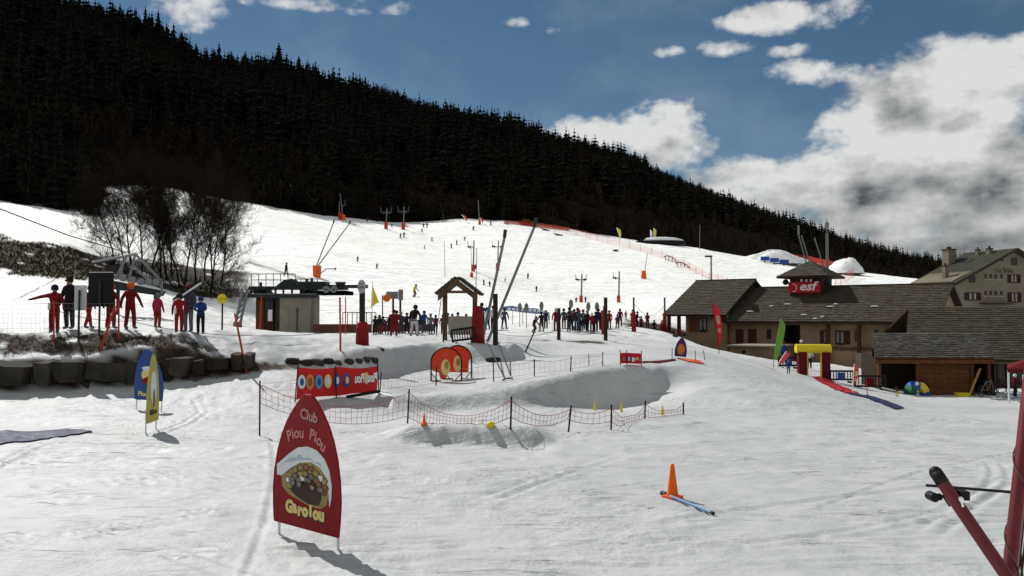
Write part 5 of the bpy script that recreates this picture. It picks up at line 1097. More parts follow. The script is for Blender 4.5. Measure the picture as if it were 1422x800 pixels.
# ---- things on the upper piste
b = on(731, 313, 200); u = b.y / F; o = empty('small_hut', b, 0, 'small orange brown wooden hut on the crest of the piste', 'hut'); mb = MB(); mb.prism([(-9 * u, 0, -.3), (9 * u, 0, -.3), (9 * u, 0, 5 * u), (3 * u, 0, 8 * u), (-5 * u, 0, 8 * u), (-9 * u, 0, 5 * u)], (0, 4, 0)); mb.build('wall', BRNW, o); mb = MB(); mb.prism([(-10 * u, -.4, 5 * u), (-5 * u, -.4, 8.3 * u), (3 * u, -.4, 8.3 * u), (10 * u, -.4, 5 * u), (3 * u, -.4, 8.9 * u), (-5 * u, -.4, 8.9 * u)], (0, 4.8, 0)); mb.build('roof', SH[0], o); mb = MB(); mb.box((0, -.05, 2.5 * u), (3 * u, .1, 5 * u)); mb.build('door', DKW, o)
def feather(px, py, qx, pt, wpx, label, m, y0=60, Y=None, round_top=False, m2=None, txt=None, group=None, pole=None):
    """feather or teardrop flag: curved pole edge and a cloth blade"""
    b = on(px, py, y0) if Y is None else gp(px, Y); u = b.y / F; q = P(qx, pt, b.y) - b; h = q.z; o = empty('feather_flag', b, 0, label, 'flag', group); n = 12; ed = []; sg_ = 1
    for k in range(n + 1):
        t = k / n; ed.append(Vector((q.x * (t ** 1.3), 0, h * t)))
    mb = MB(); mb.path([Vector((0, 0, -.15))] + ed, max(.02, .35 * u), 6, pole or WHITE); mb.build('pole', pole or WHITE, o)
    A, B = [], []
    for k in range(2, n + 1):
        t = k / n; s = (t - 2 / n) / (1 - 2 / n); w = wpx * u * (math.sin(min(1, s * 1.35 + .12) * math.pi * .5) if not round_top else math.sin(min(1.0, .18 + s * .9) * math.pi * .62)); w *= (1 if s < .82 else max(.05 if not round_top else .25, math.sqrt(max(0, 1 - ((s - .82) / .18) ** 2))))
        A.append(ed[k] + Vector((.02, -.004, 0))); B.append(ed[k] + Vector((w, .10 * math.sin(3 * s + px), -w * .12)))
    v = A + B; m_ = len(A); mb = MB(); off = Vector((0, .012, 0)); mb.add(v + [x + off for x in v], [(i, i + m_, i + m_ + 1, i + 1) for i in range(m_ - 1)] + [(i + 2 * m_ + 1, i + 3 * m_ + 1, i + 3 * m_, i + 2 * m_) for i in range(m_ - 1)]); c = mb.build('cloth', m, o)
    if m2:
        mb = MB()
        for (f0, f1) in ((.30, .38), (.46, .52), (.60, .68)):
            i0 = int(f0 * m_); i1 = max(i0 + 1, int(f1 * m_)); q4 = [A[i0].lerp(B[i0], .25), A[i0].lerp(B[i0], .75), A[i1].lerp(B[i1], .8), A[i1].lerp(B[i1], .2)]; mb.add([x + Vector((0, -.01, 0)) for x in q4], [(0, 1, 2, 3)])
        k_ = mb.build('print', m2, c); k_['kind'] = 'stuff'
    if txt:
        i0 = int(m_ * .7); c0 = A[i0].lerp(B[i0], .5); i1 = int(m_ * .45); c1 = A[i1].lerp(B[i1], .5); text(txt, wpx * u * .75, WHITE, c, face_mat((c0 + c1) / 2 + Vector((0, -.07, 0)), (c0 - c1), Vector((-1, 0, .1))), ext=.003, off=.006)
    return o
PINK = mat('pink_red_cloth', (.62, .07, .09), .6); 
feather(648, 309, 641, 298, 4, 'pink red feather flag leaning left on the crest', PINK, 200); feather(670, 311, 666, 302, 3.5, 'pink red feather flag beside the tall pole on the crest', PINK, 200); feather(861, 333, 856, 316, 4.5, 'yellow feather flag leaning on the crest beyond the orange fence', YEL, 200); feather(908, 334, 908, 317, 3.6, 'upright yellow feather flag beside the white dome', YEL, 200, Y=288); feather(904, 334, 903, 319, 2.6, 'narrow white feather flag beside the upright yellow one', WHITE, 200, Y=288)
b = gp(919, 287); u = b.y / F; o = empty('dome_tent', b, 0, 'low white domed air cushion with dark sides on the crest', 'inflatable'); mb = MB(); mb.lathe([(33 * u, -.2), (33 * u, 4 * u), (31 * u, 4.4 * u)], n=40); sd_ = mb.build('skirt', BLACK, o); mb = MB(); mb.lathe([(31.5 * u, 4.4 * u), (29 * u, 6.6 * u), (20 * u, 8.8 * u), (9 * u, 9.8 * u), (.01, 10 * u)], n=40); mb.build('canopy', mat('grey_white_vinyl', (.62, .63, .62), .5), o, smooth=True)
for v in (sd_,): o.scale = (1, .5, 1)
b = gp(891, 285); o = empty('jump_ramp', b, 0, 'small black jump ramp before the white dome', 'ramp'); mb = MB(); mb.prism([(-8 * u, 0, 0), (2 * u, 0, 0), (6 * u, 0, 6 * u), (4 * u, 0, 6.6 * u), (-8 * u, 0, 1.6 * u)], (0, 3, 0)); mb.build('deck', BLACK, o); mb = MB(); mb.prism([(4 * u, -.05, 0), (6 * u, -.05, 0), (6 * u, -.05, 5.6 * u), (5 * u, -.05, 5.6 * u)], (0, 3.1, 0)); mb.build('support', DKW, o)
for (px, py, w, lb) in ((931, 362, 18, 'arched black park rail, the upper of two beside the orange fence'), (948, 371, 20, 'arched black park rail, the lower of two beside the orange fence')):
    b = on(px, py, 130); u = b.y / F; o = empty('park_rail', b, 0, lb, 'rail'); ar_ = [Vector(((t - .5) * w * u, 0, (4.2 * math.sin(t * math.pi) ** .6 - (t - .5) * 7) * u + .3)) for t in np.linspace(0, 1, 9)]
    mb = MB(); mb.path(ar_, .13, 6); mb.build('rail', BLACK, o)
    for k in (1, 3, 5, 7): mb = MB(); mb.tube(ar_[k], (ar_[k].x, 0, G(b.x + ar_[k].x, b.y) - b.z - .2), .09, n=6); mb.build('leg', BLACK, o)
for i, (x0, x1) in enumerate(((1057, 1069), (1070, 1082), (1083, 1096))):
    b = gp((x0 + x1) / 2, 258); u = b.y / F; zc = P(0, 359 + i * 2.2, 258).z; o = empty('blue_screen', b, 0, ('upper', 'middle', 'lower')[i] + ' of three blue protective screens on the piste behind the building', 'screen'); mb = MB(); mb.box((0, 0, zc - b.z), ((x1 - x0) * u, .3, 5.5 * u)); mb.build('panel', BLUEP, o); mb = MB(); mb.box((0, .3, (zc - b.z) / 2 - .2), (.3, .3, zc - b.z)); mb.build('support', STEEL, o)
def heap(px, Y, w, h, d, label, seed, name='snow_heap', m=None, skew=.0):
    b = gp(px, Y); n, k = 28, 8; mb = MB(); rg_ = random.Random(seed); vs = []
    for j in range(k + 1):
        for i in range(n):
            t = 2 * math.pi * i / n; r = 1 - j / k; nz_ = 1 + .9 * float(fbm(np.array([math.cos(t) * 2 + seed + j * .3]), np.array([math.sin(t) * 2]), 3, seed)[0]); vs.append((w / 2 * r * math.cos(t) * nz_ + skew * w * (1 - r ** 1.6), d / 2 * r * math.sin(t) * nz_, h * (1 - r ** 1.6) * (.85 + .3 * nz_ - .15) - .3))
    mb.add(vs, [(j * n + i, j * n + (i + 1) % n, (j + 1) * n + (i + 1) % n, (j + 1) * n + i) for j in range(k) for i in range(n)]); o = mb.build(name, m or mat('heap_snow', (.74, .75, .73), .7, .1, .5, bump=.4, bscale=2), smooth=True); o.location = b; return tag(o, label, 'snow heap')
heap(1163, 250, 70 / F * 250, 4.6, 13, 'big pale snow heap behind the turret roof of the tan building', 3, skew=.22); heap(1078, 268, 105 / F * 268, 4.4, 10, 'grey snow heap above the blue screens', 8)
for (px, py, w, lb) in ((855, 349, 8, 'small dark box feature lying on the upper piste'), (775, 327, 13, 'dark low rail lying on the upper piste'), (757, 320, 12, 'thin dark rail lying near the hut')):
    b = on(px, py, 150); u = b.y / F; o = empty('park_box', b, 0, lb, 'park feature'); mb = MB(); mb.box((0, 0, .35), (w * u, .6, .25), None, Matrix.Rotation(.22 if w > 10 else 0, 3, 'Y')); mb.build('deck', DKW, o); mb = MB(); mb.box((0, 0, .1), (w * u * .6, .4, .3)); mb.build('base', STEEL, o)
# ------------------------------------------------------------------ people
SKIN = mat('skin', (.42, .24, .16), .6); GLOVE = mat('glove_black', (.015, .015, .017), .7); BOOT = mat('boot_grey', (.10, .10, .11), .5); HAIR = mat('hair_dark', (.02, .013, .01), .8)
CLO = {n: mat('cloth_' + n, c, .8, .22, 5, bump=.7, bscale=11) for n, c in dict(red=(.155, .010, .012), darkred=(.105, .008, .010), brightred=(.25, .014, .013), black=(.012, .012, .014), navy=(.014, .02, .05), blue=(.018, .045, .17), pink=(.36, .02, .06), grey=(.12, .13, .15), pale=(.42, .42, .46), green=(.20, .24, .05), yellow=(.48, .36, .03), brown=(.07, .045, .03), orange=(.6, .09, .02), white=(.6, .6, .6), slate=(.05, .06, .09), maroon=(.13, .02, .03)).items()}
POSES = {
 'stand': {}, 'arms_down': dict(el=(-.27, .02, 1.14), wl=(-.27, .10, .92), er=(.27, .02, 1.14), wr=(.27, .10, .92)),
 'point_left': dict(er=(.46, .05, 1.33), wr=(.74, .06, 1.25), el=(-.30, .02, 1.16), wl=(-.34, .12, .95)),
 'apart': dict(el=(-.34, .0, 1.18), wl=(-.42, .06, .95), er=(.34, .0, 1.18), wr=(.42, .06, .95), feet=.16),
 'stride': dict(feet=.13, fl=.22, fr=-.22, lean=.10), 'poles': dict(el=(-.30, .08, 1.15), wl=(-.30, .34, 1.12), er=(.30, .08, 1.15), wr=(.30, .34, 1.12), lean=.12, knee=.10, feet=.14),
 'carve': dict(el=(-.36, .10, 1.16), wl=(-.42, .34, 1.05), er=(.36, .10, 1.16), wr=(.42, .34, 1.05), lean=.42, knee=.24, feet=.15, drop=.12),
 'turned': dict(el=(-.26, .10, 1.15), wl=(-.12, .26, 1.10), er=(.26, .10, 1.15), wr=(.12, .26, 1.10)), 'bend': dict(lean=.30, knee=.08, er=(.32, .12, 1.12), wr=(.30, .36, .98), el=(-.32, .12, 1.12), wl=(-.30, .36, .98), feet=.17),
 'carry': dict(er=(.28, .12, 1.22), wr=(.20, .20, 1.44), el=(-.27, .02, 1.14), wl=(-.25, .16, .95))}
_pc = {}
def body_mesh(pose, sub=1):
    if (pose, sub) in _pc: return _pc[(pose, sub)]
    q = POSES[pose]; V = []; Rr = []; T = []; Ed = []
    drop = q.get('drop', 0); lean = q.get('lean', 0); ft = q.get('feet', .10); kn = q.get('knee', .03)
    def up(p):      # lean the upper body about the pelvis
        x, y, z = p; dz = z - .93; return (x, y * math.cos(lean) + dz * math.sin(lean), .93 + dz * math.cos(lean) - y * math.sin(lean) - drop)
    def add(p, r, t, par=None):
        V.append(p); Rr.append(r); T.append(t)
        if par is not None: Ed.append((par, len(V) - 1))
        return len(V) - 1
    pel = add((0, 0, .93 - drop), (.155, .125), 'p'); sp = add(up((0, 0, 1.12)), (.155, .12), 'j', pel); ch = add(up((0, .0, 1.33)), (.17, .125), 'j', sp)
    nk = add(up((0, .015, 1.475)), (.07, .07), 'j', ch); hd = add(up((0, .03, 1.575)), (.095, .105), 's', nk); add(up((0, .025, 1.68)), (.085, .095), 's', hd)
    for s, e, w in ((-1, 'el', 'wl'), (1, 'er', 'wr')):
        sh_ = add(up((s * .185, 0, 1.395)), (.082, .082), 'j', ch); E_ = q.get(e, (s * .27, .0, 1.15)); W_ = q.get(w, (s * .28, .08, .94))
        eb = add(up(E_), (.065, .065), 'j', sh_); wr = add(up(W_), (.05, .05), 'j', eb); d = Vector(W_) - Vector(E_); d.normalize(); h = Vector(W_) + d * .10; hn = add(up(tuple(h)), (.045, .036), 'g', wr)
        add(up(tuple(Vector(W_) + d * .16)), (.028, .024), 'g', hn)
    for s, f in ((-1, q.get('fl', 0)), (1, q.get('fr', 0))):
        hp_ = add((s * .10, 0, .88 - drop), (.105, .115), 'p', pel); k = add((s * (.06 + ft * .5), f * .5 + kn, .50 - drop * .6), (.082, .085), 'p', hp_); a = add((s * ft * 1.1, f - kn * .3, .12), (.068, .075), 'p', k); an = add((s * ft * 1.1, f - kn * .3, .06), (.062, .07), 'b', a); add((s * ft * 1.15, f + .17, .045), (.05, .04), 'b', an)
    me = bpy.data.meshes.new('body'); me.from_pydata(V, Ed, []); o = bpy.data.objects.new('body', me); COL.objects.link(o)
    sk = o.modifiers.new('skin', 'SKIN'); sk.use_smooth_shade = True
    for i, r in enumerate(Rr): me.skin_vertices[0].data[i].radius = r
    me.skin_vertices[0].data[0].use_root = True
    ss = o.modifiers.new('sub', 'SUBSURF'); ss.levels = sub; ss.render_levels = sub
    dg = bpy.context.evaluated_depsgraph_get(); m2 = bpy.data.meshes.new_from_object(o.evaluated_get(dg)); bpy.data.objects.remove(o); bpy.data.meshes.remove(me)
    Vn = np.array(V); idx = {'j': 0, 'p': 1, 's': 2, 'g': 3, 'b': 4}; segs = [(Vn[a], Vn[b], T[b] if not (T[a] == 's' or T[b] == 's') else ('s' if T[a] == 's' else 'm')) for a, b in Ed]
    cs = np.array([p.center[:] for p in m2.polygons]); best = np.full(len(cs), 9e9); mi = np.zeros(len(cs), int)
    for a, b, t in segs:
        ab = b - a; tt_ = np.clip(((cs - a) @ ab) / (ab @ ab), 0, 1); d = np.linalg.norm(cs - a - tt_[:, None] * ab, axis=1)
        if t == 'm': code = np.where(tt_ > .35, 2, 0)
        elif t == 'p': code = np.full(len(cs), 1)
        else: code = np.full(len(cs), idx[t])
        k = d < best; best[k] = d[k]; mi[k] = code[k]
    m2.materials.clear()
    for _ in range(5): m2.materials.append(None)
    m2.polygons.foreach_set('material_index', mi.astype(np.int32)); m2.polygons.foreach_set('use_smooth', np.ones(len(mi), bool)); m2.update(); m2.name = 'body'
    hp3 = Vector(up((0, .03, 1.60))); ha = lean; mt = Vector(up(q.get('wr', (.28, .08, .94))))
    wl_ = Vector(up(q.get('wl', (-.28, .08, .94))))
    _pc[(pose, sub)] = (m2, hp3, ha, ft, mt, wl_); return _pc[(pose, sub)]
def person(px, py, hpx, face, jacket, pants, head, label, pose='stand', y0=20, Y=None, skis=False, group=None, glasses=False, bag=None, sub=1, helm=True, poles=False, lift=0.0, bib=None):
    """hpx: height in photo pixels; face: heading in degrees, 0 = towards the camera"""
    b = on(px, py, y0) if Y is None else gp(px, Y); h = hpx * b.y / F; k = h / 1.76; m2, hp3, ha, ft, mr, ml = body_mesh(pose, sub)
    o = empty('person', b + Vector((0, 0, .02 + lift)), R(180 + face), label, 'person', group); o.scale = (k, k, k)
    me = m2.copy()
    for i, m_ in enumerate((CLO[jacket], CLO[pants], SKIN, GLOVE, BOOT)): me.materials[i] = m_
    bo = bpy.data.objects.new('body', me); COL.objects.link(bo); bo.parent = o
    mb = MB(); top = .132 if helm else .118
    mb.lathe([(top * .86, -.06), (top * .97, -.03), (top, .03), (top * .93, .09), (top * .68, .142), (top * .3, .165), (.005, .17)], n=14); hm_ = mb.build('helmet' if helm else 'hair', CLO[head] if head != 'hair' else HAIR, o, smooth=True); hm_.location = hp3 + Vector((0, -.012, .03)); hm_.rotation_euler = (-ha * .3, 0, 0)
    if sub:
        mb = MB(); mb.box((0, .115, -.005), (.17, .04, .05)); mb.build('sunglasses' if glasses else 'goggles', BLACK, hm_)
        mb = MB(); mb.add([(-.02, .11, -.03), (.02, .11, -.03), (0, .15, -.06), (-.022, .105, -.07), (.022, .105, -.07)], [(0, 2, 1), (0, 3, 2), (1, 2, 4), (3, 4, 2)]); mb.build('nose', SKIN, hm_)
        mb = MB(); mb.box((0, .118, -.105), (.07, .012, .014)); mb.build('mouth', mat('lips', (.25, .08, .07), .6), hm_)
        mb = MB(); mb.lathe([(.105, -.03), (.098, .03)], n=12); cl = mb.build('collar', CLO[jacket], o); cl.location = hp3 - Vector((0, .005, .13))
        mb = MB(); z_ = mr.z if False else 0; mb.lathe([(.178, 0), (.175, .05)], n=14); hem = mb.build('jacket_hem', CLO[jacket], o); hem.location = (0, 0, .86 - POSES[pose].get('drop', 0)); hem.scale = (1.05, .86, 1)
    if bag: mb = MB(); mb.box((0, -.17, 1.22), (.30, .16, .42)); mb.build('backpack', CLO[bag], o, bevel=.04)
    if bib: mb = MB(); mb.box((.16, .10, .98), (.10, .05, .26)); mb.build('pocket', CLO[bib], o, bevel=.02)
    if skis:
        for s in (-1, 1):
            mb = MB(); L_ = 1.5; pr = [(-.62, 0), (-.62, .018), (.70, .018), (.86, .09), (.88, .075), (.72, 0)]; mb.prism([Vector((s * ft * 1.1 - .04, y, z)) for y, z in pr], (.08, 0, 0)); mb.build('ski', CLO['black' if s < 0 else 'black'], o)
    if poles:
        for w_ in (mr, ml): mb = MB(); mb.tube(w_ + Vector((0, .05, .05)), (w_.x * 1.15, w_.y - .15, .0), .010, n=5); mb.build('ski_pole', STEEL, o)
    return o
# terrace group
T0 = 29.3
person(76, 464, 66, 12, 'red', 'red', 'navy', 'instructor in red suit and navy helmet stretching an arm to the left', 'point_left', Y=28.9, bib='white')
person(97, 462, 73, -10, 'black', 'black', 'hair', 'tall man in black jacket and trousers wearing sunglasses', 'arms_down', Y=30.0, glasses=True, helm=False)
person(123, 462, 60, 150, 'darkred', 'brightred', 'maroon', 'person in bright red trousers striding behind the black board', 'stride', Y=30.2)
person(154, 461, 62, 160, 'red', 'red', 'orange', 'instructor in red suit half hidden beside the black board', 'apart', Y=29.6, bag='yellow')
person(181, 462, 64, 172, 'red', 'red', 'orange', 'instructor in red suit and orange helmet with arms hanging apart', 'apart', Y=29.6)
person(219, 463, 48, 165, 'pink', 'brightred', 'grey', 'child in pink jacket and grey helmet standing alone', 'stand', Y=29.8, skis=False)
person(249, 463, 54, 20, 'brightred', 'brightred', 'black', 'child in bright red suit beside the adult carrying skis', 'stand', Y=29.6, bib='white')
car = person(262, 463, 66, -8, 'slate', 'grey', 'maroon', 'adult in slate jacket and grey trousers carrying skis on a shoulder', 'carry', Y=30.2)
person(279, 463, 52, 8, 'blue', 'black', 'blue', 'child in blue jacket and shiny blue helmet', 'turned', Y=29.6)
c = gp(262, 30.2); sz = 66 * 30.2 / F
for i, lb in enumerate(('white tipped ski resting on the shoulder of the adult in grey trousers', 'dark ski resting under the white tipped ski on the same shoulder')):
    mb = MB(); a_ = P(240, 419 - i * 3, 29.9 + .06 * i); b_ = P(277, 394 - i * 3, 29.9 + .06 * i); d_ = (b_ - a_).normalized(); n_ = Vector((-d_.z, 0, d_.x)); mb.prism([a_ + n_ * .035, a_ - n_ * .035, b_ - n_ * .035, b_ + d_ * .1, b_ + n_ * .035], (0, .03, 0)); tag(mb.build('ski', CLO['white' if i == 0 else 'black']), lb, 'ski')
# queue on the left
Q = 'people waiting at the draglift queue'
person(575, 466, 44, 165, 'black', 'pale', 'black', 'adult in black jacket and pale trousers leaning over a child', 'bend', Y=46, helm=True, poles=True)
person(547, 470, 37, 10, 'red', 'red', 'darkred', 'child in all red suit in front of the leaning adult', 'apart', Y=45)
for i, (px, py, hp__, fc, j, p, hd, lb, ps) in enumerate((
  (521, 453, 26, 170, 'black', 'black', 'black', 'person in black at the left end of the queue behind the railing', 'stand'), (527, 453, 27, 150, 'black', 'maroon', 'black', 'person in black jacket and maroon trousers behind the railing', 'stand'), (533, 453, 25, 200, 'navy', 'maroon', 'black', 'person in navy jacket and maroon trousers behind the railing', 'stand'),
  (541, 453, 28, 160, 'black', 'black', 'grey', 'person in black with grey helmet beside the direction sign post', 'poles'), (550, 458, 33, 180, 'maroon', 'maroon', 'darkred', 'person in maroon suit between the sign posts', 'stand'), (557, 455, 30, 190, 'slate', 'slate', 'grey', 'person in slate suit right of the sign posts', 'stand'), (571, 452, 31, 170, 'red', 'maroon', 'black', 'person in red jacket behind the leaning adult', 'stand'),
  (579, 448, 21, 180, 'darkred', 'black', 'darkred', 'small child in dark red jacket and black trousers', 'stand'), (589, 451, 30, 150, 'blue', 'slate', 'navy', 'person in bright blue jacket and slate trousers', 'turned'), (598, 451, 28, 200, 'grey', 'slate', 'grey', 'person in grey jacket and dark trousers before the portal', 'stand'), (615, 451, 27, 160, 'black', 'maroon', 'black', 'person in black and maroon under the left portal post', 'stand'), (622, 451, 27, 180, 'navy', 'maroon', 'brown', 'person in navy and maroon inside the portal', 'stand'), (636, 451, 29, 170, 'green', 'black', 'black', 'person in olive green jacket beside the grey screen', 'stand'), (660, 451, 29, 180, 'black', 'black', 'black', 'person in black behind the padded portal post', 'stand'),
  (565, 453, 29, 185, 'navy', 'black', 'maroon', 'person in navy jacket and maroon helmet between two red jackets', 'stand'), (584, 452, 24, 170, 'black', 'grey', 'grey', 'child in black jacket and grey trousers beside the blue jacket', 'stand'), (605, 451, 26, 165, 'maroon', 'black', 'black', 'person in maroon jacket just outside the left portal post', 'turned'), (628, 450, 26, 190, 'black', 'slate', 'navy', 'person in black jacket and navy helmet in the middle of the portal', 'stand'), (647, 451, 27, 175, 'slate', 'black', 'maroon', 'person in slate jacket right of the grey screen', 'stand'))):
    person(px, py, hp__, fc + RNG.uniform(-35, 35), j, p, hd, lb, RNG.choice(('stand', 'arms_down', 'turned', 'poles', 'bend')) if ps == 'stand' else ps, Y=50 + (i % 3) * 1.3, group=Q, skis=i % 3 != 1, poles=i % 2 == 0, bag='slate' if i % 5 == 2 else None)
# queue on the right
for i, (px, hp__, fc, j, p, hd, lb, ps, yy) in enumerate((
  (669, 37, 170, 'blue', 'black', 'black', 'tall person in blue jacket behind the snow lances', 'stand', 57), (677, 31, 190, 'white', 'black', 'black', 'person in white jacket between the lances and dark post', 'stand', 57), (685, 33, 180, 'pale', 'black', 'black', 'person in pale jacket hidden by the dark post', 'stand', 57), (700, 29, 175, 'slate', 'black', 'black', 'person in slate jacket alone before the blue banner', 'stand', 59),
  (741, 25, 30, 'black', 'maroon', 'black', 'child in black jacket crouching on skis', 'carve', 52), (752, 27, 170, 'black', 'brown', 'black', 'person in black with brown trousers below an oval sign', 'stand', 54), (772, 31, 170, 'red', 'darkred', 'pale', 'person in red suit and pale helmet left of the earth strip post', 'stand', 55),
  (790, 27, 160, 'black', 'slate', 'black', 'person in black jacket with backpack left of the dark group', 'turned', 54), (793, 31, 190, 'slate', 'black', 'black', 'person in slate jacket behind the dark group', 'stand', 57), (801, 33, 175, 'black', 'slate', 'darkred', 'adult in black with dark red hat in the dark group', 'stand', 54), (804, 30, 190, 'slate', 'navy', 'maroon', 'person in slate and navy in the dark group', 'stand', 54), (815, 29, 150, 'black', 'black', 'grey', 'person all in black striding right of the dark group', 'stride', 54), (822, 27, 180, 'red', 'black', 'white', 'person in red jacket and white helmet in the right group', 'stand', 53.5), (827, 28, 180, 'navy', 'black', 'black', 'person in navy jacket in the right group', 'stand', 54), (831, 29, 200, 'black', 'maroon', 'black', 'person in black jacket beside the tall wooden post', 'stand', 57),
  (846, 26, 180, 'brightred', 'darkred', 'brightred', 'person in bright red beside the padded post', 'stand', 58), (857, 20, 180, 'maroon', 'maroon', 'maroon', 'small child in maroon suit right of the tall post', 'stand', 58), (861, 24, 160, 'darkred', 'black', 'black', 'skier in dark red jacket with legs apart on the flat', 'stride', 60), (869, 12, 180, 'red', 'red', 'darkred', 'tiny child in red farther up the piste', 'stand', 75), (878, 24, 175, 'red', 'darkred', 'black', 'person in red right beside the thin padded post', 'stand', 62), (884, 22, 90, 'black', 'black', 'black', 'person in black reaching out right of the padded post', 'poles', 62), (899, 22, 180, 'darkred', 'black', 'maroon', 'person in dark red jacket between the padded posts', 'stand', 63), (919, 18, 180, 'pink', 'darkred', 'brown', 'child in pink jacket left of the porch', 'stand', 64), (935, 16, 180, 'darkred', 'darkred', 'darkred', 'person in dark red under the porch roof', 'stand', 66), (944, 19, 180, 'maroon', 'maroon', 'maroon', 'person in maroon by the porch wall', 'stand', 66),
  (758, 26, 175, 'navy', 'black', 'grey', 'person in navy jacket and grey helmet right of the brown trousers', 'stand', 58), (783, 28, 180, 'slate', 'maroon', 'black', 'person in slate jacket and maroon trousers right of the earth strip post', 'stand', 58), (797, 29, 165, 'maroon', 'black', 'black', 'person in maroon jacket squeezed in the dark group', 'stand', 56), (810, 28, 190, 'grey', 'black', 'black', 'person in grey jacket at the edge of the dark group', 'turned', 56), (836, 27, 180, 'black', 'black', 'red', 'person in black with red helmet behind the tall wooden post', 'stand', 56), (890, 20, 170, 'red', 'black', 'black', 'child in red jacket and black trousers between the padded posts', 'stand', 66), (908, 19, 185, 'black', 'maroon', 'black', 'person in black and maroon left of the porch corner', 'stand', 67))):
    person(px, 0, hp__, fc + RNG.uniform(-35, 35), j, p, hd, lb, RNG.choice(('stand', 'arms_down', 'turned', 'poles', 'bend')) if ps == 'stand' else ps, Y=yy, group=Q, skis=i % 3 != 1, poles=i % 2 == 0, bag='black' if i == 7 else None)
# skiers on the piste
GS = 'skiers on the open piste'
person(575, 413, 20, 60, 'yellow', 'maroon', 'black', 'skier in yellow jacket gliding down above the queue', 'carve', y0=85, skis=True, group=GS, poles=True)
person(627, 396, 10, 20, 'red', 'maroon', 'darkred', 'child skier in red left of the slim pole above the portal', 'stand', y0=85, skis=True, group=GS)
person(397, 384, 19, 80, 'black', 'black', 'black', 'walker in black on the track above the chairlift terminal', 'stride', y0=90, group=GS)
FAR = ((496, 363, 8), (523, 373, 8), (556, 331, 7), (561, 330, 8), (536, 318, 6), (510, 308, 6), (524, 308, 6), (544, 316, 6), (586, 323, 6), (589, 346, 6), (627, 345, 7), (634, 340, 7), (588, 316, 7), (593, 316, 7), (657, 320, 7), (681, 313, 7), (672, 396, 8), (680, 398, 8), (701, 392, 7), (733, 387, 8), (745, 405, 8), (800, 420, 8), (813, 420, 8), (660, 374, 8), (645, 334, 6), (704, 312, 6), (475, 303, 6), (600, 335, 6))
for i, (px, py, hp__) in enumerate(FAR):
    person(px, py, hp__, RNG.choice((30, 60, 150, -40, 90)), RNG.choice(('black', 'black', 'navy', 'slate', 'maroon')), 'black', 'black', 'tiny dark clad skier far up on the open piste', RNG.choice(('carve', 'poles', 'stand')), y0=85, skis=True, group='tiny dark skiers far up the piste', sub=0)
# ------------------------------------------------------------------ props on the near snow
def curve_outline(w, h, n=14, z0=.0):
    """surfboard shaped panel outline in (s, z), s from -w/2 to w/2"""
    T_ = [0, .1, .25, .4, .55, .68, .79, .88, .94, .98, 1.0]; W_ = [.97, 1.0, 1.02, .985, .90, .775, .62, .44, .29, .18, .10]
    rt_ = [(w / 2 * a, z0 + h * t) for t, a in zip(T_, W_)]; return rt_ + [(-x, z) for x, z in rt_[::-1]]
LEGW = mat('white_tube', (.62, .62, .62), .4); ICE = mat('snow_print', (.62, .66, .68), .5, .12, 6); OCH = mat('ochre_print', (.30, .22, .08), .5, .25, 10); GRYP = mat('grey_print', (.16, .15, .15), .5, .3, 12); DKP = mat('dark_print', (.05, .035, .03), .5, .3, 10); CREAM = mat('cream_print', (.66, .52, .20), .5); BRP = mat('brown_print', (.22, .10, .05), .5, .3, 10); PALEP = mat('pale_letter', (.48, .20, .20), .5)
CLUBR = mat('club_red', (.21, .011, .015), .42, .18, 1.6, bump=.22, bscale=3)
def club_sign(A, B, hgt, label, face, leg=.16, name='club_sign', cx=.0):
    A, B = Vector(A), Vector(B); A.z = G(A.x, A.y); B.z = G(B.x, B.y); mid = (A + B) / 2; w = (B - A).xy.length; ang = math.atan2((B - A).y, (B - A).x); o = empty(name, mid, ang, label, 'sign'); o.rotation_euler[1] = -math.atan2(B.z - A.z, w)
    mb = MB(); out_ = curve_outline(w * 1.04, hgt - leg); mb.prism([(x + cx * w * (z / hgt) ** 2, -.012, z + leg) for x, z in out_], (0, .024, 0)); bd = mb.build('panel', face, o)
    mb = MB(); pts_ = [Vector((x + cx * w * (z / hgt) ** 2, 0, z + leg)) for x, z in out_]; mb.path(pts_ + [pts_[0]], .016, 6); mb.build('rim', face, bd)
    for s in (-1, 1): mb = MB(); mb.tube((s * w * .47, .032, -.15), (s * w * .47, .032, leg + .30), .016, n=8); mb.build('leg', LEGW, o)
    return o, bd, w
def flatpoly(pts, m, parent, name='print', y=-.016, th=.004):
    mb = MB(); mb.prism([(x, y, z) for x, z in pts], (0, th, 0)); return mb.build(name, m, parent)
def FM(x, z, rot=0.0, y=-.017): return face_mat(Vector((x, y, z)), (math.cos(rot), 0, math.sin(rot)), (-math.sin(rot), 0, math.cos(rot)))
sA = on(382, 741, 6); sB = on(469, 766, 6)
o, bd, w = club_sign(sA, sB, 1.66, 'tall red curved club board on white legs standing in the near snow', CLUBR, cx=.03)
text('Club', .165, DKP, bd, FM(.066, 1.424, -.12, -.0150), ext=.002, off=.012); text('Club', .165, PALEP, bd, FM(.06, 1.43, -.12), ext=.003, off=.004)
for s, x0, z0, r0 in (('P', -.30, 1.17, .35), ('i', -.235, 1.20, .25), ('o', -.165, 1.215, .18), ('u', -.07, 1.225, .08)): text(s, .175, PALEP, bd, FM(x0, z0, r0), ext=.003, off=.004)
for s, x0, z0, r0 in (('P', .12, 1.22, -.15), ('i', .185, 1.205, -.25), ('o', .25, 1.17, -.35), ('u', .325, 1.115, -.5)): text(s, .175, PALEP, bd, FM(x0, z0, r0), ext=.003, off=.004)
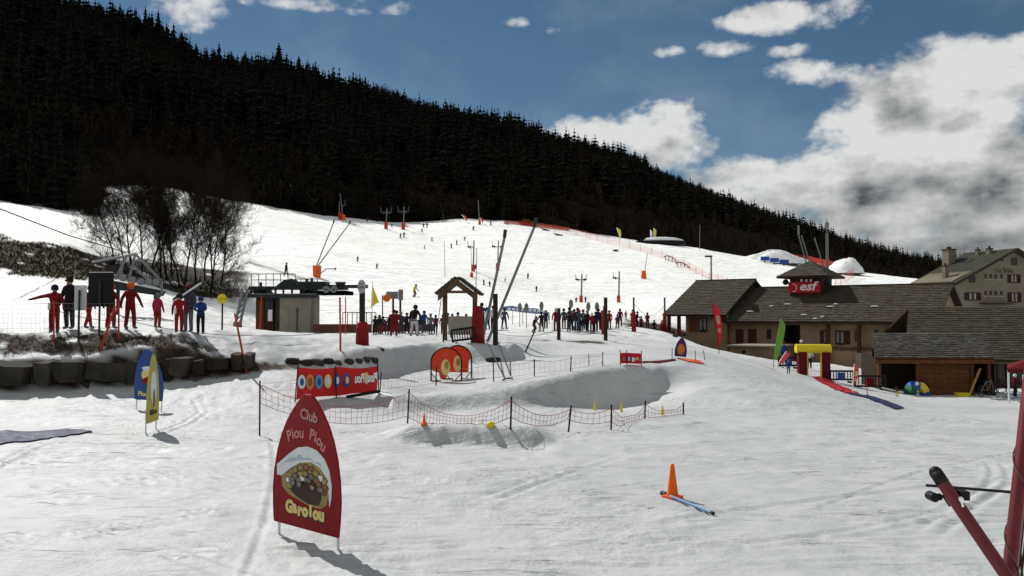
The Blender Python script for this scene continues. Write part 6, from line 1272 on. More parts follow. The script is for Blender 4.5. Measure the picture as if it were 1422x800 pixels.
for k, s in enumerate('Garolou'): text(s, .19, DKP, bd, FM(-.272 + .098 * k, .352 + .012 * math.sin(k * 2), 0, -.0150), ext=.002, off=.022); text(s, .19, CREAM, bd, FM(-.28 + .098 * k, .36 + .012 * math.sin(k * 2), 0), ext=.003, off=.012)
# snowy rock arch printed on the board (its animal figure is left out)
def arc(cx, cz, rx, rz, a0, a1, n=16): return [(cx + rx * math.cos(t), cz + rz * math.sin(t)) for t in np.linspace(a0, a1, n)]
flatpoly([(-.53, .70), (-.535, .82), (-.44, .88), (-.30, .97), (-.14, 1.055), (.04, 1.085), (.20, 1.06), (.34, .98), (.43, .86), (.475, .70), (.47, .56), (.44, .46), (.42, .62), (.38, .76), (.26, .86), (.10, .90), (-.10, .87), (-.28, .78), (-.42, .70)], ICE, bd, 'snow_arch_print')
flatpoly([(-.44, .70), (-.28, .80), (-.10, .885), (.10, .915), (.27, .87), (.385, .77), (.42, .60), (.40, .48), (.30, .42), (.10, .42), (-.12, .47), (-.30, .50), (-.42, .58)], OCH, bd, 'rock_print', -.0185)
flatpoly([(-.26, .62), (-.16, .72), (.0, .79), (.16, .78), (.27, .68), (.31, .54), (.26, .45), (.08, .44), (-.12, .49), (-.24, .54)], DKP, bd, 'cave_print', -.0205)
flatpoly([(-.42, .845), (-.28, .925), (-.18, .935), (-.10, .985), (-.02, .945), (.08, .965), (.16, .925), (.26, .93), (.30, .885), (.10, .94), (-.12, .91)], mat('snow_shadow_print', (.40, .45, .50), .5), bd, 'snow_fold_print', -.0185)
rg = random.Random(31); n_s = 0
for ring, (rx, rz, cnt, sz) in enumerate(((.335, .185, 13, 1.0), (.25, .12, 9, .95), (.13, .06, 7, .9))):
    for k in range(cnt):
        t = math.pi * 1.25 * (k + .5) / cnt - .38; cx_, cz_ = .03 + rx * math.cos(t) + rg.uniform(-.015, .015), .655 + rz * math.sin(t) + rg.uniform(-.012, .012); m_ = rg.choice((ICE, OCH, BRP, GRYP, GRYP, DKP) if ring else (ICE, OCH, OCH, BRP)); n_s += 1; a0 = rg.uniform(0, 6)
        sh_ = [(cx_ + sz * rg.uniform(.040, .062) * math.cos(a), cz_ + sz * rg.uniform(.024, .040) * math.sin(a)) for a in np.linspace(a0, a0 + 6.28, 8, endpoint=False)]
        flatpoly([(cx_ + (x - cx_) * 1.18, cz_ + (z - cz_) * 1.22) for x, z in sh_], DKP, bd, 'stone_outline', -.0215 - .0004 * n_s); flatpoly(sh_, m_, bd, 'stone_print', -.0217 - .0004 * n_s)
# blue and yellow club boards
BLUC = mat('club_blue', (.035, .075, .23), .45, .12, 2); YELC = mat('club_yellow', (.42, .36, .07), .45, .12, 2)
o, bd, w = club_sign(on(187, 569, 12), on(224, 572, 12), 1.66, 'blue curved club board standing behind the yellow one near the stone wall', BLUC, leg=.30, cx=-.22)
text('Piou piou', .17, CREAM, bd, FM(.0, .44, -.04), ext=.003, off=.006)
flatpoly(arc(-.08, .98, .17, .17, 0, 6.28, 16)[:-1], CREAM, bd, 'round_print', -.018); flatpoly([(-.02, .95), (.26, 1.05), (.30, .80), (.05, .72), (-.2, .74), (-.22, .84)], CLUBR, bd, 'red_print', -.022); flatpoly(arc(-.02, 1.15, .22, .06, 0, 6.28, 14)[:-1], ICE, bd, 'white_print', -.026)
o, bd, w = club_sign(on(204, 602, 10), on(219, 596, 10), 1.66, 'narrow looking yellow club board turned edgeways near the blue one', YELC, leg=.22, cx=.05)
text('Sifflote', .15, DKP, bd, FM(0, .42), ext=.003, off=.006); flatpoly(arc(0, .95, .18, .36, 0, 6.28, 16)[:-1], ICE, bd, 'pale_print', -.018); flatpoly(arc(.02, .72, .06, .2, 0, 6.28, 10)[:-1], BRP, bd, 'brown_print', -.022)
# blue mesh mat on the snow
def ground_mat(pts, label, m, name='mesh_mat', th=.03, nx=16, ny=5, strips=True):
    """pts: four photo corners, left-near, right-near, right-far, left-far"""
    q = [on(*p, 9) for p in pts]; mb = MB(); vs = []
    for j in range(ny + 1):
        for i in range(nx + 1):
            a = q[0].lerp(q[1], i / nx); b = q[3].lerp(q[2], i / nx); c = a.lerp(b, j / ny); vs.append((c.x, c.y, G(c.x, c.y) + th + .012))
    n_ = nx + 1; top = [(j * n_ + i, j * n_ + i + 1, (j + 1) * n_ + i + 1, (j + 1) * n_ + i) for j in range(ny) for i in range(nx)]
    lo = [(x, y, z - th - .015) for x, y, z in vs]; k = len(vs); mb.add(vs + lo, top + [tuple(x + k for x in f[::-1]) for f in top] + [(i, i + k, i + 1 + k, i + 1) for i in range(nx)] + [(ny * n_ + i + 1, ny * n_ + i + 1 + k, ny * n_ + i + k, ny * n_ + i) for i in range(nx)])
    return tag(mb.build(name, m), label, 'mat')
def mesh_mat_mat():
    m = mat('blue_mesh', (.045, .055, .12), .6); t = m.node_tree; b = t.nodes['Principled BSDF']; tc_ = t.nodes.new('ShaderNodeTexCoord'); v = t.nodes.new('ShaderNodeTexVoronoi'); v.inputs['Scale'].default_value = 16; t.links.new(tc_.outputs['Object'], v.inputs[0]); r = t.nodes.new('ShaderNodeValToRGB'); t.links.new(v.outputs['Distance'], r.inputs[0]); r.color_ramp.elements[0].color = (.15, .165, .25, 1); r.color_ramp.elements[0].position = .08; r.color_ramp.elements[1].color = (.018, .023, .065, 1); r.color_ramp.elements[1].position = .3; t.links.new(r.outputs[0], b.inputs['Base Color']); return m
BM = mesh_mat_mat(); ground_mat(((-60, 628), (128, 601), (95, 597), (-60, 606)), 'dark blue mesh mat lying on the snow below the stone wall', BM, nx=110, ny=40, th=.02)
# traffic cones
def cone(px, py, pt, label, m, y0=8, base=True, r=None):
    b = on(px, py, y0); h = P(px, pt, b.y).z - b.z; o = empty('traffic_cone', b, RNG.uniform(0, 1), label, 'cone'); r = r or h * .19; mb = MB(); mb.lathe([(r, 0.02), (r * .86, h * .14), (r * .30, h * .96), (r * .22, h), (.002, h)], n=20); mb.build('cone_body', m, o, smooth=True)
    if base: mb = MB(); mb.box((0, 0, .015), (r * 2.4, r * 2.4, .04)); mb.build('cone_base', m, o, bevel=.01)
    return o
cone(934, 691, 644, 'bright orange traffic cone beside a blue pole on the open snow', ORC); cone(589, 590, 574, 'small orange cone with pale bands behind the dark red net', ORC, 12)
b = on(589, 590, 12); mb = MB(); h = P(589, 574, b.y).z - b.z
for px, py, pt, lb in ((826, 570, 557, 'yellow marker cone, the farthest left of three by the snow bank'), (863, 573, 560, 'yellow marker cone with a dark spot, middle one by the snow bank'), (920, 577, 563, 'yellow marker cone, the one by the last net stake')):
    o = cone(px, py, pt, lb, YEL, 12, False); 
p = on(681, 592, 12); o = empty('foam_ball', p, 0, 'yellow foam half ball lying on the snow behind the net', 'ball'); mb = MB(); u = p.y / F; mb.ball((0, 0, 1.8 * u), 6 * u, None, 18, 12, (1, 1, .85)); mb.build('ball', YEL, o, smooth=True); mb = MB(); mb.lathe([(6.1 * u, 1.4 * u), (6.15 * u, 1.8 * u), (6.1 * u, 2.2 * u)], n=18); mb.build('seam', YEL, o)
a_ = on(921, 688, 8); b_ = on(990, 716, 8); o = empty('blue_pole', a_, 0, 'blue pole with black end lying on the snow by the orange cone', 'pole'); d = b_ - a_; up_ = Vector((0, 0, .03)); mb = MB(); mb.tube(up_, d + up_, .020, n=10); mb.build('shaft', mat('pale_blue_plastic', (.10, .20, .36), .4), o); mb = MB(); mb.tube(up_ - d * .03, d * .07 + up_, .034, n=10); mb.build('grip', BLACK, o); mb = MB(); mb.tube(d * .97 + up_, d * 1.01 + up_, .024, n=10); mb.build('end_cap', BLACK, o)
# red banner between poles, seen from its back
a_ = on(409, 558, 14); b_ = on(526, 547, 18); o = empty('red_banner', (0, 0, 0), 0, 'long red banner with round emblems and mirrored white lettering between poles', 'banner')
ht = lambda px, py, y: P(px, py, y).z
ta, ba = P(414, 510, a_.y), P(410.5, 555, a_.y); tb, bb_ = P(524.5, 508.5, b_.y), P(524, 545, b_.y); tm = P(465, 511, (a_.y + b_.y) / 2 - .3); bm = P(466, 553, (a_.y + b_.y) / 2 - .3)
W2 = Vector((0, .015, 0)); n = 24; vs = []; 
def ban(s, t):      # s along 0..1, t down 0..1
    f = s * (1 + .0 * s); top_ = ta.lerp(tb, f) - Vector((0, 0, .06 * abs(math.sin(2 * math.pi * f)))); bot_ = ba.lerp(bb_, f) + Vector((0, 0, .03 * abs(math.sin(2 * math.pi * f)))); q = top_.lerp(bot_, t); q.y += .06 * math.sin(s * 9 + t * 2); return q
mb = MB(); m_ = 6; vs = [ban(i / n, j / m_) for j in range(m_ + 1) for i in range(n + 1)]; fs = [(j * (n + 1) + i, j * (n + 1) + i + 1, (j + 1) * (n + 1) + i + 1, (j + 1) * (n + 1) + i) for j in range(m_) for i in range(n)]; k = len(vs); mb.add(vs + [v + W2 for v in vs], fs + [tuple(x + k for x in f[::-1]) for f in fs]); cl = mb.build('cloth', RED, o, smooth=True)
bdir = (tb - ta).normalized(); bn = Vector((bdir.y, -bdir.x, 0)).normalized() * .02
if bn.y > 0: bn = -bn
EMB = {'w': (ICE, BLUC), 'o': (mat('orange_print', (.60, .20, .07), .5), BRP), 'b': (mat('sky_print', (.08, .30, .55), .5), BLUC), 'c': (CREAM, ICE), 'd': (BLUC, ICE), 'y': (BLUC, CREAM)}
for i, (s, kk) in enumerate(((.045, 'w'), (.143, 'o'), (.254, 'b'), (.366, 'c'), (.479, 'd'), (.598, 'y'))):
    c = ban(s, .46); rr = .225 if kk == 'o' else .205; mb = MB(); mb.prism([c + bn + bdir * (rr * .62 * math.cos(t)) + Vector((0, 0, rr * math.sin(t))) for t in np.linspace(0, 2 * math.pi, 22, endpoint=False)], bn * .3); em = mb.build('emblem', EMB[kk][0], cl); mb = MB(); mb.prism([c + bn * 1.6 + bdir * (rr * .30 * math.cos(t)) + Vector((0, 0, rr * .55 * math.sin(t))) for t in np.linspace(0, 2 * math.pi, 14, endpoint=False)], bn * .3); mb.build('emblem_centre', EMB[kk][1], em)
for s, st_ in ((.755, 'Piou'), (.925, 'Piou')):
    c = ban(s, .42) + bn * 1.4; text(st_, .40, WHITE, cl, face_mat(c, bdir, (0, 0, 1)), ext=.003, off=.016, sx=-.52)
c = ban(.84, .42); mb = MB(); mb.prism([c + bn * 2.2 + bdir * (.07 * math.cos(t)) + Vector((0, 0, .19 * math.sin(t))) for t in np.linspace(0, 2 * math.pi, 14, endpoint=False)], bn * .2); mb.build('emblem', CREAM, cl)
for f_, t_ in ((a_, ta), (b_, tb)): mb = MB(); mb.tube(Vector((f_.x, f_.y, f_.z - .15)), t_ + Vector((0, 0, .06)), .02, n=6); mb.build('pole', BLACK, o)
mb = MB(); g = Vector((bm.x, bm.y + .12, G(bm.x, bm.y))); mb.tube(g - Vector((0, 0, .1)), tm + Vector((0, .12, .05)), .02, n=6); mb.build('pole', DKW, o)
mb = MB(); c0, c1 = on(482, 553, 16), on(527, 546, 18); mb.tube(c0 + Vector((0, 0, .04)), c1 + Vector((0, 0, .06)), .05, n=8); tag(mb.build('black_pole', BLACK), 'black pole lying on the snow under the red banner', 'pole')
# arch gates
def arch_gate(px0, px1, pyb, pt, label, Y, cut):
    u = Y / F; c = gp((px0 + px1) / 2, Y); w = (px1 - px0) * u; h = P(px0, pt, Y).z - c.z; o = empty('arch_gate', c, 0, label, 'gate'); r = w / 2; ol = [Vector((-r, 0, 0))] + [Vector((r * math.cos(t), 0, h - r * .95 + r * .95 * math.sin(t))) for t in np.linspace(math.pi, 0, 15)] + [Vector((r, 0, 0))]
    mb = MB(); mb.path([p_ - Vector((0, 0, .05)) if i in (0, len(ol) - 1) else p_ for i, p_ in enumerate(ol)], .028, 8); mb.build('frame', BLACK, o)
    for s in (-1, 1): mb = MB(); x0, x1 = (s * r, s * (r - .36)); mb.tube((x0, 0, .02), (x1, 0, .02), .025, n=6); mb.tube((x0, 0, .30), (s * (r - .24), 0, .02), .018, n=6); mb.build('foot_brace', BLACK, o)
    if cut == 'l': inner = [(-r * .10, .12), (-r * .2, h * .3), (r * .05, h * .52), (r * .42, h * .78), (r * .62, h * .86)]
    else: inner = [(-r * .15, h * .30), (-r * .20, h * .30)]
    if cut == 'l':
        pts_ = [Vector((-r * .98, 0, h * .34)), Vector((-r * .98, 0, h * .55))] + [Vector((.97 * r * math.cos(t), 0, h - r * .95 + .92 * r * math.sin(t))) for t in np.linspace(math.pi, .55, 12)] + [Vector((r * .40, 0, h * .70)), Vector((r * .12, 0, h * .45)), Vector((r * .02, 0, h * .12)), Vector((-r * .36, 0, h * .06)), Vector((-r * .5, 0, h * .26))]
    else:
        pts_ = [Vector((-r * .75, 0, h * .22)), Vector((-r * .62, 0, h * .5)), Vector((-r * .95, 0, h * .66))] + [Vector((.97 * r * math.cos(t), 0, h - r * .95 + .92 * r * math.sin(t))) for t in np.linspace(math.pi * .95, .1, 12)] + [Vector((r * .80, 0, h * .55)), Vector((r * .78, 0, h * .2))]
    mb = MB(); mb.prism([p_ + Vector((0, -.012, 0)) for p_ in pts_], (0, .02, 0)); c_ = mb.build('banner', mat('arch_red', (.58, .055, .022), .6, .12, 4), o)
    e = [(r * (-.05 if cut == 'l' else .0) + r * .30 * math.cos(t), h * (.42 if cut == 'l' else .46) + h * .24 * math.sin(t)) for t in np.linspace(0, 6.28, 12, endpoint=False)]; flatpoly(e, CREAM, c_, 'emblem', -.018); flatpoly([(x * .5 + r * .05, z * .5 + h * .28) for x, z in e], OCH, c_, 'emblem_centre', -.024); flatpoly([(x * .8, h * .80 + (z - h * .44) * .16) for x, z in e], PINK, c_, 'stripe_print', -.018)
    return o
arch_gate(599, 641, 527, 483, 'red arch gate with black frame, the nearer with a cut away right side', 30.6, 'l'); arch_gate(616, 655, 527, 480, 'red arch gate with black frame, the rear one with a cream emblem', 31.4, 'r')
# leaning black frame by the dark post
b1, b2 = on(703, 528, 27), on(712, 527, 27); o = empty('stay_frame', (0, 0, 0), 0, 'black leaning stay frame with two thin legs before the dark post', 'frame')
for (b_, q) in ((b1, P(675, 472, 38)), (b2, P(692, 476, 38.5))): mb = MB(); mb.tube(b_ - Vector((0, 0, .05)), q, .026, n=6); mb.build('leg', BLACK, o)
mb = MB(); mb.tube(b1 + Vector((-.12, -.2, .02)), b1 + Vector((0, 0, .06)), .028, n=6); mb.tube(b1 + Vector((0, 0, .06)), b2 + Vector((0, 0, .05)), .028, n=6); mb.build('foot_bar', BLACK, o)
# folded red banner with print, purple board, stakes and orange mat
p0 = [on(861, 507, 26), on(872, 507.5, 26), on(891, 508, 26)]; o = empty('folded_banner', (0, 0, 0), 0, 'short red folded banner with faded print on the snow bank top', 'banner'); hb = 17 / F * p0[1].y
p0[1].y += .25; p0[0].y -= .1
for i, (a, b) in enumerate(zip(p0[:-1], p0[1:])):
    mb = MB(); z = Vector((0, 0, hb)); e0 = Vector((0, 0, .06)); mb.prism([a + e0, b + e0, b + z, a + z], (0, .015, 0)); pn = mb.build('panel', RED, o); d_ = (b - a).normalized()
    if i == 0: mb = MB(); c = (a + b) / 2 + Vector((0, -.02, hb * .5)); mb.box(c, (.12, .01, hb * .3)); mb.build('print', GRYP, pn)
    else:
        for k in range(6): mb = MB(); c = a.lerp(b, .14 + .145 * k) + Vector((0, -.015, hb * (.52 + .05 * math.sin(k * 2)))); mb.box(c, (.05 + .02 * (k % 3), .012, hb * (.34 if k < 3 else .2))); mb.build('print', (WHITE, BLUEP, WHITE, CREAM, CREAM, GRYP)[k], pn)
for a in p0: mb = MB(); mb.tube(a - Vector((0, 0, .1)), a + Vector((0, .03, hb + .10)), .014, n=6); mb.build('stake', DKW, o)
cA, cB = on(937, 496, 28), on(951, 496, 28); PUR = mat('purple_print', (.075, .022, .10), .5, .2, 3)
o, bd, w = club_sign(cA, cA + Vector((15 / F * cA.y, 0, 0)), 27 / F * cA.y, 'small purple arched board with orange centre by the low stakes', PUR, leg=.06, name='arched_board'); flatpoly(arc(0, .34, .15, .22, 0, 6.28, 16)[:-1], mat('amber_print', (.45, .16, .03), .5, .3, 8), bd, 'emblem', -.018)
for i, (px, py, pt, qx) in enumerate(((933, 499, 484, 933.5), (965.5, 503, 487, 965.5), (980, 500, 486, 976.5), (818, 508, 491, 817.5), (837, 508, 492, 837))):
    post(px, py, pt, ('short grey stake left of the purple board', 'short grey stake at the orange mat', 'short leaning stake right of the orange mat', 'pale bamboo stake left of the folded red banner', 'pale bamboo stake beside the folded red banner')[i], .018, GALV if i < 3 else mat('bamboo', (.34, .28, .12), .7), y0=27, qx=qx, name='stake', cat='stake')
ground_mat(((955, 503), (978, 506), (968, 501), (940, 498.5)), 'thin orange red mat lying by the short stakes', mat('orange_mat', (.55, .10, .03), .7), nx=8, ny=3); ground_mat(((892, 504.5), (938, 500.5), (938, 499.3), (892, 503)), 'dark red strip lying on the snow beside the folded banner', CLO['darkred'], nx=10, ny=1, name='ground_strip')
# feather flags by the building
feather(998, 495, 988.5, 420, 9.5, 'tall red feather flag with pale swirls before the tan building', RED, 34, m2=PALEP, Y=46, pole=CLO['darkred'])
feather(1073, 521, 1084, 443, 9.5, 'green teardrop flag before the dark entrance', GRN, 34, round_top=True, Y=45, m2=None, pole=GRN, txt=None)
b = gp(1073, 45)
feather(1077, 519, 1092, 488, 7, 'small red feather flag leaning right beside the green flag', PINK, 34, Y=44); feather(1184, 546, 1186.5, 505, 5.5, 'small red feather flag standing at the red carpet', PINK, 24, m2=CREAM)
# inflatable start gate
gy = 45.0; o = empty('start_gate', (0, 0, 0), 0, 'inflatable gate with yellow top tube and dark red columns', 'gate'); u = gy / F
for (px, pm, nm) in ((1112.5, REDP, 'column'), (1145, REDP, 'column')):
    b = gp(px, gy); zt = P(px, 484, gy).z; mb = MB(); mb.box((b.x, b.y, (b.z + zt) / 2), (11.5 * u, .42, zt - b.z + .1)); mb.build(nm, CLO['darkred'], o, bevel=.06)
for px in (1119.5, 1138.5): b = gp(px, gy); mb = MB(); mb.tube((b.x, b.y - .1, b.z - .05), (b.x, b.y - .1, P(px, 488, gy).z), .04, n=8); mb.build('inner_pole', YEL, o)
mb = MB(); a_, b_ = P(1105, 484, gy - .05), P(1153, 484.5, gy - .05); mb.tube(a_, b_, 6.2 * u, n=18); mb.build('top_tube', YEL, o, smooth=False)
barrier(1094, 521, 1.1, .62, 'black barrier with a blue panel left of the start gate', .05, 30, BLUEP, Y=47); barrier(1166, 524, 1.3, .62, 'black barrier with a blue panel right of the start gate', -.05, 30, BLUEP, Y=44.5); barrier(1207, 533, 1.45, .70, 'black barrier with a red panel beside the wooden shed', -.18, 30, CLO['darkred'], Y=43.5)
ground_mat(((1175, 547), (1192, 546), (1142, 523), (1128, 524)), 'red carpet strip running down from the start gate', mat('red_carpet', (.32, .018, .02), .8, .15, 5), name='carpet_strip', nx=3, ny=14); ground_mat(((1243, 569), (1255, 567), (1190, 546.5), (1178, 547.5)), 'dark blue mesh strip carrying on from the red carpet', BM, name='carpet_strip', nx=3, ny=12)
person(1094, 531, 18, 160, 'blue', 'slate', 'grey', 'small child in blue suit walking before the start gate', 'stride', Y=42.5); person(1088, 512, 30, 10, 'blue', 'black', 'red', 'person in blue jacket and red helmet behind the red feather flag', 'stand', Y=50); person(1123, 505, 30, 0, 'white', 'black', 'black', 'person in white jacket inside the start gate', 'stand', Y=50); person(1112, 500, 30, 20, 'black', 'navy', 'white', 'person in dark clothes at the dark entrance', 'stand', Y=54.5)
person(1244, 553, 15, 190, 'brown', 'yellow', 'maroon', 'small child in brown and yellow crouching before the shed', 'bend', Y=40)
thin_pole(1205, 551, 1203, 530, 'thin red stake right of the small red flag', .018, REDO, y0=24, name='stake')
# toys and boards at the shed
p = gp(1277, 43.9); o = empty('play_tunnel', p, 0, 'colourful play tunnel arch of green, blue and yellow segments by the shed', 'toy'); u = 44 / F
for (a0, a1, mm) in ((180, 135, mat('toy_green', (.02, .10, .05), .5)), (135, 85, mat('toy_blue', (.03, .12, .32), .5)), (85, 20, YEL), (20, 0, BLUEP)):
    mb = MB(); rs_ = [(9.5 * u, 19 * u), (4.2 * u, 11 * u)]; ar1 = [Vector((14 * u * math.cos(R(t)) - 1 * u, 0, 19 * u * math.sin(R(t)))) for t in np.linspace(a0, a1, 6)]; ar2 = [Vector((5.5 * u * math.cos(R(t)) - 1 * u, 0, 10 * u * math.sin(R(t)))) for t in np.linspace(a1, a0, 6)]; mb.prism(ar1 + ar2, (0, .8, 0)); mb.build('segment', mm, o, bevel=.02)
mb = MB(); mb.ball((-6 * u, -.05, 17 * u), 2.6 * u, None, 12, 8); mb.build('knob', WHITE, o, smooth=True)
b = gp(1343, 43.8); o = empty('yellow_plank', b, 0, 'long yellow brown plank leaning against the shed wall', 'plank'); q = P(1361, 512, 44.75) - b; mb = MB(); mb.tube((0, 0, 0), q, .06, n=6); mb.build('plank', mat('pale_wood', (.30, .20, .06), .7), o)
b = gp(1334, 43.4); o = empty('yellow_box', b, 0, 'low yellow box on the snow before the shed wall', 'box'); mb = MB(); mb.box((0, 0, .09), (16 * 44 / F, .4, .2)); mb.build('box', YEL, o, bevel=.04); mb = MB(); mb.box((0, 0, .20), (17 * 44 / F, .44, .03)); mb.build('lid', YEL, o)
for i, px in enumerate((1289, 1296)): b = gp(px, 43.9); o = empty('ski_pair', b, 0, ('left', 'right')[i] + ' dark ski leaning on the shed wall beside the play tunnel', 'ski'); mb = MB(); mb.box((-.12, .45, .5), (.08, .03, 1.15), None, Matrix.Rotation(-.75, 3, 'X') @ Matrix.Rotation(-.25, 3, 'Y')); mb.build('ski', CLO['maroon'], o); mb = MB(); mb.box((-.12, .43, .55), (.06, .05, .2), None, Matrix.Rotation(-.75, 3, 'X')); mb.build('binding', BLACK, o)
# bicycles / gear heap right of the shed
def bicycle(px, Y, label, m, rz):
    b = gp(px, Y); o = empty('bicycle', b, rz, label, 'bicycle'); r = .30
    for x in (-.5, .5):
        mb = MB(); c = Vector((x, 0, r)); mb.path([c + Vector((r * math.cos(t), 0, r * math.sin(t))) for t in np.linspace(0, 2 * math.pi, 17)], .022, 5); w_ = mb.build('wheel', BLACK, o)
        for k in range(6): t = math.pi * k / 6; mb = MB(); d_ = Vector((r * math.cos(t), 0, r * math.sin(t))); mb.tube(c - d_, c + d_, .004, n=3); mb.build('spoke', GALV, w_)
    mb = MB()
    for p_, q_ in (((-.5, 0, r), (0, 0, .32)), ((0, 0, .32), (-.14, 0, .78)), ((-.14, 0, .72), (.36, 0, .74)), ((0, 0, .32), (.36, 0, .70)), ((-.5, 0, r), (-.14, 0, .72)), ((.5, 0, r), (.34, 0, .86))): mb.tube(p_, q_, .022, n=6)
    mb.build('frame', m, o); mb = MB(); mb.box((-.16, 0, .80), (.22, .12, .05)); mb.build('saddle', BLACK, o); mb = MB(); mb.tube((.33, -.26, .90), (.33, .26, .90), .015, n=6); mb.build('handlebar', BLACK, o)
bicycle(1369, 44.0, 'grey bicycle parked at the right corner of the shed', GREYM, .5); bicycle(1389, 45.5, 'dark red bicycle parked beside the shop front', CLO['darkred'], .1); bicycle(1402, 46.0, 'black bicycle parked under the red canopy edge', BLACK, -.2)
# red canopy, white table leg and metal sled at the right edge
cy = 38.5; b = gp(1410, cy); o = empty('red_canopy', (0, 0, 0), 0, 'red canopy on white posts at the right of the shed', 'canopy'); zt = P(1397, 514, cy).z
mb = MB(); q = [P(1399, 512, cy), P(1470, 512, cy), P(1470, 506, cy + 2.6), P(1399, 506, cy + 2.6)]; ap_ = P(1440, 494, cy + 1.3); mb.add(q + [ap_], [(0, 1, 4), (1, 2, 4), (2, 3, 4), (3, 0, 4), (3, 2, 1, 0)]); mb.build('roof', CLO['darkred'], o); mb = MB(); mb.box((q[0] + q[1]) / 2 - Vector((0, .01, .09)), ((q[1] - q[0]).length, .02, .16)); mb.build('valance', CLO['darkred'], o)
for px in (1398.5, 1462): b = gp(px, cy + .05); mb = MB(); mb.tube(b - Vector((0, 0, .1)), (b.x, b.y, zt), .045, n=8); mb.build('post', LEGW, o)
b = gp(1420, 37.5); o = empty('white_panel', b, 0, 'tall white panel standing under the red canopy', 'panel'); mb = MB(); mb.box((.15, 0, .62), (.42, .05, 1.25)); mb.build('panel', LEGW, o, bevel=.01); mb = MB(); mb.box((.15, .1, .03), (.5, .4, .06)); mb.build('foot', GREYM, o); 
person(1407, 540, 32, 30, 'darkred', 'black', 'white', 'person in dark red jacket and white hat under the canopy', 'turned', Y=43)
s0 = on(1404, 556, 24); o = empty('metal_sled', s0, .12, 'low metal tube sled frame on the snow at the right edge', 'sled'); u = s0.y / F; mb = MB()
for y in (0, .45): mb.path([Vector((-21 * u, y, 5 * u)), Vector((-20.5 * u, y, .8 * u)), Vector((-12 * u, y, .4 * u)), Vector((24 * u, y, .2 * u))], .018, 6)
mb.build('runner', GALV, o); mb = MB()
for y in (0, .45): mb.path([Vector((-21 * u, y, 5 * u)), Vector((24 * u, y, 3.4 * u))], .016, 6); [mb.tube((x * u, y, .4 * u), (x * u, y, 4.2 * u), .014, n=6) for x in (-12, 4, 12)]
for x in (-21, -8, 6, 20): mb.tube((x * u, 0, 4.3 * u), (x * u, .45, 4.3 * u), .014, n=6)
mb.build('seat_frame', GALV, o); mb = MB(); mb.path([Vector((2 * u, .45, 4 * u)), Vector((3 * u, .45, 9 * u)), Vector((13 * u, .45, 11 * u)), Vector((13 * u, .45, 4 * u))], .016, 6); mb.build('backrest', GALV, o)
# blue banner behind the queue
o = empty('blue_banner', (0, 0, 0), 0, 'long pale blue banner strip strung behind the lift queue', 'banner'); bp_ = [gp(px, 66) for px in (698, 712, 726, 744, 763)]; mb = MB(); zt_ = [P(0, y, 66).z for y in (425.5, 424.5, 428, 428, 434)]; zb_2 = [P(0, y, 66).z for y in (431, 432, 434, 436, 436)]; v = [Vector((b.x, 66, z)) for b, z in zip(bp_, zt_)] + [Vector((b.x, 66, z)) for b, z in zip(bp_, zb_2)]; mb.add(v + [x + Vector((0, .03, 0)) for x in v], [(i, i + 5, i + 6, i + 1) for i in range(4)] + [(i + 11, i + 16, i + 15, i + 10) for i in range(4)]); cl = mb.build('cloth', mat('pale_blue_cloth', (.16, .19, .34), .7, .25, 1.2), o)
for i, b in enumerate(bp_): mb = MB(); mb.tube(b - Vector((0, 0, .1)), (b.x, 66.08, zt_[i]), .025, n=5); mb.build('pole', GALV, o)
for k in range(9): mb = MB(); x = bp_[0].x + .5 + k * .33; mb.box((x, 65.98, P(0, 429 + k * .35, 66).z), (.2, .02, .16)); mb.build('print', WHITE, cl)
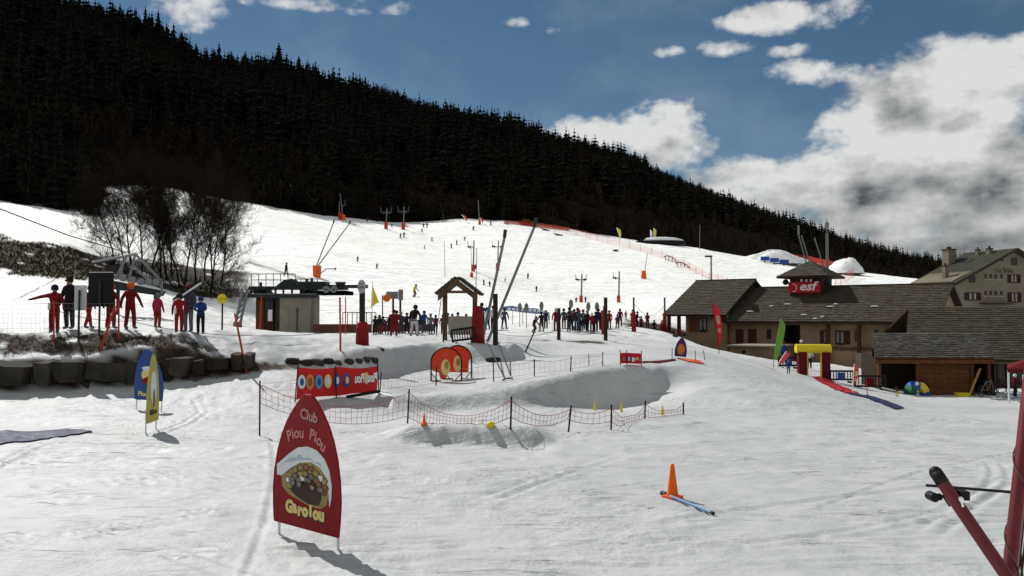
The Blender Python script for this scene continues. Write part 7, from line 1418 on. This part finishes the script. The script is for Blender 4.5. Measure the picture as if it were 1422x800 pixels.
# ---- red tube frame at the right corner, close to the camera
TUB = mat('dark_red_lacquer', (.10, .008, .012), .4, .2, 6, spec=.3); o = empty('tube_frame', (0, 0, 0), 0, 'dark red metal tube frame with black clamp close at the right corner', 'frame')
D0 = 2.75; t0, t1 = P(1302, 660, D0), P(1408, 815, D0 - .15); e1 = t0 + (t1 - t0) * 2.2; e1.z = max(e1.z, .03); mb = MB(); mb.tube(t0, e1, .0195, n=32); mb.build('slanted_tube', TUB, o, smooth=False)
d_ = (t1 - t0).normalized(); mb = MB(); mb.tube(t0 - d_ * .012, t0 + d_ * .028, .0207, n=16); mb.ball(t0 - d_ * .010, .0200, None, 14, 8); mb.build('end_cap', BLACK, o, smooth=True)
c = P(1323, 691, D0); mb = MB(); mb.tube(c - d_ * .02, c + d_ * .02, .026, n=14); x_ = Vector((1, -.3, .0)).normalized(); mb.tube(c - x_ * .035, c - x_ * .06 + Vector((0, -.01, .0)), .011, n=10); mb.tube(c - x_ * .06 + Vector((0, -.02, .0)), c - x_ * .06 + Vector((0, .02, .0)), .015, n=10); mb.box(c + x_ * .028 + Vector((0, 0, .010)), (.028, .04, .028)); k_ = mb.build('clamp', BLACK, o)
mb = MB(); q = P(1334, 694, D0 - .05); mb.tube(q, q + Vector((0, -.01, -.022)), .006, n=8); mb.ball(q, .010, None, 8, 6); mb.build('screw', WHITE, k_)
v0, v1 = P(1424, 590, D0 + .05), P(1400, 815, D0 - .1); dd = v1 - v0; mb = MB(); lo_ = v1 + dd * .55; lo_.z = max(lo_.z, .03); hi_ = v0 - dd * .5; mb.tube(hi_, lo_, .0215, n=32); mb.build('upright_tube', TUB, o)
mb = MB(); prev = None
for k in range(140):
    t = k / 139; ctr = v0.lerp(v1, t); a = t * 13; q = ctr + Vector((.0245 * math.cos(a), .0245 * math.sin(a), 0))
    if prev: mb.tube(prev, q, .0028, n=5)
    prev = q
mb.build('wound_cable', mat('dull_cable', (.10, .06, .06), .7), o)
for k, (xa, xb, xc) in enumerate(((1424, 1419, 1411), (1428, 1424, 1416), (1415, 1416, 1421))):
    mb = MB(); pts_ = [P(xa, 700 + 20 * k, D0 + .04), P(xb, 750, D0 + .02), P(xc, 820, D0)]; mb.path(pts_, .004, 5); mb.build('loose_cable', DKW, o)
o = empty('thin_rod', P(1286, 674, 2.6) * 0, 0, 'thin dark rod with red end held across the tube frame', 'rod'); r0, r1 = P(1286, 674, 2.95), P(1412, 684, D0 + .0); mb = MB(); mb.tube(r0, r1, .0048, n=8); mb.build('shaft', BLACK, o); mb = MB(); mb.ball(r1 + Vector((-.01, -.02, 0)), .012, None, 8, 6); mb.build('tip', ORC, o)
